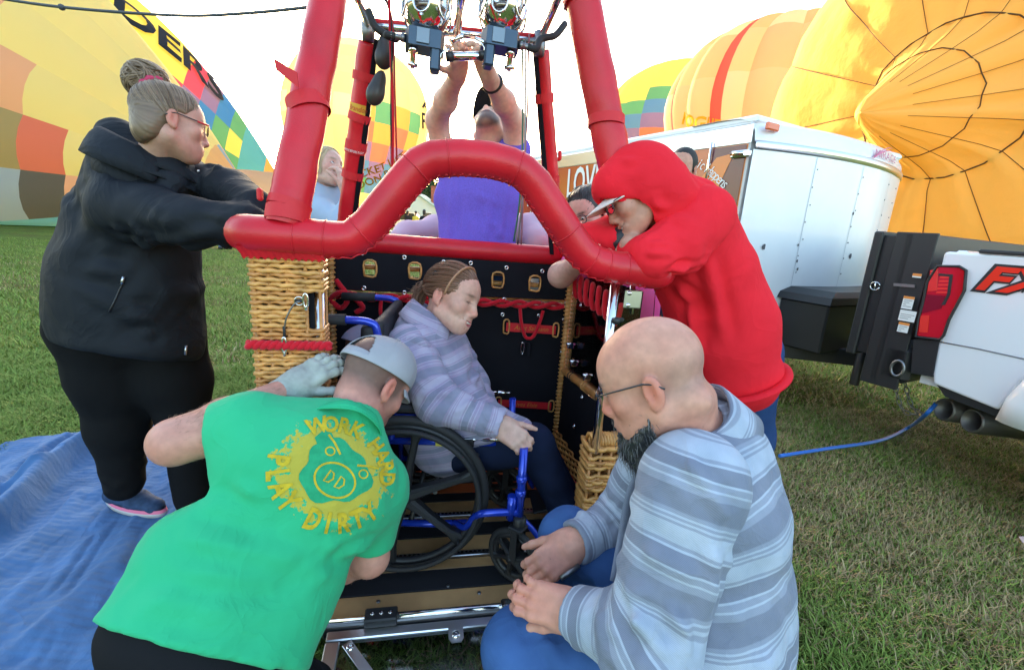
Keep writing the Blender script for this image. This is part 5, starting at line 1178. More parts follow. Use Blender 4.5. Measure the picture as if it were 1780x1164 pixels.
# ================================================================== PEOPLE: TOOLKIT
def mskin(name, col): return mat(name, (1, 1, 1), .48, attr='col', bump=(240, .12, .0015), sss=.12, spec=.36, var=(55, .10), speck=(75, .71, (.34, .15, .10)))
MSKIN = mskin('skin', None)
MEYE = mat('eye_white', (.75, .72, .68), .15, coat=.6); MIRIS = mat('iris_dark', (.03, .02, .015), .1, coat=.8); MTEETH = mat('teeth', (.75, .70, .60), .25, coat=.4)
class Head:
    """local frame: X subject's right, Y face direction, Z up; origin at eye level between the ears"""
    def __init__(s, c, f, up, sc=1.0):
        s.c = np.array(c, float); s.Y = nz(f); u = np.array(up, float); s.Z = nz(u-s.Y*(u@s.Y)); s.X = np.cross(s.Y, s.Z); s.sc = sc
        s.A = np.array([s.X, s.Y, s.Z])
    def p(s, x, y, z): return s.c+s.sc*(x*s.X+y*s.Y+z*s.Z)
    def loc(s, V): return (V-s.c)@s.A.T/s.sc
    def sdf(s, S, smile=0., fat=1.0, jaw=1.0, nose=1.0, neck=None, neck_r=(.053, .058)):
        k = s.sc; P = s.p
        def el(c, r, kk=.02, sub=False): S.el(P(*c), np.array(r)*k, s.A, kk*k, sub)
        def rc(a, b, r1, r2, kk=.02, sub=False): S.rc(P(*a), P(*b), r1*k, r2*k, kk*k, None, sub)
        el((0, -.008, .03), (.0755, .1, .086)); el((0, .05, .028), (.058, .042, .05), .03)
        el((0, .043, -.03), (.061*fat, .05, .066), .03); el((0, .055, -.078), (.042*jaw, .036, .034), .03)
        for q in (-1, 1):
            rc((q*.053*jaw, -.002, -.066), (q*.016, .068, -.103), .018, .015, .035)
            el((q*.043*fat, .058, -.03+.006*smile), (.023, .022, .02), .02)
            rc((q*.012, .0905, .019), (q*.042, .077, .017), .0075, .0065, .012)
            rc((q*.012, .101, .004), (q*.001, .101, .002), .001, .001, .001)
            el((q*.031, .098, .0), (.0155, .0125, .0105), .010, True)
            el((q*.031, .0765, -.001), (.0145, .0135, .0125), .004)
            el((q*.0128, .1005, -.044), (.0078, .0095, .0078), .007)
            eA = s.A
            S.el(P(q*.0785, -.012, -.016), np.array((.0085, .0185, .031))*k, s.A, .006*k); S.el(P(q*.0855, -.007, -.013), np.array((.0055, .0095, .018))*k, s.A, .005*k, True)
            el((q*.078, -.004, -.041), (.007, .009, .010), .006)
        el((0, .078, -.073), (.033, .024, .027), .02); el((0, .082, -.104), (.019, .013, .014), .014)
        rc((0, .094, .002), (0, .111*nose, -.037), .0075, .0112, .012)
        if smile > .5:
            for q in (-1, 1):
                rc((0, .1025, -.0685), (q*.031, .083, -.0625), .0052, .0036, .005); rc((0, .099, -.0885), (q*.030, .082, -.066), .0066, .004, .006)
                rc((0, .106, -.0785), (q*.029, .088, -.0655), .0075, .0022, .003, True)
                el((q*.044, .066, -.033), (.021, .019, .018), .018); rc((q*.020, .103, -.046), (q*.040, .082, -.070), .0025, .002, .006, True)
        else:
            el((0, .0985, -.0705), (.022, .0085, .0058), .006); el((0, .0965, -.0805), (.019, .009, .0065), .006)
            rc((-.022, .1, -.0755), (0, .1065, -.0752), .0016, .0022, .004, True); rc((.022, .1, -.0755), (0, .1065, -.0752), .0016, .0022, .004, True)
        if neck is not None: S.rc(P(0, -.022, -.055), neck, neck_r[0]*k, neck_r[1]*k, .03)
        return s
    def tint(s, V, C, tone, red=1.0, lip=(.42, .13, .12), brow=None, stub=None):
        L = s.loc(V); near = (np.abs(L) < np.array([.12, .15, .17])).all(1)
        def g(c, r): return np.exp(-(((L-np.array(c))/np.array(r))**2).sum(1))*near
        def mixin(w_, col): 
            nonlocal C
            C = C*(1-w_[:, None])+np.array(col)*w_[:, None]
        rd = np.array(tone)*np.array([1.0, .55, .5])
        w_ = red*(.55*g((0, .112, -.038), (.022, .025, .02))+.4*g((.045, .07, -.03), (.025, .03, .022))+.4*g((-.045, .07, -.03), (.025, .03, .022))+.55*g((.083, -.012, -.016), (.016, .03, .04))+.55*g((-.083, -.012, -.016), (.016, .03, .04))+.25*g((0, .09, -.1), (.03, .03, .02)))
        mixin(np.clip(w_, 0, .8), rd)
        lp = np.clip(1.7*g((0, .104, -.0755), (.021, .02, .0105)), 0, 1)**2; mixin(np.clip(lp*1.1, 0, .85), lip)
        if brow is not None:
            for q in (-1, 1): mixin(np.clip(1.6*g((q*.03, .086, .021), (.019, .016, .0045)), 0, .9), brow)
        for q in (-1, 1): mixin(np.clip(1.4*g((q*.031, .090, -.0035), (.014, .012, .0024)), 0, .85), (.03, .02, .018))
        if stub is not None: mixin(stub(L)*near, s.stubc)
        return C
    def eyes(s, root, look=(0, 0), open_=1.0):
        for q in (-1, 1):
            c = s.p(q*.031, .0795, -.001); d = nz(s.Y+look[0]*s.X+look[1]*s.Z)
            m = MB(); r = .0118*s.sc; m.lathe(c, d, [(r*math.sin(a), r*math.cos(a)) for a in np.linspace(.45, 1.6, 6)], 14, 0); m.lathe(c, d, [(r*math.sin(a), r*math.cos(a)*1.01) for a in np.linspace(0, .5, 4)], 14, 1)
            m.build('eye', [MEYE, MIRIS], root, fix=True)
    def teeth(s, root):
        S = SDF(); S.el(s.p(0, .0885, -.0735), np.array((.0265, .0135, .0062))*s.sc, s.A, .001); V, Q = S.mesh(.002); solid('teeth', V, Q, MTEETH, root)
    def glasses(s, root, col=(.02, .02, .025), lens=True, half=False, w_=.024, h_=.017, red=None):
        mf = mat('glasses_frame', col, .3, coat=.5); m = MB(); A = []
        for q in (-1, 1):
            P = [s.p(q*.0335+w_*math.copysign(abs(math.cos(a))**.7, math.cos(a)), .112-.012*abs(q*.0335+w_*math.cos(a))/.05, -.003+h_*math.copysign(abs(math.sin(a))**.7, math.sin(a))) for a in np.linspace(0, 2*math.pi, 22, endpoint=False)]
            if half: m.tube(P[:12], .0018*s.sc, 6)
            else: m.tube(P, .0017*s.sc, 6, closed=True)
            A.append(P)
            m.tube([s.p(q*.0575, .1, .004), s.p(q*.070, .088, .006), s.p(q*.082, .0, .004), s.p(q*.083, -.018, -.002), s.p(q*.081, -.034, -.016)], .0018*s.sc, 6)
        m.tube([s.p(-.0105, .112, .0), s.p(0, .1165, .004), s.p(.0105, .112, .0)], .0015*s.sc, 6)
        fr = m.build('glasses', mf, root)
        for P in A:
            m = MB(); m.add([p for p in P], [tuple(range(len(P)))]); m.build('lens', MACR, fr, fix=False)
        return fr
class Hand:
    """wrist point, d = towards fingers, n = the way the palm faces, side=+1 puts the thumb on cross(d,n)"""
    def __init__(s, w_, d, n, side=1, curl=(.35, .45, .3), spread=.06, sc=1.0, thumb=(.75, .35), curls=None, fat=1.0):
        s.w = np.array(w_, float); s.d = nz(d); n = np.array(n, float); s.n = nz(n-s.d*(n@s.d)); s.l = np.cross(s.d, s.n)*side; s.sc = sc; s.curl = curl; s.spread = spread; s.thumb = thumb; s.curls = curls; s.fat = fat
        s.tips = []
    def sdf(s, S):
        k = s.sc; w_, d, n, l = s.w, s.d, s.n, s.l; A = np.array([l, d, n])
        S.bx(w_+d*.05*k+n*.002, np.array([.040, .048, .0145])*k, A, .013*k, .012*k)
        S.el(w_+d*.030*k+l*.026*k+n*.008*k, np.array([.018, .03, .016])*k, A, .015*k); S.el(w_+d*.04*k-l*.026*k+n*.006*k, np.array([.014, .034, .014])*k, A, .012*k)
        S.rc(w_-d*.03*k, w_+d*.02*k, .027*k, .029*k, .02*k, (l, 1.22))
        Ls = [.070, .078, .073, .057]; off = [.030, .010, -.010, -.029]; bs = [.092, .097, .093, .084]
        for i in range(4):
            a = w_+d*bs[i]*k+l*off[i]*k-n*.001*k; dr = nz(d+l*s.spread*(1.5-i)); an = 0; c = s.curls[i] if s.curls else s.curl; r = (.0098 if i < 3 else .0085)*k*s.fat
            S.rc(w_+d*.05*k+l*off[i]*.8*k-n*.004*k, a, .010*k, r*1.06, .010*k)
            for j, f in enumerate((.45, .3, .25)):
                an += c[j]; v = nz(dr*math.cos(an)+n*math.sin(an)); b = a+v*Ls[i]*f*k; S.rc(a, b, r*(1-.08*j), r*(.93-.09*j), .0045*k); S.el(a-n*.002*k, r*1.08*(1-.07*j), None, .004*k); a = b
            s.tips.append((a, v))
        a = w_+d*.028*k+l*.030*k+n*.006*k; v = nz(d*s.thumb[0]+l*(1-s.thumb[1])*.9+n*s.thumb[1])
        b = a+v*.042*k; S.rc(a, b, .0145*k, .0115*k, .010*k); v2 = nz(v+d*.25+n*.25*s.thumb[1]); c = b+v2*.031*k; S.rc(b, c, .0113*k, .0102*k, .006*k); v3 = nz(v2+n*.15); e_ = c+v3*.024*k; S.rc(c, e_, .0102*k, .0078*k, .006*k)
        s.tips.append((e_, v3)); return s
def seg_d(V, a, b):
    ba = b-a; h = np.clip(((V-a)@ba)/(ba@ba+1e-12), 0, 1); q = V-a-h[:, None]*ba; return np.sqrt((q*q).sum(1)), h
FOLD = 2.1
def folds(V, N, F):
    """F: (p0,p1,amp,width) drapery ridges with a valley beside each"""
    D = np.zeros(len(V))
    for a, b, am, w_ in F:
        d, h = seg_d(V, np.array(a, float), np.array(b, float)); e = np.clip(np.minimum(h, 1-h)*5, 0, 1)
        D += FOLD*am*e*(np.exp(-(np.abs(d)/w_)**1.5)-.55*np.exp(-((d-1.9*w_)/(w_))**2))
    return V+N*D[:, None]
def auto_folds(axis_pts, r, n, amp, w_, seed, spread=1.0, diag=.6, facing=None):
    """random folds wrapping a limb/torso: short arcs crossing its axis"""
    rg = np.random.default_rng(seed); P = [np.array(p, float) for p in axis_pts]; out = []
    L = np.concatenate([[0], np.cumsum([np.linalg.norm(P[i+1]-P[i]) for i in range(len(P)-1)])]); Pa = np.array(P); ra = np.interp
    for _ in range(n):
        s_ = rg.random()*L[-1]; c = np.array([np.interp(s_, L, Pa[:, j]) for j in range(3)]); c2 = np.array([np.interp(min(s_+.01, L[-1]), L, Pa[:, j]) for j in range(3)]); c1 = np.array([np.interp(max(s_-.01, 0), L, Pa[:, j]) for j in range(3)])
        t = nz(c2-c1); rad = np.interp(s_, L, r); x, y, _ = frame_from(t); a0 = rg.uniform(0, 6.28); da = rg.uniform(.5, 1.3)*spread; sl_ = rg.normal(0, diag)*rad
        pts = [c+rad*(math.cos(a0+da*f)*x+math.sin(a0+da*f)*y)+t*sl_*f for f in (0, .5, 1)]
        am = amp*rg.uniform(.5, 1.2)
        out += [(pts[0], pts[1], am, w_), (pts[1], pts[2], am, w_)]
    return out
def cloth(name, S, vox, material, root, F=(), noise=(0, 1), cols=None, sm=1, label=None, fold=1.4, clip=None):
    V, Q = S.mesh(vox, clip)
    if sm: V = smooth(V, Q, sm)
    V0 = V.copy(); N = vnormals(V, Q)
    if len(F): V = folds(V, N, [(a, b, am*fold/2.1, w_) for a, b, am, w_ in F])
    if noise[0]: V = V+N*(noise[0]*fbm(V*noise[1], 3))[:, None]
    V = smooth(V, Q, 1, .4)
    c = cols(V0) if cols else None
    return solid(name, V, Q, material, root, cols=c, label=label), V, Q
def scalp(h, r=(.0755, .1, .086), c=(0, -.008, .03)):
    def f(dirs, k): return h.c+h.sc*((np.array(c)+dirs*np.array(r)*k)@h.A)
    return f
def strands(name, paths, r, material, root, n=4, taper=.35, kind=None):
    m = MB(); V = []; Fc = []; o = 0; hc_ = []
    for P in paths:
        P = np.array(P); k = len(P); t = np.gradient(P, axis=0); t /= (np.linalg.norm(t, axis=1)[:, None]+1e-9); u = np.cross(t, [.3, .5, .81]); u /= (np.linalg.norm(u, axis=1)[:, None]+1e-9); b = np.cross(t, u)
        rad = r*(1-(1-taper)*np.linspace(0, 1, k)**2)[:, None]
        for j in range(n): a = 2*math.pi*j/n; V.append((P+rad*(math.cos(a)*u+math.sin(a)*b)))
        i = np.arange(k-1)
        for j in range(n):
            l = (j+1) % n; Fc.append(np.stack([o+j*k+i, o+l*k+i, o+l*k+i+1, o+j*k+i+1], 1))
        o += n*k; hc_.append(np.full(n*k, rng.random()*.9+.1))
    V = np.concatenate(V); Fc = np.concatenate(Fc)
    return solid(name, V, Fc, material, root, cols={'hc': np.concatenate(hc_)}, kind=kind)
def slerp_path(d0, d1, n, f=1.0):
    d0 = d0/np.linalg.norm(d0); d1 = d1/np.linalg.norm(d1); w_ = math.acos(max(-1, min(1, float(d0@d1)))); 
    if w_ < 1e-3: return np.array([d0]*n)
    t = np.linspace(0, f, n)[:, None]; return (np.sin((1-t)*w_)*d0+np.sin(t*w_)*d1)/math.sin(w_)
def mhair(name, c1, c2):
    m = bpy.data.materials.new(name); m.use_nodes = True; t = m.node_tree; b = t.nodes['Principled BSDF']; b.inputs['Roughness'].default_value = .42; b.inputs['Specular IOR Level'].default_value = .5
    n = t.nodes.new('ShaderNodeAttribute'); n.attribute_name = 'hc'
    r = t.nodes.new('ShaderNodeValToRGB'); e = r.color_ramp.elements; e[0].position = .0; e[1].position = 1.; e[0].color = (*c1, 1); e[1].color = (*c2, 1); t.links.new(n.outputs['Fac'], r.inputs[0]); t.links.new(r.outputs[0], b.inputs['Base Color']); return m
def hair_cap(h, root, material, k=1.05, cut=None, vox=.004, name='hair', extra=None):
    """shell of hair over the cranium; cut(L)->True removes"""
    S = SDF(); S.el(h.p(0, -.010, .031), np.array((.0765, .101, .087))*k*h.sc, h.A, .01)
    if extra: extra(S)
    for (c, r, kk) in (cut or []): S.el(h.p(*c), np.array(r)*h.sc, h.A, kk*h.sc, True)
    V, Q = S.mesh(vox); N = vnormals(V, Q); L = h.loc(V)
    V = V+N*(.0012*vnoise(np.stack([np.arctan2(L[:, 0], L[:, 2])*26, L[:, 1]*30, L[:, 2]*8], -1)))[:, None]
    return solid(name, V, Q, material, root, cols={'hc': np.clip(.38+.3*vnoise(np.stack([np.arctan2(L[:, 0], L[:, 2])*16, L[:, 1]*14, L[:, 2]*6], -1)), 0, 1)})
def ballcap(h, root, material, hole=False, brim=1, name='cap', k=1.07, tilt=0.0, brim_mat=None, flip=False, drop=-.02):
    """flip: worn back to front"""
    fy = -1 if flip else 1; na, ne = 144, 46; V = []; c0 = np.array([0, -.010, .030])
    cb = []
    for i in range(ne):
        e = R(-4)+(R(90)-R(-4))*i/(ne-1)
        for j in range(na):
            a = 2*math.pi*j/na; d = np.array([math.cos(e)*math.sin(a), math.cos(e)*math.cos(a), math.sin(e)]); seam = 1-.012*math.exp(-(((a/(math.pi/3)) % 1-.5)/.04)**2*0 - (min((a % (math.pi/3)), math.pi/3-(a % (math.pi/3)))/.05)**2)
            q = c0+d*np.array([.0765, .101, .090])*k*seam*(1+.03*math.sin(e)**2*math.cos(a)*fy); q[2] += .17*q[1]*fy; V.append(h.p(*q))
    Fc = []
    for i in range(ne-1):
        for j in range(na):
            e = R(-4)+R(94)*(i+.5)/(ne-1); a = 2*math.pi*(j+.5)/na; ab = abs(((a-(math.pi if fy > 0 else 0))+math.pi) % (2*math.pi)-math.pi)
            if hole and e > R(5) and (ab/.55)**2+((e-R(5))/R(40))**2 < 1: continue
            Fc.append((i*na+j, i*na+(j+1) % na, (i+1)*na+(j+1) % na, (i+1)*na+j))
    m = MB(); m.add(V, Fc, 0, True); o = m.build(name, material, root); o.modifiers.new('thick', 'SOLIDIFY').thickness = .003
    m = MB(); m.lathe(h.p(0, -.010, .030+.091*k), h.Z, [(.008, 0), (.006, .005), (0, .006)], 10); m.build('button', material, o)
    if brim:
        V = []; nb, nr = 19, 7
        for r_ in range(nr):
            for j in range(nb):
                a = R(-62)+R(124)*j/(nb-1); f = r_/(nr-1); ax = .0765*k; ay = .101*k; x = math.sin(a)*(ax+.006*f); y = math.cos(a)*(ay+f*.075*brim*math.cos(a*.9)); z = .034-.022*(abs(math.sin(a))**2)*1.0-.016*f
                V.append(h.p(x, c0[1]*1+fy*y, z))
        m = MB(); m.add(V, [(i*nb+j, i*nb+j+1, (i+1)*nb+j+1, (i+1)*nb+j) for i in range(nr-1) for j in range(nb-1)], 0, True); b = m.build('brim', brim_mat or material, o); b.modifiers.new('thick', 'SOLIDIFY').thickness = .004
    if hole:
        P0 = []
        for hz in (-.012, .008):
            for j in range(13): 
                a = (math.pi if fy > 0 else 0)+(-.62+1.24*j/12); P0.append(h.p(math.sin(a)*.0765*k*1.015, c0[1]+math.cos(a)*.101*k*1.015, .020+hz))
        m = MB(); m.add(P0, [(j, j+1, 14+j, 13+j) for j in range(12)], 0, True); s_ = m.build('strap', material, o); s_.modifiers.new('thick', 'SOLIDIFY').thickness = .003
    return o
def skin_cols(V, tone, heads=(), red=1.0, brow=None, lip=(.42, .13, .12), hands=(), blotch=.10):
    n = fbm(V*28, 3)[:, None]; n2 = fbm(V*9, 2)[:, None]; C = np.array(tone)*(1+blotch*n*np.array([.5, 1, 1])+.12*n2*np.array([.2, 1, 1]))
    for w_, r_ in hands:
        f = np.clip(1-np.linalg.norm(V-w_, axis=1)/r_, 0, 1)[:, None]; C = C*(1-.5*f)+np.array(tone)*np.array([1.02, .68, .62])*.5*f*1.0+C*0
    for h in heads: C = h.tint(V, C, tone, red, lip, brow, getattr(h, 'stub', None))
    return np.clip(C, .005, 1)
def person(label, foot, group=None): return thing('person', label, 'person', foot, group)
def axis_cols(a, b, wob=.006, wf=6):
    a, b = np.array(a, float), np.array(b, float); d = nz(b-a)
    return lambda V: {'su': (V-a)@d + wob*fbm(V*wf, 2)}
def flannel(name, dark, mid, light, period, tint=None, extra=None):
    """woven stripes running round the garment along attribute 'su' (metres)"""
    m = bpy.data.materials.new(name); m.use_nodes = True; t = m.node_tree; b = t.nodes['Principled BSDF']; b.inputs['Roughness'].default_value = .9; b.inputs['Sheen Weight'].default_value = .15; b.inputs['Specular IOR Level'].default_value = .15
    a = t.nodes.new('ShaderNodeAttribute'); a.attribute_name = 'su'; mt = t.nodes.new('ShaderNodeMath'); mt.operation = 'DIVIDE'; mt.inputs[1].default_value = period; t.links.new(a.outputs['Fac'], mt.inputs[0])
    fr = t.nodes.new('ShaderNodeMath'); fr.operation = 'FRACT'; t.links.new(mt.outputs[0], fr.inputs[0])
    r = t.nodes.new('ShaderNodeValToRGB'); t.links.new(fr.outputs[0], r.inputs[0]); e = r.color_ramp.elements
    st = [(0, dark), (.17, dark), (.185, mid), (.22, mid), (.225, light), (.245, light), (.25, mid), (.275, mid), (.28, light), (.30, light), (.305, mid), (.33, mid), (.335, light), (.52, light), (.53, mid), (.56, mid), (.565, light), (.585, light), (.59, dark), (.74, dark), (.745, light), (.765, light), (.77, mid), (.83, mid), (.835, light), (.855, light), (.86, mid), (.93, mid), (.94, dark), (1, dark)]
    e[0].position = 0; e[1].position = 1; e[0].color = (*dark, 1); e[1].color = (*dark, 1); r.color_ramp.interpolation = 'LINEAR'
    for p, c in st[1:-1]: k = e.new(p); k.color = (*c, 1)
    tc = t.nodes.new('ShaderNodeTexCoord'); n = t.nodes.new('ShaderNodeTexNoise'); n.inputs['Scale'].default_value = 14; n.inputs['Detail'].default_value = 4; t.links.new(tc.outputs['Object'], n.inputs['Vector'])
    cur = r.outputs[0]
    def mul(cur, sock, mode='MULTIPLY', fac=1.0):
        x = t.nodes.new('ShaderNodeMix'); x.data_type = 'RGBA'; x.blend_type = mode; x.inputs[0].default_value = fac; t.links.new(cur, x.inputs[6]); t.links.new(sock, x.inputs[7]); return x.outputs[2]
    r2 = t.nodes.new('ShaderNodeValToRGB'); t.links.new(n.outputs[0], r2.inputs[0]); q = r2.color_ramp.elements; q[0].position = .3; q[1].position = .7; q[0].color = (*(tint or (.82, .84, .88)), 1); q[1].color = (1.1, 1.08, 1.1, 1); cur = mul(cur, r2.outputs[0])
    w_ = t.nodes.new('ShaderNodeTexWave'); w_.inputs['Scale'].default_value = 150; w_.inputs['Distortion'].default_value = .6; w_.wave_type = 'BANDS'; w_.bands_direction = 'DIAGONAL'; t.links.new(tc.outputs['Object'], w_.inputs['Vector'])
    r3 = t.nodes.new('ShaderNodeValToRGB'); t.links.new(w_.outputs[0], r3.inputs[0]); r3.color_ramp.elements[0].color = (.86, .86, .86, 1); r3.color_ramp.elements[1].color = (1.06, 1.06, 1.06, 1); cur = mul(cur, r3.outputs[0])
    t.links.new(cur, b.inputs['Base Color'])
    n2 = t.nodes.new('ShaderNodeTexNoise'); n2.inputs['Scale'].default_value = 320; t.links.new(tc.outputs['Object'], n2.inputs['Vector']); bp = t.nodes.new('ShaderNodeBump'); bp.inputs['Strength'].default_value = .35; bp.inputs['Distance'].default_value = .002
    t.links.new(n2.outputs[0], bp.inputs['Height']); t.links.new(bp.outputs[0], b.inputs['Normal']); crease(m, 8, .5, .012); return m

def collar_ring(name, nk, up_dir, open_dir, prof, material, root, gap=25, tilt=.012, su=None, th=.004, nn=40):
    """upstanding collar: prof = [(height, radius)...] from inside up and over; open at the front"""
    x, y, z = frame_from(up_dir, open_dir); V = []
    for hh, r_ in prof:
        for k in range(nn):
            a = R(gap)+R(360-2*gap)*k/(nn-1); V.append(nk+z*(hh-tilt*math.cos(a))+r_*(math.cos(a)*x+math.sin(a)*y)*(1+.03*math.sin(a*5+hh*40)))
    m = MB(); m.add(V, [(i*nn+k, i*nn+k+1, (i+1)*nn+k+1, (i+1)*nn+k) for i in range(len(prof)-1) for k in range(nn-1)], 0, True); o = m.build(name, material, root)
    o.modifiers.new('round', 'SUBSURF').levels = 1; o.modifiers['round'].render_levels = 1; o.modifiers.new('thick', 'SOLIDIFY').thickness = th
    if su is not None:
        Vc = np.array([v.co[:] for v in o.data.vertices])+np.array(wloc(o)); at = o.data.attributes.new('su', 'FLOAT', 'POINT'); at.data.foreach_set('value', ((Vc-nk)@z+su).astype(np.float32))
    return o
# ================================================================== PEOPLE
def iv(r, u, f): return r*cR+u*cU+f*cF           # direction given as right / up / away in the picture
TONE = (.52, .27, .19)
# ------------------------------------------------------------------ man in the green T-shirt
MGS = mat('green_jersey', (.035, .43, .20), .85, bump=(380, .25, .001), var=(4, .06), sheen=.1, wr=(7, .45, .012))
P_hip, P_waist, P_chest, P_up = T(338, 1185, .88), T(430, 990, .965), T(540, 838, 1.06), T(596, 752, 1.13)
sL, sR = T(432, 742, 1.03), T(655, 850, 1.15)
lat = nz(sR-sL)
gm_ = person('person in green t-shirt and backward grey cap kneeling with his back turned', (P_hip[0], P_hip[1], 0))
hd = Head(T(650, 662, 1.235), iv(.34, -.62, .70), iv(.42, .76, .50), 1.0)
elL, wrL = T(303, 768, .985), T(506, 674, 1.165); elR, wrR = T(643, 968, 1.17), T(598, 992, 1.33)
hL = Hand(wrL, T(556, 640, 1.19)-wrL, iv(.1, -.25, 1), -1, (.3, .4, .3), .09, .88); hR = Hand(wrR, iv(-.5, -.3, .8), iv(.2, -.9, .1), 1, (.3, .4, .3), .05)
S = SDF(); hd.sdf(S, neck=T(606, 738, 1.15), neck_r=(.056, .052))
S.chain([P_hip, P_waist, P_chest, P_up], [.09, .09, .08, .045], .05, (lat, 1.5)); S.rc(P_up, sL, .05, .045, .04); S.rc(P_up, sR, .05, .045, .04)
S.chain([sL, elL], [.046, .047], .02); S.chain([elL, elL*.6+wrL*.4, wrL], [.046, .044, .029], .02); S.chain([sR, elR, wrR], [.046, .045, .03], .02); hR.sdf(S)
V, Q = S.mesh(.0042); hd.stubc = (.07, .05, .045)
def st_g(L): 
    a = np.clip((L[:, 2]+.075-.25*np.clip(L[:, 1]+.02, 0, 1))/.05, 0, 1)*np.clip(1-(L[:, 1]-.03)/.03, 0, 1)*(1-np.clip((np.abs(L[:, 0])-.074)/.006, 0, 1)); return .80*a+.5*np.clip((L[:, 1]-.02)/.04, 0, 1)*np.clip((-.03-L[:, 2])/.03, 0, 1)
hd.stub = st_g
body = solid('body', V, Q, MSKIN, gm_, cols=skin_cols(V, (.58, .27, .20), [hd], 1.2))
def arm_hair(V, Q, a, b, r_, n, root, col=(.30, .17, .10), ln=.010):
    N = vnormals(V, Q); d, h = seg_d(V, a, b); ok = np.where((d < r_) & (h > .02) & (h < .98))[0]; t = nz(b-a); paths = []
    if len(ok) == 0: return
    for i in rng.choice(ok, n): g = nz(N[i]*.45+t*.8+rng.normal(0, .3, 3)); paths.append([V[i], V[i]+g*ln*.5, V[i]+nz(g+t*.5-N[i]*.3)*ln])
    strands('arm_hair', paths, .00022, mhair('arm_hair', col, col), root, 3)
arm_hair(V, Q, elL, wrL, .07, 700, body); arm_hair(V, Q, elR, wrR, .07, 250, body)
# shirt
S = SDF(); hip2 = T(352, 1145, .875)
S.chain([hip2, P_waist, P_chest, P_up], [.128, .110, .112, .07], .06, (lat, 1.62))
S.rc(P_chest*.5+P_up*.5, sL, .085, .075, .06); S.rc(P_chest*.5+P_up*.5, sR, .08, .072, .06); S.el(P_chest*.55+sR*.45+iv(0, 0, -.02), (.11, .11, .09), None, .07); S.el(P_chest*.55+sL*.45, (.11, .11, .09), None, .07)
slL = sL+(elL-sL)*.42; S.rc(sL, slL, .072, .066, .03); slR = sR+(elR-sR)*.78; S.rc(sR, slR, .068, .058, .03)
S.rc(P_up, T(612, 735, 1.14), .072, .066, .03)
_d = nz(P_waist-hip2); S.bx(hip2-_d*.135, (.4, .4, .15), np.array(frame_from(_d, lat)), .01, .01, True)
for a, b, r_ in ((slL, elL, .085), (slR, elR, .085)): d = nz(b-a); x, y, z = frame_from(d); S.bx(a+d*.085, (.12, .12, .075), np.array([x, y, z]), .01, .006, True)
S.rc(T(606, 742, 1.13), hd.p(0, -.02, -.03), .050, .056, .01, None, True)
tt = lambda a, b, t=.9: T(a, b, t)
F = [(T(300, 930, .84), T(560, 985, .92), .006, .018), (T(270, 985, .82), T(590, 1020, .9), .005, .016), (T(350, 870, .9), T(480, 905, .92), .005, .015), (T(400, 800, .98), T(450, 850, .96), .006, .014), (T(380, 830, .96), T(470, 950, .9), .006, .016),
     (T(640, 900, 1.06), T(560, 960, .95), .008, .016), (T(650, 935, 1.08), T(585, 985, .95), .007, .014), (T(660, 880, 1.08), T(600, 915, 1.0), .005, .012), (T(230, 1040, .79), T(520, 1075, .86), .004, .018), (T(455, 690, 1.05), T(400, 770, .99), .006, .013), (T(480, 690, 1.06), T(430, 800, .98), .005, .014), (T(430, 760, 1.0), T(388, 790, .98), .005, .010), (T(560, 700, 1.1), T(640, 760, 1.08), .004, .012), (T(560, 725, 1.08), T(600, 800, 1.04), .004, .014), (T(690, 800, 1.1), T(655, 890, 1.07), .006, .015), (T(210, 1090, .77), T(330, 1010, .82), .004, .02), (T(380, 1110, .8), T(560, 1050, .88), .004, .02)]
F += auto_folds([hip2, P_waist, P_chest], [.17, .16, .15], 18, .006, .014, 3)
gs, V, Q = cloth('shirt', S, .0065, MGS, gm_, F, (.0035, 14)); gbvh = bvh_of(V, Q)
Wv, Qv = V, Q
nk = T(602, 730, 1.125); collar_ring('collar', nk, hd.p(0, -.022, -.055)-nk, iv(.5, -.6, .6), ((-.030, .088), (-.012, .076), (.004, .070), (.011, .071), (.004, .075), (-.02, .086)), mat('green_rib', (.035, .43, .20), .9, bump=(300, .3, .001)), gs, 0, -.010, th=.003)
# printed emblem: a yellow spatter behind a pig's head with words above and below
bc = T(585, 820, .97); vn = nz(CAMP-bc); px_ = nz(T(672, 872, 1.0)-T(520, 782, .95)); py_ = np.cross(vn, px_); py_ = py_ if py_@cU > 0 else -py_
px_ = nz(px_-vn*(px_@vn)); py_ = nz(np.cross(vn, px_)); pvn = vn
UVx, UVy = (Wv-bc)@px_, (Wv-bc)@py_
at = gs.data.attributes.new('print', 'FLOAT_VECTOR', 'POINT'); at.data.foreach_set('vector', np.stack([UVx, UVy, 0*UVx], 1).astype(np.float32).ravel())
t_ = MGS.node_tree; b_ = t_.nodes['Principled BSDF']; old = b_.inputs['Base Color'].links[0].from_socket
a_ = t_.nodes.new('ShaderNodeAttribute'); a_.attribute_name = 'print'
def vmath(op, x, y=None):
    n = t_.nodes.new('ShaderNodeVectorMath'); n.operation = op; t_.links.new(x, n.inputs[0])
    if y is not None: n.inputs[1].default_value = y
    return n
sc_ = vmath('MULTIPLY', a_.outputs['Vector'], (1/.124, 1/.102, 0)); ln = vmath('LENGTH', sc_.outputs[0])
n1 = t_.nodes.new('ShaderNodeTexNoise'); n1.inputs['Scale'].default_value = 38; n1.inputs['Detail'].default_value = 6; n1.inputs['Roughness'].default_value = .7; t_.links.new(a_.outputs['Vector'], n1.inputs['Vector'])
ma = t_.nodes.new('ShaderNodeMath'); ma.operation = 'MULTIPLY_ADD'; ma.inputs[1].default_value = 1.9; t_.links.new(n1.outputs[0], ma.inputs[0]); 
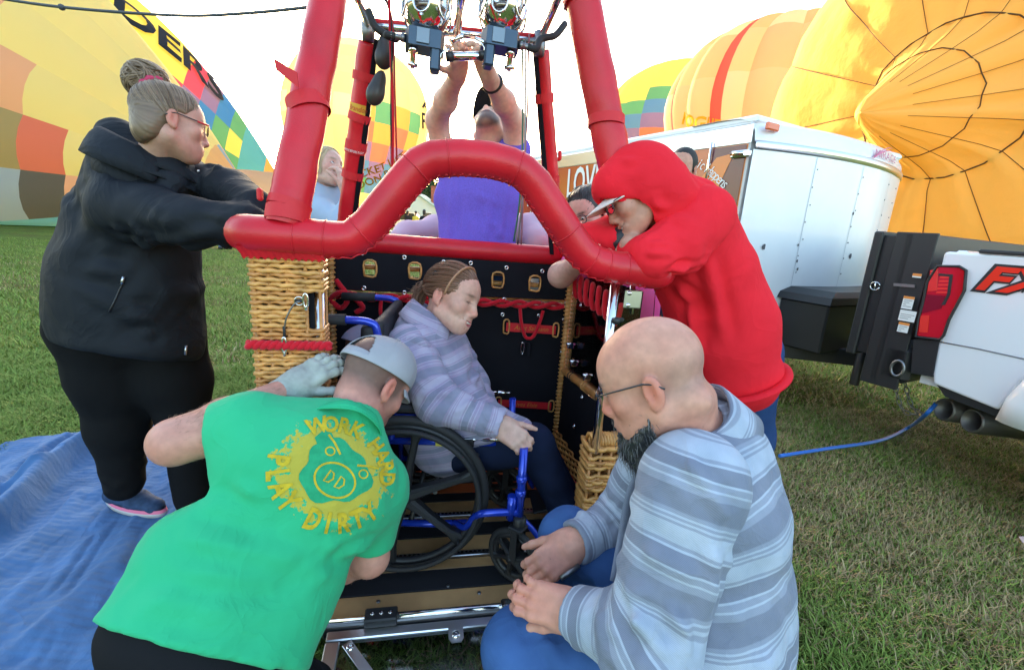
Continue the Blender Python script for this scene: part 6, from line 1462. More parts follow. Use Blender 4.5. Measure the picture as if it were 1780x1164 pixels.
mb_ = t_.nodes.new('ShaderNodeMath'); mb_.operation = 'SUBTRACT'; mb_.inputs[0].default_value = -.02; t_.links.new(ln.outputs['Value'], mb_.inputs[1]); t_.links.new(mb_.outputs[0], ma.inputs[2])
mr = t_.nodes.new('ShaderNodeMapRange'); mr.inputs[1].default_value = .0; mr.inputs[2].default_value = .05; t_.links.new(ma.outputs[0], mr.inputs[0])
gate = t_.nodes.new('ShaderNodeMath'); gate.operation = 'LESS_THAN'; gate.inputs[1].default_value = 1.75; t_.links.new(ln.outputs['Value'], gate.inputs[0]); g2 = t_.nodes.new('ShaderNodeMath'); g2.operation = 'MULTIPLY'; t_.links.new(gate.outputs[0], g2.inputs[0]); t_.links.new(mr.outputs[0], g2.inputs[1]); g3 = t_.nodes.new('ShaderNodeMath'); g3.operation = 'MULTIPLY'; g3.inputs[1].default_value = .85; t_.links.new(g2.outputs[0], g3.inputs[0])
mxc = t_.nodes.new('ShaderNodeMix'); mxc.data_type = 'RGBA'; t_.links.new(g3.outputs[0], mxc.inputs[0]); t_.links.new(old, mxc.inputs[6]); mxc.inputs[7].default_value = (.56, .40, .03, 1); t_.links.new(mxc.outputs[2], b_.inputs['Base Color'])
MPY = mat('print_yellow', (.56, .40, .03), .8, var=(60, .18)); MPG = mat('print_green', (.03, .33, .15), .85, var=(60, .12))
def press(V2, Fc, name, mt_, off): 
    mb = decal(np.array(V2)*1.2, Fc, bc, px_, py_, pvn, gbvh, off, .4); mb.build(name, mt_, gs, fix=False)
def disc(cx, cy, rx, ry, n=28, f=None): 
    A = np.linspace(0, 2*math.pi, n, endpoint=False); pts = [(cx, cy)]+[(cx+rx*math.cos(a)*(f(a) if f else 1), cy+ry*math.sin(a)*(f(a) if f else 1)) for a in A]; pts = [(cx+(p[0]-cx)*k_/7, cy+(p[1]-cy)*k_/7) for k_ in range(1, 8) for p in pts[1:]]; return pts, [tuple(range(n))]+[(k_*n+i, k_*n+(i+1) % n, (k_+1)*n+(i+1) % n, (k_+1)*n+i) for k_ in range(6) for i in range(n)]
def line2(pts, w_, closed=False):
    P = [np.array(p, float) for p in pts]; V2 = []; n = len(P)
    for i in range(n):
        a = P[i-1] if (closed or i > 0) else P[i]; b = P[(i+1) % n] if (closed or i < n-1) else P[i]; d = b-a; d = d/(np.linalg.norm(d)+1e-9); q = np.array([-d[1], d[0]])*w_/2; V2 += [P[i]-q, P[i]+q]
    return V2, [(2*i, 2*((i+1) % n), 2*((i+1) % n)+1, 2*i+1) for i in range(n if closed else n-1)]
press(*disc(0, .0, .060, .052, 40, lambda a: 1+.10*math.sin(a*3+1)+.06*math.sin(a*7)), 'pig_print', MPG, .0018)
for q in (-1, 1): press([(q*.028, .040), (q*.060, .060), (q*.066, .030), (q*.048, .018)], [(0, 1, 2, 3)] if q < 0 else [(3, 2, 1, 0)], 'pig_print', MPG, .0019)
press(*line2([(.028+.0*k+.036*math.cos(a)-.022, -.012+.027*math.sin(a)) for k, a in enumerate(np.linspace(0, 2*math.pi, 30, endpoint=False))], .0035, True), 'pig_print', MPY, .0026)
for q in (-.004, .017):
    press(*line2([(q-.006, -.002), (q-.006, -.022), (q+.002, -.020), (q+.006, -.012), (q+.002, -.004)], .0030, True), 'pig_print', MPY, .0026)
for cx, cy in ((-.030, .024), (.042, .020)): press(*line2([(cx+.008*math.cos(a), cy+.007*math.sin(a)) for a in np.linspace(0, 2*math.pi, 14, endpoint=False)], .0026, True), 'pig_print', MPY, .0026)
press(*line2([(-.050, .047), (-.032, .040), (-.012, .028)], .0038), 'pig_print', MPY, .0026); press(*line2([(.062, .042), (.044, .037), (.024, .027)], .0038), 'pig_print', MPY, .0026)
def arc_text(s, r0, a0, a1, h, cy, up_, mt_, stretch=.8):
    for k, ch in enumerate(s):
        if ch == ' ': continue
        a = a0+(a1-a0)*(k+.5)/len(s); V2, F2 = text_np(ch, 1, 0, .035, fine=2); V2 = V2*h*np.array([stretch, 1]); d = np.array([math.cos(a), math.sin(a)]); u_ = d*up_; r_ = np.array([u_[1], -u_[0]])
        press([np.array([0, cy])+d*r0*np.array([1.12, 1.0])+r_*x+u_*y for x, y in V2], F2, 'lettering', mt_, .0024)
arc_text('WORK HARD', .086, R(148), R(20), .042, -.005, 1, MPY); arc_text('PLAY DIRTY', .090, R(-164), R(-16), .048, .006, -1, MPY, .7)
# cap, glove, trousers
MCAP = mat('grey_cap', (.36, .36, .39), .85, bump=(350, .25, .001), var=(7, .14))
ballcap(hd, gm_, MCAP, hole=True, flip=False, k=1.10, brim=.5)
S = SDF(); hL.sdf(S); S.rc(wrL-hL.d*.04, wrL+hL.d*.02, .036, .032, .02); V, Q = S.mesh(.0028); N = vnormals(V, Q); V = V+N*(.0022)+N*(.0012*fbm(V*60, 3))[:, None]
solid('glove', V, Q, mat('glove_leather', (.36, .37, .34), .7, bump=(120, .4, .002), var=(30, .2)), gm_)
S = SDF(); S.chain([P_hip, T(345, 1120, .88)], [.115, .108], .05, (lat, 1.55)); kn = P_hip+np.array([.10, .30, -.42]); kn2 = P_hip+np.array([-.12, .30, -.42])
for k_ in (kn, kn2): S.rc(P_hip, k_, .11, .08, .05); S.rc(k_, k_+np.array([0, -.4, .02]), .075, .05, .03)
cloth('trousers', S, .01, mat('black_trousers', (.012, .012, .014), .8, bump=(300, .2, .001)), gm_, (), (.004, 12))
# ------------------------------------------------------------------ bald man in the striped overshirt
bm_ = person('bald bearded person in grey striped overshirt squatting and working with both hands', G(1270, 1400)*np.array([1, 1, 0]))
hb = Head(T(1133, 655, .93), iv(-.80, -.34, .46), iv(-.30, .92, .02), 1.03)
up_, ch_, wa_, hi_ = T(1222, 775, 1.0), T(1238, 890, .97), T(1248, 1040, .95), T(1254, 1200, .93)
sN, eN, wN = T(1200, 858, .845), T(1128, 1116, .815), T(1004, 1066, .93)
sF, eF, wF = T(1135, 800, 1.13), T(1078, 908, 1.20), T(1000, 942, 1.12)
latb = nz(iv(.45, .05, .9))
hN = Hand(wN, T(908, 1036, .95)-wN, iv(-.1, -.2, 1), 1, (.35, .7, .5), .04, .98, (.85, .4)); hF = Hand(wF, T(930, 998, 1.09)-wF, iv(-.35, -.6, .65), -1, (.5, .6, .5), .03, 1.0, (.9, .5))
S = SDF(); hb.sdf(S, neck=T(1205, 758, .98), neck_r=(.060, .072), jaw=1.05, fat=1.03)
S.chain([up_, ch_, wa_, hi_], [.06, .08, .08, .08], .05, (latb, 1.3)); S.rc(up_, sN, .05, .045, .03); S.rc(up_, sF, .05, .045, .03)
S.chain([sN, eN, wN], [.045, .042, .031], .02); S.chain([sF, eF, wF], [.045, .042, .031], .02); hN.sdf(S); hF.sdf(S)
S.rc(hb.p(.028, -.074, -.066), hb.p(-.028, -.074, -.066), .014, .014, .045)
V, Q = S.mesh(.0036); hb.stubc = (.16, .12, .11)
hb.stub = lambda L: .35*np.clip((L[:, 2]+.05)/.02, 0, 1)*np.clip((.035-L[:, 2])/.03, 0, 1)*np.clip((.03-L[:, 1])/.04, 0, 1)*(np.abs(L[:, 0]) < .079)
knk = [t for t, _ in hN.tips+hF.tips]
solid('body', V, Q, MSKIN, bm_, cols=skin_cols(V, (.60, .285, .205), [hb], 1.4, (.12, .09, .08), hands=[(wN+hN.d*.1, .09), (wF+hF.d*.1, .09)]))
hb.glasses(bm_, half=True, w_=.025, h_=.015); hb.eyes(bm_, (0, -.5))
# beard: grizzled mass plus hairs
MBR = mhair('beard_grey', (.025, .025, .027), (.20, .20, .21))
S = SDF()
for q in (-1, 1): S.rc(hb.p(q*.054, .020, -.070), hb.p(q*.040, .05, -.105), .014, .022, .03); S.rc(hb.p(q*.004, .104, -.064), hb.p(q*.030, .090, -.083), .007, .006, .008)
S.el(hb.p(0, .076, -.122), np.array((.050, .040, .044)), hb.A, .02); S.el(hb.p(0, .066, -.160), np.array((.042, .034, .046)), hb.A, .025); S.el(hb.p(0, .1, -.078), (.02, .012, .009), hb.A, .006, True)
V, Q = S.mesh(.003); N = vnormals(V, Q); V = V+N*(.004*fbm(V*110, 2))[:, None]; bo = solid('beard', V, Q, MBR, bm_)
paths = []
for _ in range(650):
    i = rng.integers(0, len(V)); p = V[i]; d = nz(N[i]*.6+hb.Z*-.9+rng.normal(0, .35, 3)); l = rng.uniform(.012, .03); paths.append([p, p+d*l*.5+rng.normal(0, .001, 3), p+nz(d-hb.Z*.5)*l])
strands('beard_hair', paths, .0006, MBR, bo, 3)
# overshirt
DK, MD, LT_ = (.21, .23, .29), (.29, .32, .39), (.42, .47, .55)
MFL = flannel('striped_flannel', DK, MD, LT_, .150)
S = SDF(); S.chain([T(1225, 790, 1.0), ch_, wa_, hi_], [.103, .134, .130, .130], .06, (latb, 1.35)); S.rc(up_, sN, .088, .080, .06); S.rc(up_, sF, .085, .08, .05)
S.el(T(1262, 800, .97), (.08, .08, .08), None, .06)
S.rc(T(1205, 755, .98), hb.p(0, -.03, -.045), .066, .070, .01, None, True)
F = [(T(1225, 790, .88), T(1345, 900, .88), .007, .016), (T(1265, 980, .8), T(1375, 1050, .85), .009, .016), (T(1265, 1080, .8), T(1380, 1110, .85), .008, .016), (T(1300, 760, .93), T(1330, 960, .87), .006, .016), (T(1340, 800, .93), T(1300, 1000, .85), .006, .018), (T(1360, 900, .92), T(1290, 1130, .82), .008, .02), (T(1370, 1000, .9), T(1320, 1160, .82), .007, .02), (T(1280, 900, .84), T(1270, 1120, .8), .007, .018), (T(1240, 760, .93), T(1330, 850, .9), .004, .014)] + auto_folds([up_, ch_, wa_, hi_], [.15, .18, .18, .18], 18, .005, .016, 5)
oshirt, V, Q = cloth('overshirt', S, .0065, MFL, bm_, F, (.003, 11), axis_cols(T(1180, 760, .9), T(1255, 1150, .9), .010, 4))
sl_ax = [sN, eN, wN]
def sleeve(name, s_, e_, w_, r0, r1, r2, F, seed, root, mt_, per0=0.):
    d1 = nz(e_-s_); L1 = np.linalg.norm(e_-s_); d2 = nz(w_-e_)
    S = SDF(); S.rc(s_-d1*.02, e_, r0, r1, .03); S.rc(e_, w_, r1, r2, .035); S.rc(w_-d2*.045, w_+d2*.004, r2*1.04, r2*1.06, .012); x, y, z = frame_from(d2); S.bx(w_+d2*.052, (.1, .1, .045), np.array([x, y, z]), .005, .004, True); S.rc(w_-d2*.03, w_+d2*.05, r2*.80, r2*.84, .006, None, True)
    def cols(V):
        a1 = (V-s_)@d1; a2 = L1+(V-e_)@d2; dA, _ = seg_d(V, s_, e_); dB, _ = seg_d(V, e_, w_); f = np.clip(.5+(dA-dB)/.06, 0, 1); return {'su': per0+a1*(1-f)+a2*f+.008*fbm(V*6, 2)}
    return cloth(name, S, .006, mt_, root, list(F)+auto_folds([s_, e_, w_], [r0, r1, r2], 16, .0055, .012, seed, 1.2), (.003, 13), cols)[0]
FN = [(T(1090, 1060, .76), T(1180, 1140, .74), .009, .014), (T(1080, 1010, .78), T(1210, 1100, .74), .008, .014), (T(1120, 1150, .75), T(1060, 1080, .8), .008, .012), (T(1040, 1065, .86), T(1060, 1130, .84), .006, .011), (T(1130, 880, .8), T(1230, 940, .76), .006, .016), (T(1110, 950, .78), T(1225, 1010, .74), .007, .014), (T(1230, 900, .76), T(1250, 1100, .74), .007, .014), (T(1160, 1040, .75), T(1215, 1160, .72), .009, .014)]
sleeve('sleeve', sN, eN, wN, .099, .082, .050, FN, 11, oshirt, MFL); sleeve('sleeve', sF, eF, wF, .08, .068, .048, (), 12, oshirt, MFL, .04)
# stand collar, placket, white shirt at the throat
nk = T(1210, 757, .985); collar_ring('collar', nk, hb.c-nk+iv(.03, 0, 0), iv(-.75, -.45, .3), ((-.05, .120), (.0, .100), (.045, .088), (.058, .091), (.040, .104), (-.035, .128)), MFL, oshirt, 24, .02, .02)
S = SDF(); S.rc(T(1150, 790, 1.02), T(1112, 800, 1.05), .045, .02, .03); S.rc(T(1150, 790, 1.02), T(1175, 765, .99), .05, .05, .02); V, Q = S.mesh(.006); solid('undershirt', V, Q, mat('white_cotton', (.62, .72, .72), .8), bm_)
P = spline([T(1128, 800, 1.0), T(1098, 850, 1.0), T(1082, 930, 1.0), T(1068, 1010, .97)], 6); m = MB(); m.tube(P, .013, 6, flat=(1, .5)); pl = m.build('placket', MFL, oshirt)
# jeans and shoes
MJN = mat('blue_denim', (.045, .10, .25), .85, bump=(420, .45, .0015, (1, 1, 3)), var=(6, .28), wr=(8, .5, .01)); MSH = mat('black_shoe', (.015, .015, .016), .55)
kN, kF = T(908, 1132, 1.0), T(990, 935, 1.20)
aN = kN+np.array([.06, .06, -.42]); aF = kF+np.array([.05, -.06, -.42])
S = SDF(); S.chain([hi_+iv(0, 0, -.06), kN, aN], [.105, .082, .055], .03); S.chain([hi_+iv(0, 0, .1), kF, aF], [.10, .075, .055], .03); S.el(kN, (.084, .084, .084), None, .02)
F = auto_folds([hi_, kN], [.1, .085], 10, .006, .013, 21)+auto_folds([hi_, kF], [.1, .08], 8, .006, .013, 22)+[(kN+iv(-.02, .08, -.03), kN+iv(.1, .05, -.04), .005, .012)]
cloth('jeans', S, .0075, MJN, bm_, F, (.003, 14))
for a in (aN, aF):
    f = nz(np.array([-.85, .45, 0])); S = SDF(); c = np.array([a[0], a[1], 0]); S.chain([c-f*.06+[0, 0, .05], c+f*.05+[0, 0, .05], c+f*.16+[0, 0, .035]], [.048, .045, .036], .02); S.rc(c+[0, 0, .05], c+[0, 0, .12], .045, .05, .02); V, Q = S.mesh(.007); V[:, 2] = np.maximum(V[:, 2], .004); solid('shoe', V, Q, MSH, bm_)
q = T(975, 1005, 1.06); m = MB(); m.tube([q, q+iv(.045, .02, .02)], .006, 8); m.build('hex_key', MSTL, None, cat='tool', label='small dark tool held between the bald person\'s fingers')
# ------------------------------------------------------------------ woman in the black jacket
wb = person('person in black hooded jacket with high hair bun and glasses leaning on the rim', (-1.4, 1.65, 0))
hw = Head(T(296, 211, 1.40), iv(.64, -.08, .77), iv(.03, 1, .02), .88)
bu, bc_, bw, bh = T(243, 318, 1.52), T(236, 395, 1.58), T(222, 490, 1.62), T(232, 580, 1.66)
sN, eN, wN = T(222, 362, 1.42), T(330, 388, 1.33), T(432, 388, 1.28); sF, eF, wF = T(318, 318, 1.62), T(400, 332, 1.5), T(445, 360, 1.36)
S = SDF(); hw.sdf(S, neck=T(262, 305, 1.48), neck_r=(.05, .055), fat=1.05); S.chain([bu, bc_, bw], [.08, .12, .12], .05); S.rc(bu, sN, .05, .05, .03); S.rc(bu, sF, .05, .05, .03); S.chain([sN, eN, wN], [.04, .032, .024], .02); S.chain([sF, eF, wF], [.04, .03, .024], .02)
h1 = Hand(wN, T(470, 372, 1.34)-wN, iv(0, -.9, .3), 1, (.5, .5, .4), .03, .95).sdf(S); h2 = Hand(wF+iv(.02, -.01, 0), T(480, 378, 1.40)-wF, iv(0, -.9, .1), 1, (.5, .5, .4), .03, .8, (.95, .1)).sdf(S)
V, Q = S.mesh(.0045); solid('body', V, Q, MSKIN, wb, cols=skin_cols(V, (.56, .30, .23), [hw], 1.3, (.10, .07, .05)))
hw.eyes(wb); hw.glasses(wb, (.015, .010, .010), w_=.026, h_=.014)
m = MB(); m.tube([hw.p(.0775, .06, .003), hw.p(.071, .095, .005)], .0030, 6); m.build('red_temple', mat('red_plastic', (.6, .02, .02), .3), wb)
MBJ = mat('black_softshell', (.010, .012, .017), .72, bump=(160, .2, .001), var=(5, .2), spec=.22, wr=(5, .4, .02))
S = SDF(); S.chain([bu, bc_, bw, bh], [.135, .195, .232, .242], .06, (nz(iv(.3, 0, 1)), .85)); S.rc(bu, sN, .12, .095, .08); S.rc(bu, sF, .11, .085, .08)
S.chain([sN, eN, wN], [.098, .070, .054], .04); S.chain([sF, eF, wF], [.085, .06, .05], .04)
S.el(T(178, 540, 1.66), (.13, .14, .12), None, .08); S.el(T(212, 248, 1.47), (.075, .06, .055), None, .05); S.chain([T(198, 232, 1.46), T(236, 288, 1.42), T(300, 318, 1.44), T(338, 308, 1.53)], [.045, .05, .042, .04], .03); S.rc(T(325, 300, 1.56), T(352, 330, 1.56), .045, .05, .04)
S.rc(T(268, 315, 1.49), hw.p(0, -.01, -.05), .052, .060, .01, None, True); S.el(hw.p(0, .03, -.05), (.075, .09, .075), hw.A, .01, True)
S.bx(bh+np.array([0, 0, -.165]), (.5, .5, .10), np.array([nz(iv(1, -.18, 0)), nz(iv(0, 0, 1)), nz(iv(.18, 1, 0))]), .02, .03, True)
F = [(T(240, 330, 1.4), T(160, 500, 1.45), .010, .022), (T(200, 320, 1.42), T(120, 450, 1.5), .012, .022), (T(260, 420, 1.36), T(380, 400, 1.24), .010, .016), (T(250, 395, 1.36), T(330, 420, 1.28), .010, .016), (T(170, 390, 1.42), T(290, 430, 1.38), .010, .02), (T(130, 470, 1.45), T(260, 470, 1.38), .009, .022), (T(300, 440, 1.4), T(290, 590, 1.5), .008, .018), (T(340, 430, 1.4), T(345, 590, 1.5), .008, .018), (T(190, 360, 1.4), T(230, 350, 1.37), .012, .014), (T(260, 350, 1.35), T(330, 365, 1.28), .009, .013), (T(350, 370, 1.27), T(400, 380, 1.23), .007, .012), (T(300, 280, 1.42), T(360, 330, 1.5), .007, .014), (T(90, 540, 1.5), T(330, 600, 1.5), .006, .014), (T(215, 260, 1.4), T(240, 330, 1.38), .010, .014)]+auto_folds([bu, bc_, bw, bh], [.17, .21, .24, .25], 14, .008, .024, 31)+auto_folds([sN, eN, wN], [.095, .072, .055], 14, .009, .014, 32, 1.2)+auto_folds([sF, eF, wF], [.085, .06, .05], 8, .007, .013, 33)
jk, V, Q = cloth('jacket', S, .0085, MBJ, wb, F, (.006, 8)); jb = bvh_of(V, Q)
def onj(px, py, off=.003):
    d = nz(ray(px, py)); h = jb.ray_cast(Vector(CAMP), Vector(d)); return np.array(h[0])+np.array(h[1])*off if h[0] is not None else T(px, py, 1.4)
MZ = mat('zip_silver', (.6, .6, .62), .3, 1.)
m = MB(); m.tube([onj(214+(-12)*k/10*2, 492+k*5) for k in range(11)], .0025, 5); pz = m.build('pocket_zip', MBLK, jk); m = MB(); m.tube([onj(215, 480, .005), onj(213, 494, .007)], .0045, 6); m.build('zip_pull', MZ, pz)
m = MB(); m.tube([onj(322, 600, .004), onj(320, 615, .006)], .0045, 6); m.build('zip_pull', MZ, jk)
for a, b in ((262, 261), (275, 277), (292, 290), (345, 298)): m = MB(); p = onj(a, b, .001); m.lathe(p, nz(CAMP-p), [(.005, 0), (.004, .003), (0, .003)], 8); m.build('snap', MZ, jk)
collar_ring('collar', T(288, 302, 1.49), iv(.12, 1, .1), iv(.9, 0, .45), ((-.05, .125), (.0, .098), (.040, .088), (.052, .092), (.035, .104), (-.02, .125)), MBJ, jk, 14)
collar_ring('hood', T(262, 300, 1.50), iv(.25, 1, -.1), iv(.9, -.2, .3), ((-.06, .15), (.0, .135), (.055, .118), (.075, .128), (.05, .155), (-.02, .18)), MBJ, jk, 62, .03)
# hair: swept up into a bun with a pink tie
MHW = mhair('ash_brown_hair', (.10, .06, .038), (.30, .20, .125)); bunc = T(254, 141, 1.42); tie = T(272, 160, 1.41)
bd = nz((hw.loc(tie[None])[0]-np.array([0, -.008, .03]))/np.array([.0755, .1, .086]))
hc = hair_cap(hw, wb, MHW, cut=[((0, .085, -.03), (.10, .085, .085), .02), ((0, .115, .05), (.06, .03, .055), .02), ((0, .035, -.125), (.11, .1, .060), .02), ((.085, .01, -.03), (.03, .03, .045), .01)], extra=lambda S: S.el(hw.p(0, -.058, -.045), np.array((.056, .042, .055)), hw.A, .03))
sf = scalp(hw); paths = []
for _ in range(1200):
    d = rng.normal(0, 1, 3); d /= np.linalg.norm(d)
    if d[1] > .62+.25*d[2] or d[2] < -.85 or (d[1] > .15 and d[2] < -.12): continue
    D_ = slerp_path(d, bd, 12, .97); k = 1.035+.05*np.sin(np.linspace(0, math.pi, 12))*rng.random()+.02*rng.random(); paths.append(sf(D_, 1)+ (D_*(k-1)[:, None]*.09)@hw.A*1)
for _ in range(0):
    d = nz(np.array([rng.normal(.5, .5), rng.normal(-.6, .4), rng.normal(-.3, .3)])); p = sf(d[None], 1.03)[0]; q = rng.normal(0, .02, 3); paths.append([p, p+(d@hw.A)*.02+q*.4, p+(d@hw.A)*.03-uz*.05+q, p-uz*.10+q*2])
strands('hair_strand', paths, .0014, MHW, hc)
S = SDF(); S.el(bunc, (.060, .05, .040), np.array([nz(iv(1, .05, 0)), nz(iv(0, 0, 1)), nz(iv(-.05, 1, 0))]), .01); S.rc(tie, bunc, .032, .035, .02); S.rc(tie, sf(bd[None], .95)[0], .032, .045, .02); V, Q = S.mesh(.005); bun = solid('bun', V, Q, MHW, hc, cols={'hc': np.full(len(V), .45)})
paths = []
for k in range(230):
    ax_ = nz(iv(.2+.5*rng.normal(), .9*rng.normal()*.6+.7, rng.normal()*.6)); x, y, z = frame_from(ax_); a0 = rng.uniform(0, 6.28); la = rng.uniform(-.8, .8); r_ = 1.0+.10*rng.random()
    paths.append([bunc+r_*np.array([1, 1, 1])*((math.cos(la)*(math.cos(a)*x+math.sin(a)*y)+math.sin(la)*z)*.050)*(1)+iv(.010*math.cos(a), -.006*math.sin(a), 0) for a in np.linspace(a0, a0+2.4, 14)])
strands('bun_strand', paths, .0027, MHW, bun)
x, y, z = frame_from(bunc-tie); m = MB(); m.tube([tie+nz(bunc-tie)*.012+(.034+.003*math.sin(a*9))*(math.cos(a)*x+math.sin(a)*y) for a in np.linspace(0, 2*math.pi, 40, endpoint=False)], .0095, 8, closed=True); m.build('hair_tie', mat('pink_scrunchie', (.50, .03, .10), .7), bun)
# trousers and trainers
MBT = mat('black_leggings', (.009, .009, .010), .8, bump=(260, .2, .001))
kn_, an_ = T(205, 735, 1.79), T(216, 838, 1.85); kf_, af_ = T(326, 735, 1.84), T(338, 862, 1.95)
S = SDF(); S.chain([T(188, 570, 1.69), T(196, 655, 1.74), T(206, 740, 1.79), an_], [.165, .128, .092, .070], .05); S.chain([T(290, 570, 1.74), T(305, 655, 1.79), kf_, af_], [.125, .115, .092, .075], .05); S.rc(T(188, 560, 1.69), T(265, 560, 1.72), .16, .13, .05)

cloth('trousers', S, .011, MBT, wb, auto_folds([kn_, an_], [.09, .07], 10, .005, .014, 41), (.004, 10))
MTR = mat('navy_trainer', (.035, .06, .12), .75, bump=(160, .5, .002), var=(40, .25)); MSO = mat('pink_sole', (.75, .18, .30), .6); MSW = mat('pale_sole', (.62, .6, .58), .6)
def trainer(heel, toe, label):
    f = nz(np.array([toe[0]-heel[0], toe[1]-heel[1], 0])); l = np.cross(uz, f); c = np.array([heel[0], heel[1], .018]); L = np.linalg.norm(toe-heel)
    S = SDF(); S.chain([c+f*.03+uz*.045, c+f*L*.55+uz*.04, c+f*(L-.035)+uz*.03], [.036, .038, .032], .02, (l, 1.12)); S.rc(c+f*.045+uz*.05, c+f*.05+uz*.10, .036, .038, .02); S.bx(c+f*L*.5-uz*.04, (.3, .3, .045), None, .002, .004, True); V, Q = S.mesh(.005); o = solid('shoe', V, Q, MTR, wb, label=label)
    n = 30; V = []
    for zz, k in ((.004, 1.02), (.022, 1.06), (.036, 1.03)):
        for i in range(n): a = 2*math.pi*i/n; V.append(c*np.array([1, 1, 0])+uz*(zz+.010+.006*(math.cos(a) < -.6))+f*(L*.5+L*.52*math.cos(a)*k)+l*.044*k*math.copysign(abs(math.sin(a))**.75, math.sin(a))*(1-.18*math.cos(a)**2+.05*math.cos(a)))
    m = MB(); m.add(V[:2*n], [(i, (i+1) % n, n+(i+1) % n, n+i) for i in range(n)]+[tuple(range(n))[::-1]], 0, True); m.add(V[n:], [(i, (i+1) % n, n+(i+1) % n, n+i) for i in range(n)], 1, True); m.build('sole', [MSW, MSO], o)
    for k in range(4): q = c+f*(L*.42+k*.022)+uz*(.083-k*.008); m = MB(); m.tube([q-l*.02, q+uz*.006, q+l*.02], .003, 5); m.build('lace', MBLK, o)
trainer(G(192, 878, .0), G(284, 900, 0), 'navy running shoe with a pink edged sole'); trainer(G(325, 885, 0), G(400, 905, 0), 'navy running shoe hidden behind the green shirt')
# ------------------------------------------------------------------ person in the red hoodie
rd = person('person in red hoodie and white cap bent over the rim laughing', T(1290, 640, 1.75)*np.array([1, 1, 0]))
hr = Head(T(1108, 334, 1.44), iv(-.84, -.50, .10), iv(-.46, .86, .0), 1.0)
u_, c_, w_, h_ = T(1190, 398, 1.54), T(1222, 470, 1.62), T(1252, 560, 1.71), T(1276, 640, 1.74)
sN, eN, wN = T(1212, 385, 1.47), T(1130, 448, 1.36), T(1095, 432, 1.44); sF, eF, wF = T(1135, 385, 1.66), T(1025, 424, 1.56), T(1088, 416, 1.47)
S = SDF(); hr.sdf(S, smile=1, neck=T(1172, 388, 1.50), neck_r=(.052, .055)); S.chain([u_, c_, w_, h_], [.07, .09, .09, .09], .05); S.rc(u_, sN, .05, .05, .03); S.rc(u_, sF, .05, .05, .03); S.chain([sN, eN, wN], [.05, .045, .03], .02); S.chain([sF, eF, wF], [.05, .045, .03], .02)
Hand(wN, iv(.1, -.3, .9), iv(0, -1, 0), -1, (.5, .6, .5)).sdf(S)
V, Q = S.mesh(.0042); solid('body', V, Q, MSKIN, rd, cols=skin_cols(V, (.52, .28, .20), [hr], .9, (.05, .035, .03))); hr.teeth(rd); hr.glasses(rd, (.03, .03, .035))
hair_cap(hr, rd, mhair('dark_hair', (.02, .015, .012), (.05, .035, .028)), cut=[((0, .09, -.03), (.10, .08, .1), .02), ((0, .02, -.10), (.11, .1, .055), .02)])
MWC = mat('white_cap', (.70, .68, .64), .8, bump=(320, .2, .001), var=(25, .10)); ballcap(hr, rd, MWC, brim=1, k=1.07)
MRH = mat('red_fleece', (.80, .020, .034), .88, spec=.15, bump=(300, .25, .0012), var=(6, .07), sheen=.0, wr=(7, .35, .015))
lr = nz(iv(.2, 0, 1)); S = SDF(); S.chain([u_, c_, w_, h_], [.125, .155, .172, .158], .08, (lr, 1.15)); S.rc(u_, sF, .11, .095, .06); S.rc(u_, T(1218, 385, 1.47), .11, .10, .07)
S.chain([sF, eF, wF-nz(wF-eF)*.03], [.095, .064, .048], .03); S.rc(h_, h_+nz(h_-w_)*.03, .152, .150, .02, (lr, 1.15))
F = [(T(1225, 440, 1.42), T(1260, 600, 1.55), .012, .020), (T(1190, 480, 1.5), T(1215, 620, 1.6), .010, .016), (T(1235, 450, 1.45), T(1310, 540, 1.6), .010, .02), (T(1200, 500, 1.5), T(1310, 580, 1.6), .008, .02), (T(1160, 500, 1.5), T(1250, 540, 1.55), .008, .018), (T(1180, 590, 1.6), T(1320, 585, 1.65), .007, .018), (T(1265, 350, 1.5), T(1300, 480, 1.6), .007, .022), (T(1045, 405, 1.5), T(1070, 440, 1.5), .006, .010), (T(1030, 410, 1.5), T(1050, 445, 1.5), .005, .010)]
ho, V, Q = cloth('hoodie', S, .0075, MRH, rd, F, (.003, 9), fold=2.2); hbv = bvh_of(V, Q)
m = MB(); x, y, z = frame_from(h_-w_, lr); m.tube([h_+z*.045+.176*math.cos(a)*x*1.12+.160*math.sin(a)*y for a in np.linspace(0, 2*math.pi, 48, endpoint=False)], .010, 6, closed=True, flat=(1, 2.2), up=z); m.build('waistband', MRH, ho)
# near sleeve, drooping over the padded rim
S = SDF(); s0, e0 = T(1222, 378, 1.45), T(1133, 447, 1.355); S.rc(s0, e0, .088, .066, .04); S.rc(s0, T(1190, 436, 1.38), .085, .060, .05); S.rc(T(1150, 460, 1.36), T(1205, 452, 1.39), .026, .030, .035); S.rc(e0, T(1098, 434, 1.44), .060, .046, .03)
F = [(T(1228, 430, 1.38), T(1150, 395, 1.33), .010, .013), (T(1230, 440, 1.38), T(1130, 425, 1.29), .010, .012), (T(1228, 452, 1.38), T(1165, 470, 1.32), .010, .010), (T(1215, 445, 1.38), T(1200, 350, 1.37), .008, .016), (T(1110, 415, 1.3), T(1165, 372, 1.34), .006, .013), (T(1145, 470, 1.32), T(1200, 462, 1.34), .008, .008), (T(1120, 440, 1.28), T(1170, 440, 1.30), .007, .010)]
slv, V, Q = cloth('sleeve', S, .006, MRH, ho, F, (.0025, 14), fold=1.5)
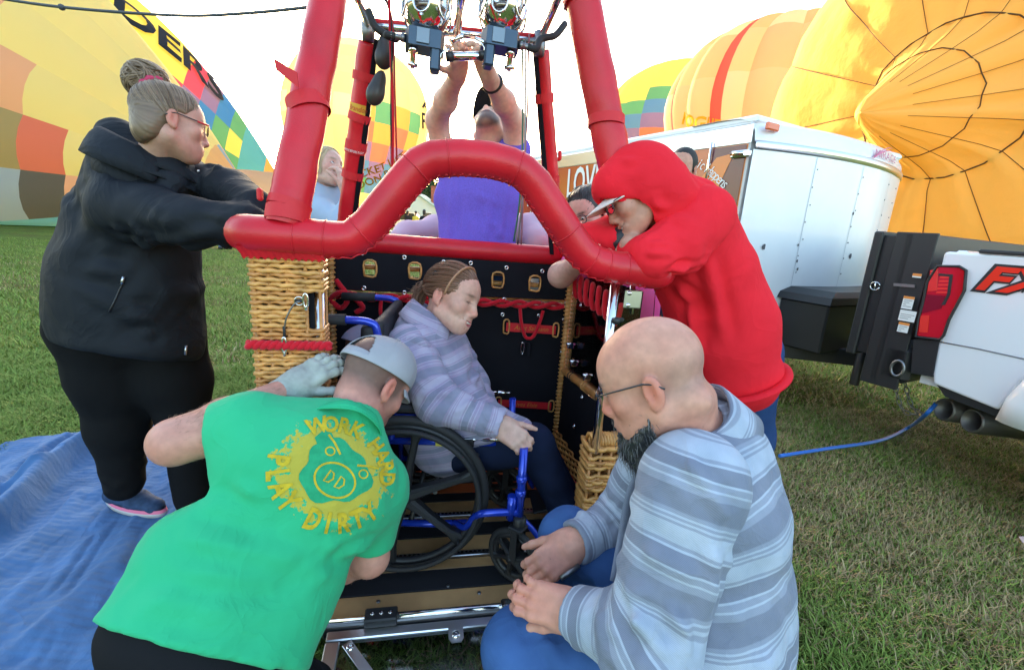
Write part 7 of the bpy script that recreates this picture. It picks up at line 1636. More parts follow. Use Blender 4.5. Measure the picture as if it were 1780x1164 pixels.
# hood: its own shell with a rolled edge round the face
S = SDF(); S.el(hr.p(0, -.022, .036), np.array((.094, .122, .106)), hr.A, .03); S.el(hr.p(0, -.045, -.03), np.array((.090, .095, .105)), hr.A, .05); S.rc(hr.p(0, -.055, -.06), T(1212, 352, 1.50), .095, .075, .05); S.rc(hr.p(-.03, .07, .055), hr.p(.03, .07, .055), .045, .045, .06)
S.el(hr.p(0, .125, -.052), np.array((.088, .112, .094)), hr.A, .012, True); S.el(hr.p(0, .03, -.05), np.array((.074, .085, .080)), hr.A, .01, True)
F = [(T(1075, 275, 1.35), T(1160, 300, 1.4), .006, .013), (T(1150, 290, 1.38), T(1205, 345, 1.42), .010, .014), (T(1130, 350, 1.34), T(1200, 320, 1.42), .010, .013), (T(1125, 362, 1.33), T(1195, 350, 1.4), .009, .012), (T(1060, 300, 1.33), T(1120, 330, 1.33), .006, .012), (T(1180, 300, 1.4), T(1235, 345, 1.45), .008, .014)]
P = []
for th in np.linspace(R(-35), R(215), 48):
    bst = None
    for yy in np.linspace(-.06, .16, 120):
        cz = -.02; A_, B_, C_ = 0, 0, 0
        # outer shell radius at this height along y, about the face axis
        k1 = 1-((yy+.016)/.120)**2
        if k1 <= 0: continue
        cs, sn = math.cos(th), math.sin(th); A_ = (cs/.094)**2+(sn/.104)**2; B_ = 2*(sn*(cz-.034))/.104**2; C_ = ((cz-.034)/.104)**2-k1; D_ = B_*B_-4*A_*C_
        if D_ < 0: continue
        rho = (-B_+math.sqrt(D_))/(2*A_); e2 = (rho*cs/.088)**2+((yy-.125)/.112)**2+((cz+rho*sn+.052)/.094)**2-1
        if bst is None or abs(e2) < bst[0]: bst = (abs(e2), rho, yy, cs, sn)
    if bst: P.append(hr.p(bst[1]*bst[3], bst[2], -.02+bst[1]*bst[4]))
m = MB(); m.tube(P, .0075, 8); m.build('hood_edge', MRH, ho)
hood, V, Q = cloth('hood', S, .006, MRH, ho, F, (.0025, 14), fold=1.2)
m = MB(); P = [hr.p(.098*math.cos(a), .045+.02*math.sin(a), -.03+.125*math.sin(a)) for a in np.linspace(-.9, math.pi+.9, 26)]; 
for k, (a, b, t) in enumerate(((1064, 336, 1.5),)): pass
d = nz(ray(1262, 352)); h = hbv.ray_cast(Vector(CAMP), Vector(d))
if h[0] is not None:
    o = np.array(h[0]); N_ = np.array(h[1]); x = nz(iv(.55, -.8, .3)); x = nz(x-N_*(x@N_)); V2, F2 = text_np('V', 1, 0, .01, fine=1); mb = decal(V2*.05, F2, o, x, np.cross(N_, x), N_, hbv, .003, .2); mb.build('lettering', MTX, ho, fix=False)
S = SDF(); S.rc(wF-nz(wF-eF)*.02, wF+iv(.03, -.012, 0), .046, .050, .01); V, Q = S.mesh(.005); N = vnormals(V, Q); V = V+N*(.002*fbm(V*50, 2))[:, None]; solid('wrist_brace', V, Q, MBLK, rd)
S = SDF(); S.chain([T(1278, 615, 1.75), T(1292, 760, 1.86), T(1292, 760, 1.86)-uz*.45], [.155, .10, .07], .05, (nz(iv(0, 0, 1)), 1.15)); V, Q = S.mesh(.01); fz = lambda p: p
jn = mat('dark_denim', (.025, .055, .15), .85, bump=(420, .4, .0015, (1, 1, 3)), var=(5, .25)); cloth('jeans', S, .01, jn, rd, auto_folds([T(1278, 615, 1.75), T(1292, 760, 1.86)], [.15, .1], 7, .007, .015, 55), (.003, 12))
m = MB(); P = [T(1333, 600, 1.70), T(1334, 640, 1.715), T(1326, 690, 1.73)]; m.tube(P, .003, 5); m.build('seam', mat('denim_seam', (.10, .15, .28), .8), rd)
for k, q in enumerate(((1285, .0), (1300, .12))):
    p = T(1292, 760, 1.86); S = SDF(); c = np.array([p[0]+q[1]*.3, p[1]+q[1], .05]); S.rc(c, c+np.array([-.16, .02, -.012]), .05, .036, .02); V, Q = S.mesh(.01); V[:, 2] = np.maximum(V[:, 2], .005); solid('shoe', V, Q, MSH, rd)
# ------------------------------------------------------------------ man in purple, arms up at the burner
pm_ = person('person in purple t-shirt and black cap reaching both arms up to the burner', T(830, 430, 2.3)*np.array([1, 1, 0]))
hp = Head(T(853, 226, 2.26), iv(-.14, .78, -.60), iv(.06, .60, .78), 1.0)
u_, c_, w_ = T(832, 300, 2.3), T(830, 345, 2.3), T(826, 440, 2.3); sl, sr = T(772, 290, 2.28), T(896, 290, 2.28); el_, er_ = T(760, 208, 2.10), T(893, 208, 2.10); wl, wr = T(796, 128, 1.80), T(849, 132, 1.78)
hl_ = Hand(wl, T(800, 94, 1.69)-wl, iv(.15, .15, -1), 1, (.35, .9, .8), .03, 1.0, (.6, .1)); hr_ = Hand(wr, T(838, 90, 1.68)-wr, iv(-.3, .2, -1), -1, (.25, .5, .4), .05, 1.0, (.9, .0))
S = SDF(); hp.sdf(S, neck=T(838, 285, 2.3), neck_r=(.058, .065)); lt = nz(sr-sl)
S.chain([u_, c_, w_], [.08, .09, .09], .05, (lt, 1.5)); S.rc(u_, sl, .06, .055, .04); S.rc(u_, sr, .06, .055, .04); S.chain([sl, el_, el_*.55+wl*.45, wl], [.06, .048, .046, .030], .03); S.chain([sr, er_, er_*.55+wr*.45, wr], [.06, .048, .046, .030], .03); hl_.sdf(S); hr_.sdf(S)
V, Q = S.mesh(.0052); hp.stubc = (.05, .045, .045); hp.stub = lambda L: .8*np.clip((L[:, 1]-.035)/.02, 0, 1)*np.clip((-.055-L[:, 2])/.015, 0, 1)*np.clip((L[:, 2]+.14)/.02, 0, 1)
solid('body', V, Q, MSKIN, pm_, cols=skin_cols(V, (.82, .52, .40), [hp], 1.0, (.06, .05, .04)))
ballcap(hp, pm_, mat('black_cap', (.015, .015, .017), .8), k=1.08, brim=1.25)
MPS = mat('purple_heather', (.17, .12, .58), .85, bump=(300, .25, .001), var=(180, .12))
S = SDF(); S.chain([T(832, 300, 2.3), c_, T(830, 450, 2.3)], [.115, .122, .118], .05, (lt, 1.62)); S.rc(T(820, 300, 2.3), sl+(el_-sl)*.34, .09, .078, .05); S.rc(T(845, 300, 2.3), sr+(er_-sr)*.34, .09, .078, .05)
S.rc(T(838, 285, 2.3), hp.p(0, 0, -.05), .062, .066, .01, None, True)
F = [(T(790, 300, 2.2), T(775, 420, 2.2), .008, .018), (T(850, 310, 2.2), T(845, 430, 2.2), .007, .018), (T(880, 310, 2.2), T(870, 420, 2.2), .007, .018), (T(810, 330, 2.2), T(800, 430, 2.2), .006, .016)]+auto_folds([u_, w_], [.15, .15], 14, .007, .016, 61)
cloth('shirt', S, .009, MPS, pm_, F, (.003, 12))
S = SDF(); S.chain([T(828, 450, 2.3), T(828, 450, 2.3)-uz*.5, T(828, 450, 2.3)-uz*1.05], [.13, .10, .07], .04, (lt, 1.4)); V, Q = S.mesh(.014); solid('jeans', V, Q, jn, pm_)
x, y, z = frame_from(er_-wr); c = wr+(er_-wr)*.13; m = MB(); m.tube([c+.034*(math.cos(a)*x+math.sin(a)*y) for a in np.linspace(0, 2*math.pi, 20, endpoint=False)], .010, 8, closed=True, flat=(1.2, .5)); wt = m.build('watch', MBLK, pm_); m = MB(); q = c-.036*nz(cF); m.box(q, (.03, .03, .01), (x, z, cF), .004); m.build('watch_face', MRUB, wt)
# ------------------------------------------------------------------ wheelchair and the woman in it
MBLU = mat('chair_blue', (.012, .05, .52), .22, .35, coat=.6); MVIN = mat('black_nylon', (.016, .016, .019), .6, bump=(300, .3, .001))
hubc = T(701, 867, 1.53); hubc[2] = .385
cf = nz(np.array([1, .10, 0])); cl = np.array([-cf[1], cf[0], 0])      # forward, away from the camera
wcT = thing('wheelchair', 'blue framed folding wheelchair with black mag wheels on the basket floor', 'wheelchair', np.array([hubc[0]+.2, hubc[1]+.25, FZ]))
def W(a, b, z): return hubc*np.array([1, 1, 0])+cf*a+cl*b+uz*z
def mag_wheel(c, r, w_, ns, hr_=True, par=wcT, name='wheel', caster=False):
    tilt = cl
    m = MB(); x, z = cf, uz
    m.tube([c+(r-w_)*(math.cos(a)*x+math.sin(a)*z) for a in np.linspace(0, 2*math.pi, 64, endpoint=False)], w_, 10, closed=True); o = m.build(name, MRUB, par)
    m = MB(); rr_ = r-2.0*w_-.004
    m.tube([c+rr_*(math.cos(a)*x+math.sin(a)*z) for a in np.linspace(0, 2*math.pi, 56, endpoint=False)], w_*.8, 8, closed=True, flat=(1, 1.2)); m.build('rim', MBLK, o)
    m = MB(); m.lathe(c-tilt*.03, tilt, [(0, 0), (.022 if not caster else .014, 0), (.03 if not caster else .018, .01), (.03 if not caster else .018, .05), (0, .055)], 18); m.lathe(c-tilt*.033, tilt, [(0, 0), (.008, 0), (.008, .004)], 10); m.build('hub', MBLK, o)
    for k in range(ns):
        a = 2*math.pi*k/ns+.35; d = math.cos(a)*x+math.sin(a)*z; s_ = np.cross(tilt, d); m = MB(); V = []
        for f, w2, t2 in ((.018, .022, .016), (.45, .013, .013), (.8, .012, .012), (1, .024, .012)):
            q = c+d*rr_*f*1.0; sc2 = .6 if caster else 1
            V += [q+s_*w2*sc2-tilt*t2, q+s_*w2*sc2*.5-tilt*t2*1.6, q-s_*w2*sc2*.5-tilt*t2*1.6, q-s_*w2*sc2-tilt*t2, q-s_*w2*sc2+tilt*t2, q+s_*w2*sc2+tilt*t2]
        m.add(V, [(i*6+k2, i*6+(k2+1) % 6, (i+1)*6+(k2+1) % 6, (i+1)*6+k2) for i in range(3) for k2 in range(6)], 0, False); m.build('spoke', MBLK, o)
    if hr_:
        m = MB(); m.tube([c-cl*.045+(r-.035)*(math.cos(a)*x+math.sin(a)*z) for a in np.linspace(0, 2*math.pi, 56, endpoint=False)], .0085, 8, closed=True); m.build('handrim', MRUB, o)
        m = MB()
        for k in range(6): a = 2*math.pi*k/6+.35; d = math.cos(a)*x+math.sin(a)*z; m.tube([c-cl*.045+d*(r-.035), c-cl*.01+d*(r-.045)], .005, 6)
        m.build('handrim_stay', MBLK, o, kind='stuff')
    return o
mag_wheel(W(0, 0, .385), .285, .0155, 6); mag_wheel(W(0, .55, .385), .285, .0155, 6)
cst = T(893, 963, 1.545); cst[2] = FZ+.105; ca = (cst-hubc)@cf; cb = (cst-hubc)@cl
cax = nz(cl*.8+cf*-.55)
for b in (cb, cb+.42):
    _cf, _cl = cf, cl; cl = nz(_cl+_cf*.75) if b == cb else nz(_cl+_cf*.5); cf = np.cross(cl, uz); c = W(0, 0, 0)*0+hubc*np.array([1, 1, 0])+_cf*ca+_cl*b+uz*(FZ+.105)
    mag_wheel(c, .10, .012, 6, False, wcT, 'caster', True); fd = cl
    m = MB()
    for s_ in (-1, 1): m.box(c+fd*s_*.028+uz*.055+cf*.01, (.026, .006, .13), (cf, fd, uz), .002)
    m.box(c+uz*.118+cf*.012, (.05, .066, .012), (cf, fd, uz), .003); m.lathe(c+uz*.12+cf*.012, uz, [(.022, 0), (.022, .03), (.016, .034), (0, .034)], 12); m.build('caster_fork', MBLK, wcT)
    cf, cl = _cf, _cl
def ftube(P, r=.0115, name='frame_tube', mt_=MBLU, k=6, par=wcT): m = MB(); m.tube(spline(P, k) if k else P, r, 12); return m.build(name, mt_, par)
for side_, (b, bb) in enumerate(((.055, cb), (.50, cb+.42))):
    ftube([W(-.06, b, .555), W(.10, b, .555), W(.30, b, .555)], .0125, k=0)                              # seat rail
    ftube([W(-.07, b, .245), W(.10, b, .24), W(.22, b, .245)], .0125, k=0)                               # lower rail
    ftube([W(.17, b, .245), W(.21, b*.5+bb*.5, .27), W(.24, bb*.8+b*.2, .335), W(.275, bb, .365), W(ca+.012, bb, .37)], .0125)
    ftube([W(ca+.008, bb, .335), W(ca+.006, bb, .60)], .0135, k=0); ftube([W(ca-.02, bb, .345), W(ca-.02, bb, .43)], .015, k=0)
    for z in (.44, .49): m = MB(); m.lathe(W(ca+.006, bb, z), uz, [(.014, -.012), (.018, -.008), (.018, .008), (.014, .012)], 14); m.lathe(W(ca+.006, bb-.014, z), -cl, [(.006, 0), (.006, .006), (0, .008)], 8); m.build('frame_collar', MBLU, wcT)
    ftube([W(-.08, b, .24), W(-.085, b, .76), W(-.095, b, .92), W(-.12, b, .955), W(-.20, b, .96)], .0125); m = MB(); m.tube([W(-.0805, b, .58), W(-.0865, b, .78), W(-.092, b, .885)], .019, 10); m.build('post_sleeve', MVIN, wcT)          # back post with push handle
    m = MB(); m.tube([W(-.19, b, .96), W(-.32, b, .955)], .0175, 12); m.build('push_grip', MRUB, wcT)
    ftube([W(-.05, b, .56), W(-.04, b, .63), W(.0, b, .655), W(.16, b, .66), W(.24, b, .655), W(.262, b, .63), W(.262, b, .56)], .0115)  # armrest
    m = MB(); m.box(W(.07, b, .674), (.22, .05, .03), (cf, cl, uz), .010); m.build('arm_pad', MVIN, wcT)
    m = MB(); m.box(W(.10, b+.014, .60), (.30, .006, .13), (cf, cl, uz), .002); m.build('side_panel', MVIN, wcT)
    m = MB(); m.tube([W(.08, b-.02, .575), W(.33, b-.02, .578)], .007, 8); m.lathe(W(.33, b-.02, .578), cf, [(.009, 0), (.009, .03), (.004, .035), (.004, .05)], 10); m.build('brake_lever', MCH, wcT)
    m = MB(); m.box(W(.19, b-.022, .565), (.07, .022, .03), (cf, cl, uz), .004); m.box(W(.22, b-.03, .53), (.05, .012, .02), (nz(cf-uz*.5), cl, nz(uz+cf*.5)), .003); m.build('brake', MBLK, wcT)
    ftube([W(ca-.01, bb, .37), W(ca+.06, bb, .30), W(ca+.12, bb, .20)], .010)
    m = MB(); m.box(W(ca+.15, bb+(.09 if side_ == 0 else -.09), .20), (.10, .15, .008), (nz(cf+uz*.3), cl, nz(uz-cf*.3)), .003); m.build('footplate', MBLK, wcT)
for s_ in (0, 1): ftube([W(.02 if s_ else .10, .06, .25 if s_ else .53), W(.10 if s_ else .02, .50, .53 if s_ else .25)], .010, 'cross_brace', MBLK, 0)
m = MB(); m.tube([W(.10, .06, .36), W(.10, .50, .36)], .008, 8); m.build('axle_bar', MSTL, wcT)
m = MB(); m.box(W(.10, .275, .565), (.40, .44, .02), (cf, cl, uz), .006); m.build('seat', MVIN, wcT)
S = SDF(); S.bx(W(-.095, .275, .76), (.018, .215, .20), np.array([cf, cl, uz]), .015, .01); S.bx(W(-.12, .10, .90), (.03, .05, .045), np.array([cf, cl, uz]), .02, .01); V, Q = S.mesh(.01); bp_ = solid('backrest', V, Q, MVIN, wcT)
V2, F2 = text_np('drive', 1, .2, .02, 'LEFT'); mb = MB(); decal(V2*.05, F2, W(.06, .050, .61), cf, uz, -cl, None, .003, mb=mb); mb.build('lettering', MTX, wcT, fix=False)
q = W(.115, .041, .555); m = MB(); m.box(q, (.035, .004, .018), (cf, cl, uz), .001); m.build('warning_label', mat('label_yellow', (.7, .6, .1), .5), wcT)
# the seated woman
ww = person('smiling person in a lavender plaid shirt seated in the wheelchair', W(.1, .28, FZ))
hw2 = Head(T(786, 515, 1.635), iv(.87, -.30, -.36), iv(.27, .95, .02), .97)
u_, c_, w_, h_ = T(742, 586, 1.72), T(752, 645, 1.74), T(768, 705, 1.74), T(782, 752, 1.74)
sN, eN, wN = T(716, 612, 1.58), T(762, 700, 1.50), T(868, 737, 1.49); sF, eF, wF = T(785, 600, 1.90), T(822, 668, 1.88), T(862, 745, 1.74)
S = SDF(); hw2.sdf(S, smile=1, neck=T(742, 580, 1.70), neck_r=(.050, .056), fat=1.06, jaw=1.05); S.chain([u_, c_, w_, h_], [.07, .09, .09, .09], .05); S.rc(u_, sN, .05, .05, .03); S.rc(u_, sF, .05, .05, .03); S.chain([sN, eN, wN], [.045, .042, .03], .02); S.chain([sF, eF, wF], [.045, .042, .03], .02)
Hand(wN, T(893, 757, 1.47)-wN, iv(.05, -.5, .8), 1, (.6, .8, .5), .03, .92).sdf(S); Hand(wF, iv(.3, -.8, .2), iv(-.8, 0, -.3), 1, (.5, .6, .5), .03, .92).sdf(S)
V, Q = S.mesh(.0042); solid('body', V, Q, MSKIN, ww, cols=skin_cols(V, (.62, .36, .28), [hw2], 1.15, (.16, .09, .06), (.45, .08, .10))); hw2.teeth(ww)
MHB = mhair('brown_hair', (.075, .032, .018), (.33, .17, .10)); hc = hair_cap(hw2, ww, MHB, cut=[((0, .10, -.03), (.10, .085, .09), .02), ((0, .125, .05), (.065, .045, .06), .02), ((.0, .03, -.10), (.11, .09, .06), .02), ((.085, .0, -.02), (.02, .028, .04), .008), ((-.085, .0, -.02), (.02, .028, .04), .008)])
sf = scalp(hw2); paths = []; bd = nz(np.array([0, -.95, -.25]))
for _ in range(1500):
    d = rng.normal(0, 1, 3); d /= np.linalg.norm(d)
    if d[1] > .60+.2*d[2] or d[2] < -.55 or (d[1] > .1 and d[2] < -.15): continue
    D_ = slerp_path(d, bd, 10, .9); P = list(sf(D_, 1)+(D_@hw2.A)*(.004+.013*rng.random()*np.sin(np.linspace(.2, 2.6, 10)))[:, None]); e_ = P[-1]; v = iv(-.040, -.05+.05*rng.random(), .02*rng.normal())
    for k in (1, 2, 3): P.append(e_+v*k*.42*(1+.2*rng.normal()*.5)-cU*.012*k*k*rng.random()+rng.normal(0, .004, 3))
    paths.append(P)
strands('hair_strand', paths, .0011, MHB, hc)
m = MB(); P = [hw2.p(.0805*math.cos(a), .018+.020*math.sin(a), .028+.0905*math.sin(a)) for a in np.linspace(-.35, math.pi+.35, 30)]; m.tube(P, .0042, 8, flat=(1, 1.6)); m.build('headband', mat('tan_headband', (.42, .22, .12), .5), ww)
m = MB(); q = hw2.p(.055, -.055, .085); m.tube([q, q+hw2.X*.02-hw2.Z*.035], .007, 6); m.tube([q+hw2.Y*.012, q+hw2.X*.022-hw2.Z*.03+hw2.Y*.012], .004, 6); m.build('hair_clip', MRUB, ww)
MLV = flannel('lavender_flannel', (.27, .28, .36), (.36, .32, .43), (.44, .42, .52), .12, (.86, .80, .92))
S = SDF(); S.chain([u_, c_, w_, h_], [.115, .150, .16, .16], .06, (nz(iv(.1, 0, 1)), 1.2)); S.rc(u_, sN, .095, .085, .05); S.rc(u_, sF, .09, .075, .05); S.el(T(835, 735, 1.66), (.10, .13, .05), None, .06); S.rc(T(800, 720, 1.66), T(905, 750, 1.62), .09, .05, .06)
S.rc(T(742, 580, 1.70), hw2.p(0, 0, -.05), .056, .062, .01, None, True)
F = [(T(700, 570, 1.5), T(800, 640, 1.55), .008, .014), (T(720, 620, 1.5), T(820, 640, 1.6), .010, .014), (T(760, 640, 1.52), T(840, 680, 1.6), .010, .013), (T(830, 600, 1.6), T(850, 680, 1.6), .008, .013), (T(700, 600, 1.5), T(740, 680, 1.45), .008, .014), (T(840, 700, 1.55), T(910, 750, 1.55), .006, .012)]+auto_folds([u_, c_, w_], [.15, .17, .18], 16, .008, .014, 71)
osh, V, Q = cloth('overshirt', S, .0065, MLV, ww, F, (.004, 13), axis_cols(T(700, 560, 1.6), T(760, 760, 1.6), .016, 7))
sleeve('sleeve', sN, eN, wN, .082, .070, .045, [(T(735, 690, 1.44), T(790, 680, 1.44), .009, .012), (T(740, 660, 1.46), T(800, 655, 1.5), .009, .012), (T(790, 720, 1.44), T(830, 690, 1.46), .008, .011)], 72, osh, MLV); sleeve('sleeve', sF, eF, wF, .075, .062, .044, (), 73, osh, MLV, .03)
nk = T(750, 560, 1.685); collar_ring('collar', nk, iv(.42, .9, 0), iv(.9, -.4, -.2), ((-.04, .105), (.0, .092), (.036, .088), (.044, .092), (.022, .106), (-.035, .122)), MLV, osh, 26, .016, .05)
MNV = mat('navy_trousers', (.012, .018, .045), .85, bump=(300, .25, .001), var=(5, .2))
S = SDF(); kn1, kn2 = T(928, 772, 1.62), T(930, 770, 1.85); S.chain([T(800, 775, 1.66), kn1, T(982, 885, 1.70), T(992, 905, 1.72)], [.095, .07, .055, .055], .03); S.chain([T(800, 775, 1.86), kn2, T(985, 860, 1.92)], [.095, .07, .055], .03); cloth('trousers', S, .008, MNV, ww, auto_folds([T(800, 775, 1.66), kn1, T(975, 870, 1.72)], [.095, .07, .055], 12, .006, .012, 75), (.003, 12))
for c in (T(992, 905, 1.72), T(995, 880, 1.93)):
    c = c.copy(); c[2] = FZ+.055; S = SDF(); S.rc(c, c+cf*.10-cl*.02+uz*-.01, .046, .036, .02); V, Q = S.mesh(.007); solid('shoe', V, Q, MSH, ww)
# ------------------------------------------------------------------ helper with a lavender cap crouching behind the chair
hp_ = person('helper in pale lavender cap crouching behind the wheelchair, mostly hidden', T(610, 760, 1.95)*np.array([1, 1, 0])+uz*FZ)
h3 = Head(T(640, 616, 1.90), iv(.62, -.5, .6), iv(.35, .88, .2), 1.05); S = SDF(); h3.sdf(S, neck=T(608, 700, 1.93)); S.rc(T(605, 715, 1.93), T(600, 800, 1.95), .09, .09, .04); V, Q = S.mesh(.006); solid('body', V, Q, MSKIN, hp_, cols=skin_cols(V, TONE, [h3]))
ballcap(h3, hp_, mat('lavender_cap', (.40, .36, .47), .85, bump=(300, .2, .001), var=(10, .1)), k=1.12)
S = SDF(); S.rc(T(605, 722, 1.93), T(600, 810, 1.95), .13, .14, .05, (cR, 1.2)); S.rc(T(600, 730, 1.93), T(570, 780, 1.9), .07, .06, .04); V, Q = S.mesh(.012); solid('shirt', V, Q, MLIN, hp_)
# ------------------------------------------------------------------ young man with glasses beside the basket
yg = person('person with glasses and pink shirt resting his elbow on the rear rim', T(1080, 450, 2.25)*np.array([1, 1, 0]))
hy_ = Head(T(1024, 372, 2.0), iv(-.66, -.42, -.58), iv(-.22, .95, -.15), 1.0); S = SDF(); hy_.sdf(S, neck=T(1052, 415, 2.1), fat=1.08); a, b, c = T(1055, 425, 2.12), T(975, 478, 1.95), T(1010, 455, 1.82)
S.rc(T(1060, 425, 2.15), T(1075, 560, 2.2), .10, .11, .05); S.chain([a, b, c], [.05, .05, .034], .03); Hand(c, iv(.6, .2, -.4), iv(0, -1, 0), 1).sdf(S); V, Q = S.mesh(.005); solid('body', V, Q, MSKIN, yg, cols=skin_cols(V, (.62, .36, .28), [hy_], 1.2, (.05, .035, .03)))
hy_.eyes(yg, (0, -.4)); hy_.glasses(yg, (.02, .02, .03)); MDH = mhair('near_black_hair', (.012, .01, .009), (.05, .038, .03))
hc = hair_cap(hy_, yg, MDH, cut=[((0, .10, -.035), (.10, .075, .09), .02), ((0, .03, -.10), (.11, .1, .06), .02), ((0, .125, .045), (.06, .04, .05), .02)]); sf = scalp(hy_); paths = []
for _ in range(420):
    d = rng.normal(0, 1, 3); d /= np.linalg.norm(d)
    if d[2] < -.2 or (d[1] > .72): continue
    d1 = nz(d+np.array([.5*np.sign(d[0]), .9, -.3])); D_ = slerp_path(d, d1, 7, .5); paths.append(sf(D_, 1.05)+(D_@hy_.A)*(.012*rng.random()*np.linspace(.3, 1, 7))[:, None])
strands('hair_strand', paths, .0016, MDH, hc)
S = SDF(); S.chain([T(1062, 420, 2.15), T(1080, 520, 2.2), T(1085, 640, 2.25)], [.115, .14, .14], .05, (cR, 1.2)); S.rc(a, a+(b-a)*.72, .075, .066, .04); S.el(T(1052, 402, 2.1), (.06, .06, .04), None, .03); V, Q = S.mesh(.009); S2 = SDF(); MPK = mat('pink_shirt', (.72, .10, .32), .85, bump=(300, .2, .001)); cloth('shirt', S, .009, MPK, yg, auto_folds([a, b], [.07, .06], 6, .006, .012, 81), (.003, 12))
S = SDF(); S.chain([T(1085, 640, 2.25), T(1085, 640, 2.25)-uz*.7], [.13, .09], .03); V, Q = S.mesh(.015); solid('trousers', V, Q, jn, yg)
# ------------------------------------------------------------------ blonde-grey woman beyond the basket
gw = person('person with short blond grey hair in a pale blue hoodie beyond the basket', T(565, 420, 2.8)*np.array([1, 1, 0]))
hg = Head(T(567, 292, 2.72), iv(.86, .10, -.42), iv(-.05, 1, .05), 1.0); S = SDF(); hg.sdf(S, neck=T(558, 340, 2.8)); S.rc(T(560, 350, 2.8), T(560, 450, 2.8), .1, .1, .05); wg = T(602, 330, 2.6); S.chain([T(575, 370, 2.7), T(612, 395, 2.55), wg], [.05, .045, .03], .03); Hand(wg, iv(-.25, .95, 0), iv(-.9, 0, .2), 1, (.5, .6, .4)).sdf(S); V, Q = S.mesh(.0055); solid('body', V, Q, MSKIN, gw, cols=skin_cols(V, (.60, .36, .28), [hg], 1.1, (.25, .17, .1))); hg.eyes(gw, (.0, .2))
MBG = mhair('blond_grey_hair', (.40, .28, .15), (.72, .56, .36)); hc = hair_cap(hg, gw, MBG, cut=[((0, .095, -.045), (.10, .075, .095), .02), ((0, .05, -.115), (.10, .09, .06), .02)]); sf = scalp(hg); paths = []
for _ in range(420):
    a = rng.uniform(-2.6, 2.6)+math.pi; dn = np.array([math.sin(a)*.93, math.cos(a)*.93, -.38]); 
    d0 = nz(np.array([rng.normal(0, .15), .45+rng.normal(0, .25), 1.0])); D_ = slerp_path(d0, nz(dn), 11, 1); P = list(sf(D_, 1.06+.06*rng.random())); e_ = P[-1]
    for k in (1, 2): P.append(e_-hg.Z*.026*k*rng.uniform(.7, 1.3)-hg.Y*.004*k+rng.normal(0, .002, 3))
    if d0[1] < 2 and not (dn[1] > .45): paths.append(P)
strands('hair_strand', paths, .0022, MBG, hc)
S = SDF(); S.chain([T(556, 352, 2.8), T(560, 400, 2.8), T(565, 470, 2.8)], [.15, .17, .17], .06, (nz(iv(.8, 0, .6)), 1.25)); S.chain([T(545, 360, 2.72), T(600, 395, 2.52), T(606, 352, 2.58)], [.085, .07, .05], .04); S.el(T(545, 335, 2.85), (.12, .1, .05), None, .05); S.rc(T(558, 340, 2.8), hg.p(0, 0, -.05), .055, .06, .01, None, True); MHD = mat('pale_blue_fleece', (.34, .43, .55), .9, bump=(250, .25, .001), sheen=.3)
cloth('hoodie', S, .01, MHD, gw, auto_folds([T(556, 352, 2.8), T(565, 470, 2.8)], [.17, .18], 10, .01, .018, 91), (.005, 9)); S = SDF(); p = T(565, 470, 2.8); S.chain([p, p-uz*.9], [.15, .09], .03); V, Q = S.mesh(.02); solid('trousers', V, Q, jn, gw)
# ------------------------------------------------------------------ person in pale pink behind the man in purple
pk_ = person('person in a pale pink top leaning on the rear rim behind the purple shirt', T(820, 440, 2.7)*np.array([1, 1, 0])); h4 = Head(T(836, 345, 2.75), iv(.2, -.5, -.8), iv(.1, .85, -.3), 1.0)
S = SDF(); h4.sdf(S, neck=T(836, 390, 2.85)); S.rc(T(836, 400, 2.85), T(836, 470, 2.9), .1, .1, .05); V, Q = S.mesh(.007); solid('body', V, Q, MSKIN, pk_, cols=skin_cols(V, TONE, [h4])); hair_cap(h4, pk_, MHB, cut=[((0, .10, -.035), (.10, .075, .09), .02), ((0, .03, -.10), (.11, .1, .06), .02)])
S = SDF(); S.chain([T(836, 395, 2.85), T(836, 480, 2.9)], [.15, .16], .05, (cR, 1.3)); S.chain([T(760, 400, 2.75), T(708, 404, 2.5), T(692, 414, 2.4)], [.075, .055, .045], .05); S.chain([T(885, 395, 2.75), T(925, 402, 2.5), T(935, 418, 2.36)], [.09, .085, .07], .05); S.rc(T(760, 400, 2.75), T(836, 400, 2.85), .09, .13, .05); S.rc(T(885, 395, 2.75), T(836, 400, 2.85), .09, .13, .05)
cloth('top', S, .012, mat('pale_pink_fleece', (.62, .42, .50), .9, bump=(250, .2, .001)), pk_, (), (.006, 9)); S = SDF(); p = T(836, 480, 2.9); S.chain([p, p-uz*.8], [.15, .09], .03); V, Q = S.mesh(.02); solid('trousers', V, Q, jn, pk_)
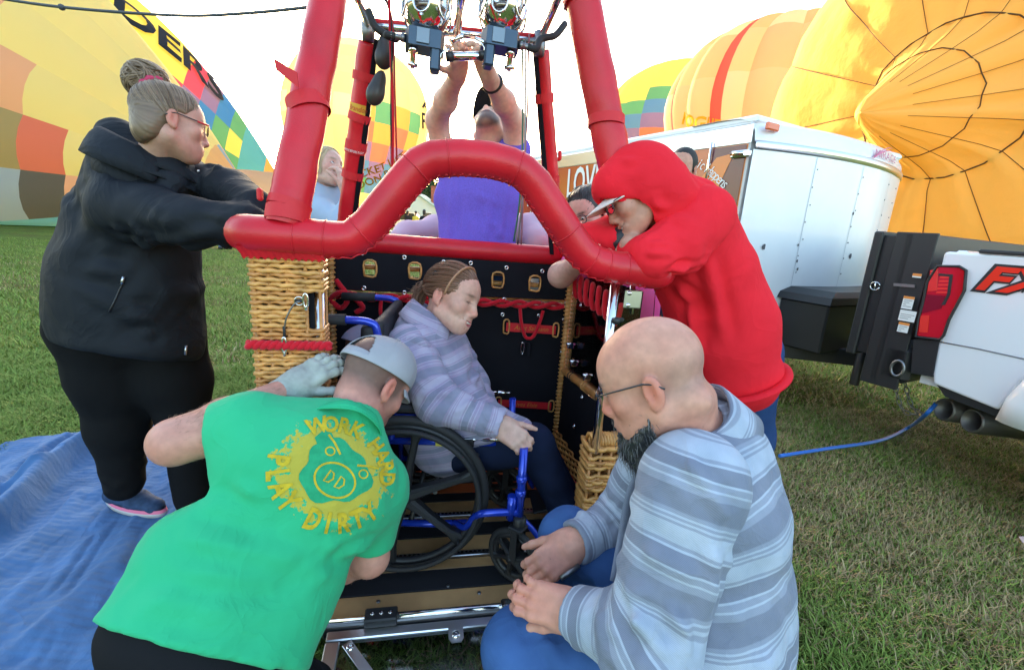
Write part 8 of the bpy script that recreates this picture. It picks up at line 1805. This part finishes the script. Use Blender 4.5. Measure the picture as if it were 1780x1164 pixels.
# ------------------------------------------------------------------ far people
def far_person(label, foot, hgt, shirt, legs, hairc, face, bend=0., vox=.02, hair_long=True):
    foot = np.array(foot, float); r_ = person(label, foot, None); k = hgt/1.72; f = nz(np.array([*face, 0])); l = np.cross(uz, f); hipp = foot+uz*.92*k; ch = hipp+(uz*.42*math.cos(bend)+f*.42*math.sin(bend))*k; hc_ = ch+(uz*.30*math.cos(bend*1.2)+f*.28*math.sin(bend*1.2))*k
    H_ = Head(hc_, f, uz, k); S = SDF(); H_.sdf(S, neck=ch+(hc_-ch)*.3); S.rc(hipp, ch, .09*k, .09*k, .05)
    for q in (-1, 1): w_ = hipp+l*q*.26*k+f*.12*k; S.rc(ch+l*q*.18*k, w_, .04*k, .03*k, .03); Hand(w_, -uz+f*.3, -l*q, 1, sc=k).sdf(S)
    V, Q = S.mesh(vox*.5); solid('body', V, Q, MSKIN, r_, cols=skin_cols(V, TONE, [H_]))
    S = SDF(); S.chain([hipp, ch], [.13*k, .12*k], .05, (l, 1.35))
    for q in (-1, 1): w_ = hipp+l*q*.26*k+f*.12*k; S.rc(ch+l*q*.16*k, w_+(ch-w_)*.12, .068*k, .05*k, .04)
    V, Q = S.mesh(vox); solid('jacket', V, Q, mat('far_jacket', shirt, .85), r_)
    S = SDF(); 
    for q in (-1, 1): S.chain([hipp+l*q*.08*k, foot+l*q*.11*k+uz*.5*k+f*.03, foot+l*q*.12*k+uz*.09*k], [.10*k, .07*k, .055*k], .03)
    V, Q = S.mesh(vox); solid('trousers', V, Q, mat('far_trousers', legs, .85), r_)
    for q in (-1, 1): c = foot+l*q*.12*k+uz*.045*k; S = SDF(); S.rc(c-f*.04, c+f*.14*k-uz*.01, .045*k, .035*k, .02); V, Q = S.mesh(vox*.6); solid('shoe', V, Q, MSH, r_)
    o = hair_cap(H_, r_, mat('far_hair', hairc, .6), cut=[((0, .10, -.035), (.10, .075, .09), .02), ((0, .04, -.12), (.10, .1, .06), .02)], vox=.01, extra=(lambda S: S.el(H_.p(0, -.07, -.06), np.array((.075, .05, .12))*k, H_.A, .03)) if hair_long else None)
    return r_
q = G(392, 433); far_person('dark haired person in brown holding the mouth of the lying balloon', q, 1.75, (.08, .05, .04), (.10, .14, .25), (.03, .02, .015), (-.8, .6), .35)
q = G(412, 436); far_person('person in tan trousers standing behind the black jacket sleeve on the field', q+np.array([.3, .6, 0]), 1.7, (.05, .06, .09), (.35, .30, .22), (.06, .04, .03), (-.9, .3), .3)
q = G(736, 425); far_person('long dark haired person in black standing far out on the field', q, 1.7, (.02, .02, .025), (.03, .03, .04), (.02, .012, .01), (-.2, 1), 0)
q = G(722, 414); far_person('person in a yellow vest standing far out on the field near the house', q, 1.7, (.75, .55, .08), (.05, .06, .1), (.05, .03, .02), (.2, 1), 0, .03, False)
q = G(708, 412); far_person('person in a dark coat far out on the field left of the yellow vest', q, 1.7, (.04, .03, .03), (.03, .03, .04), (.02, .015, .012), (.3, 1), 0, .03)
q = G(1524, 602); far_person('person in light jeans and black shoes standing behind the trailer tongue', q+np.array([.25, .3, 0]), 1.7, (.2, .25, .3), (.33, .40, .50), (.04, .03, .02), (-1, .5), 1.25)
q = T(1186, 296, 3.0); far_person('dark haired person with sunglasses standing between red hoodie and trailer', np.array([q[0], q[1], 0]), q[2]+.1, (.08, .08, .09), (.05, .06, .1), (.015, .012, .01), (-.6, -.8), 0, .016, False)
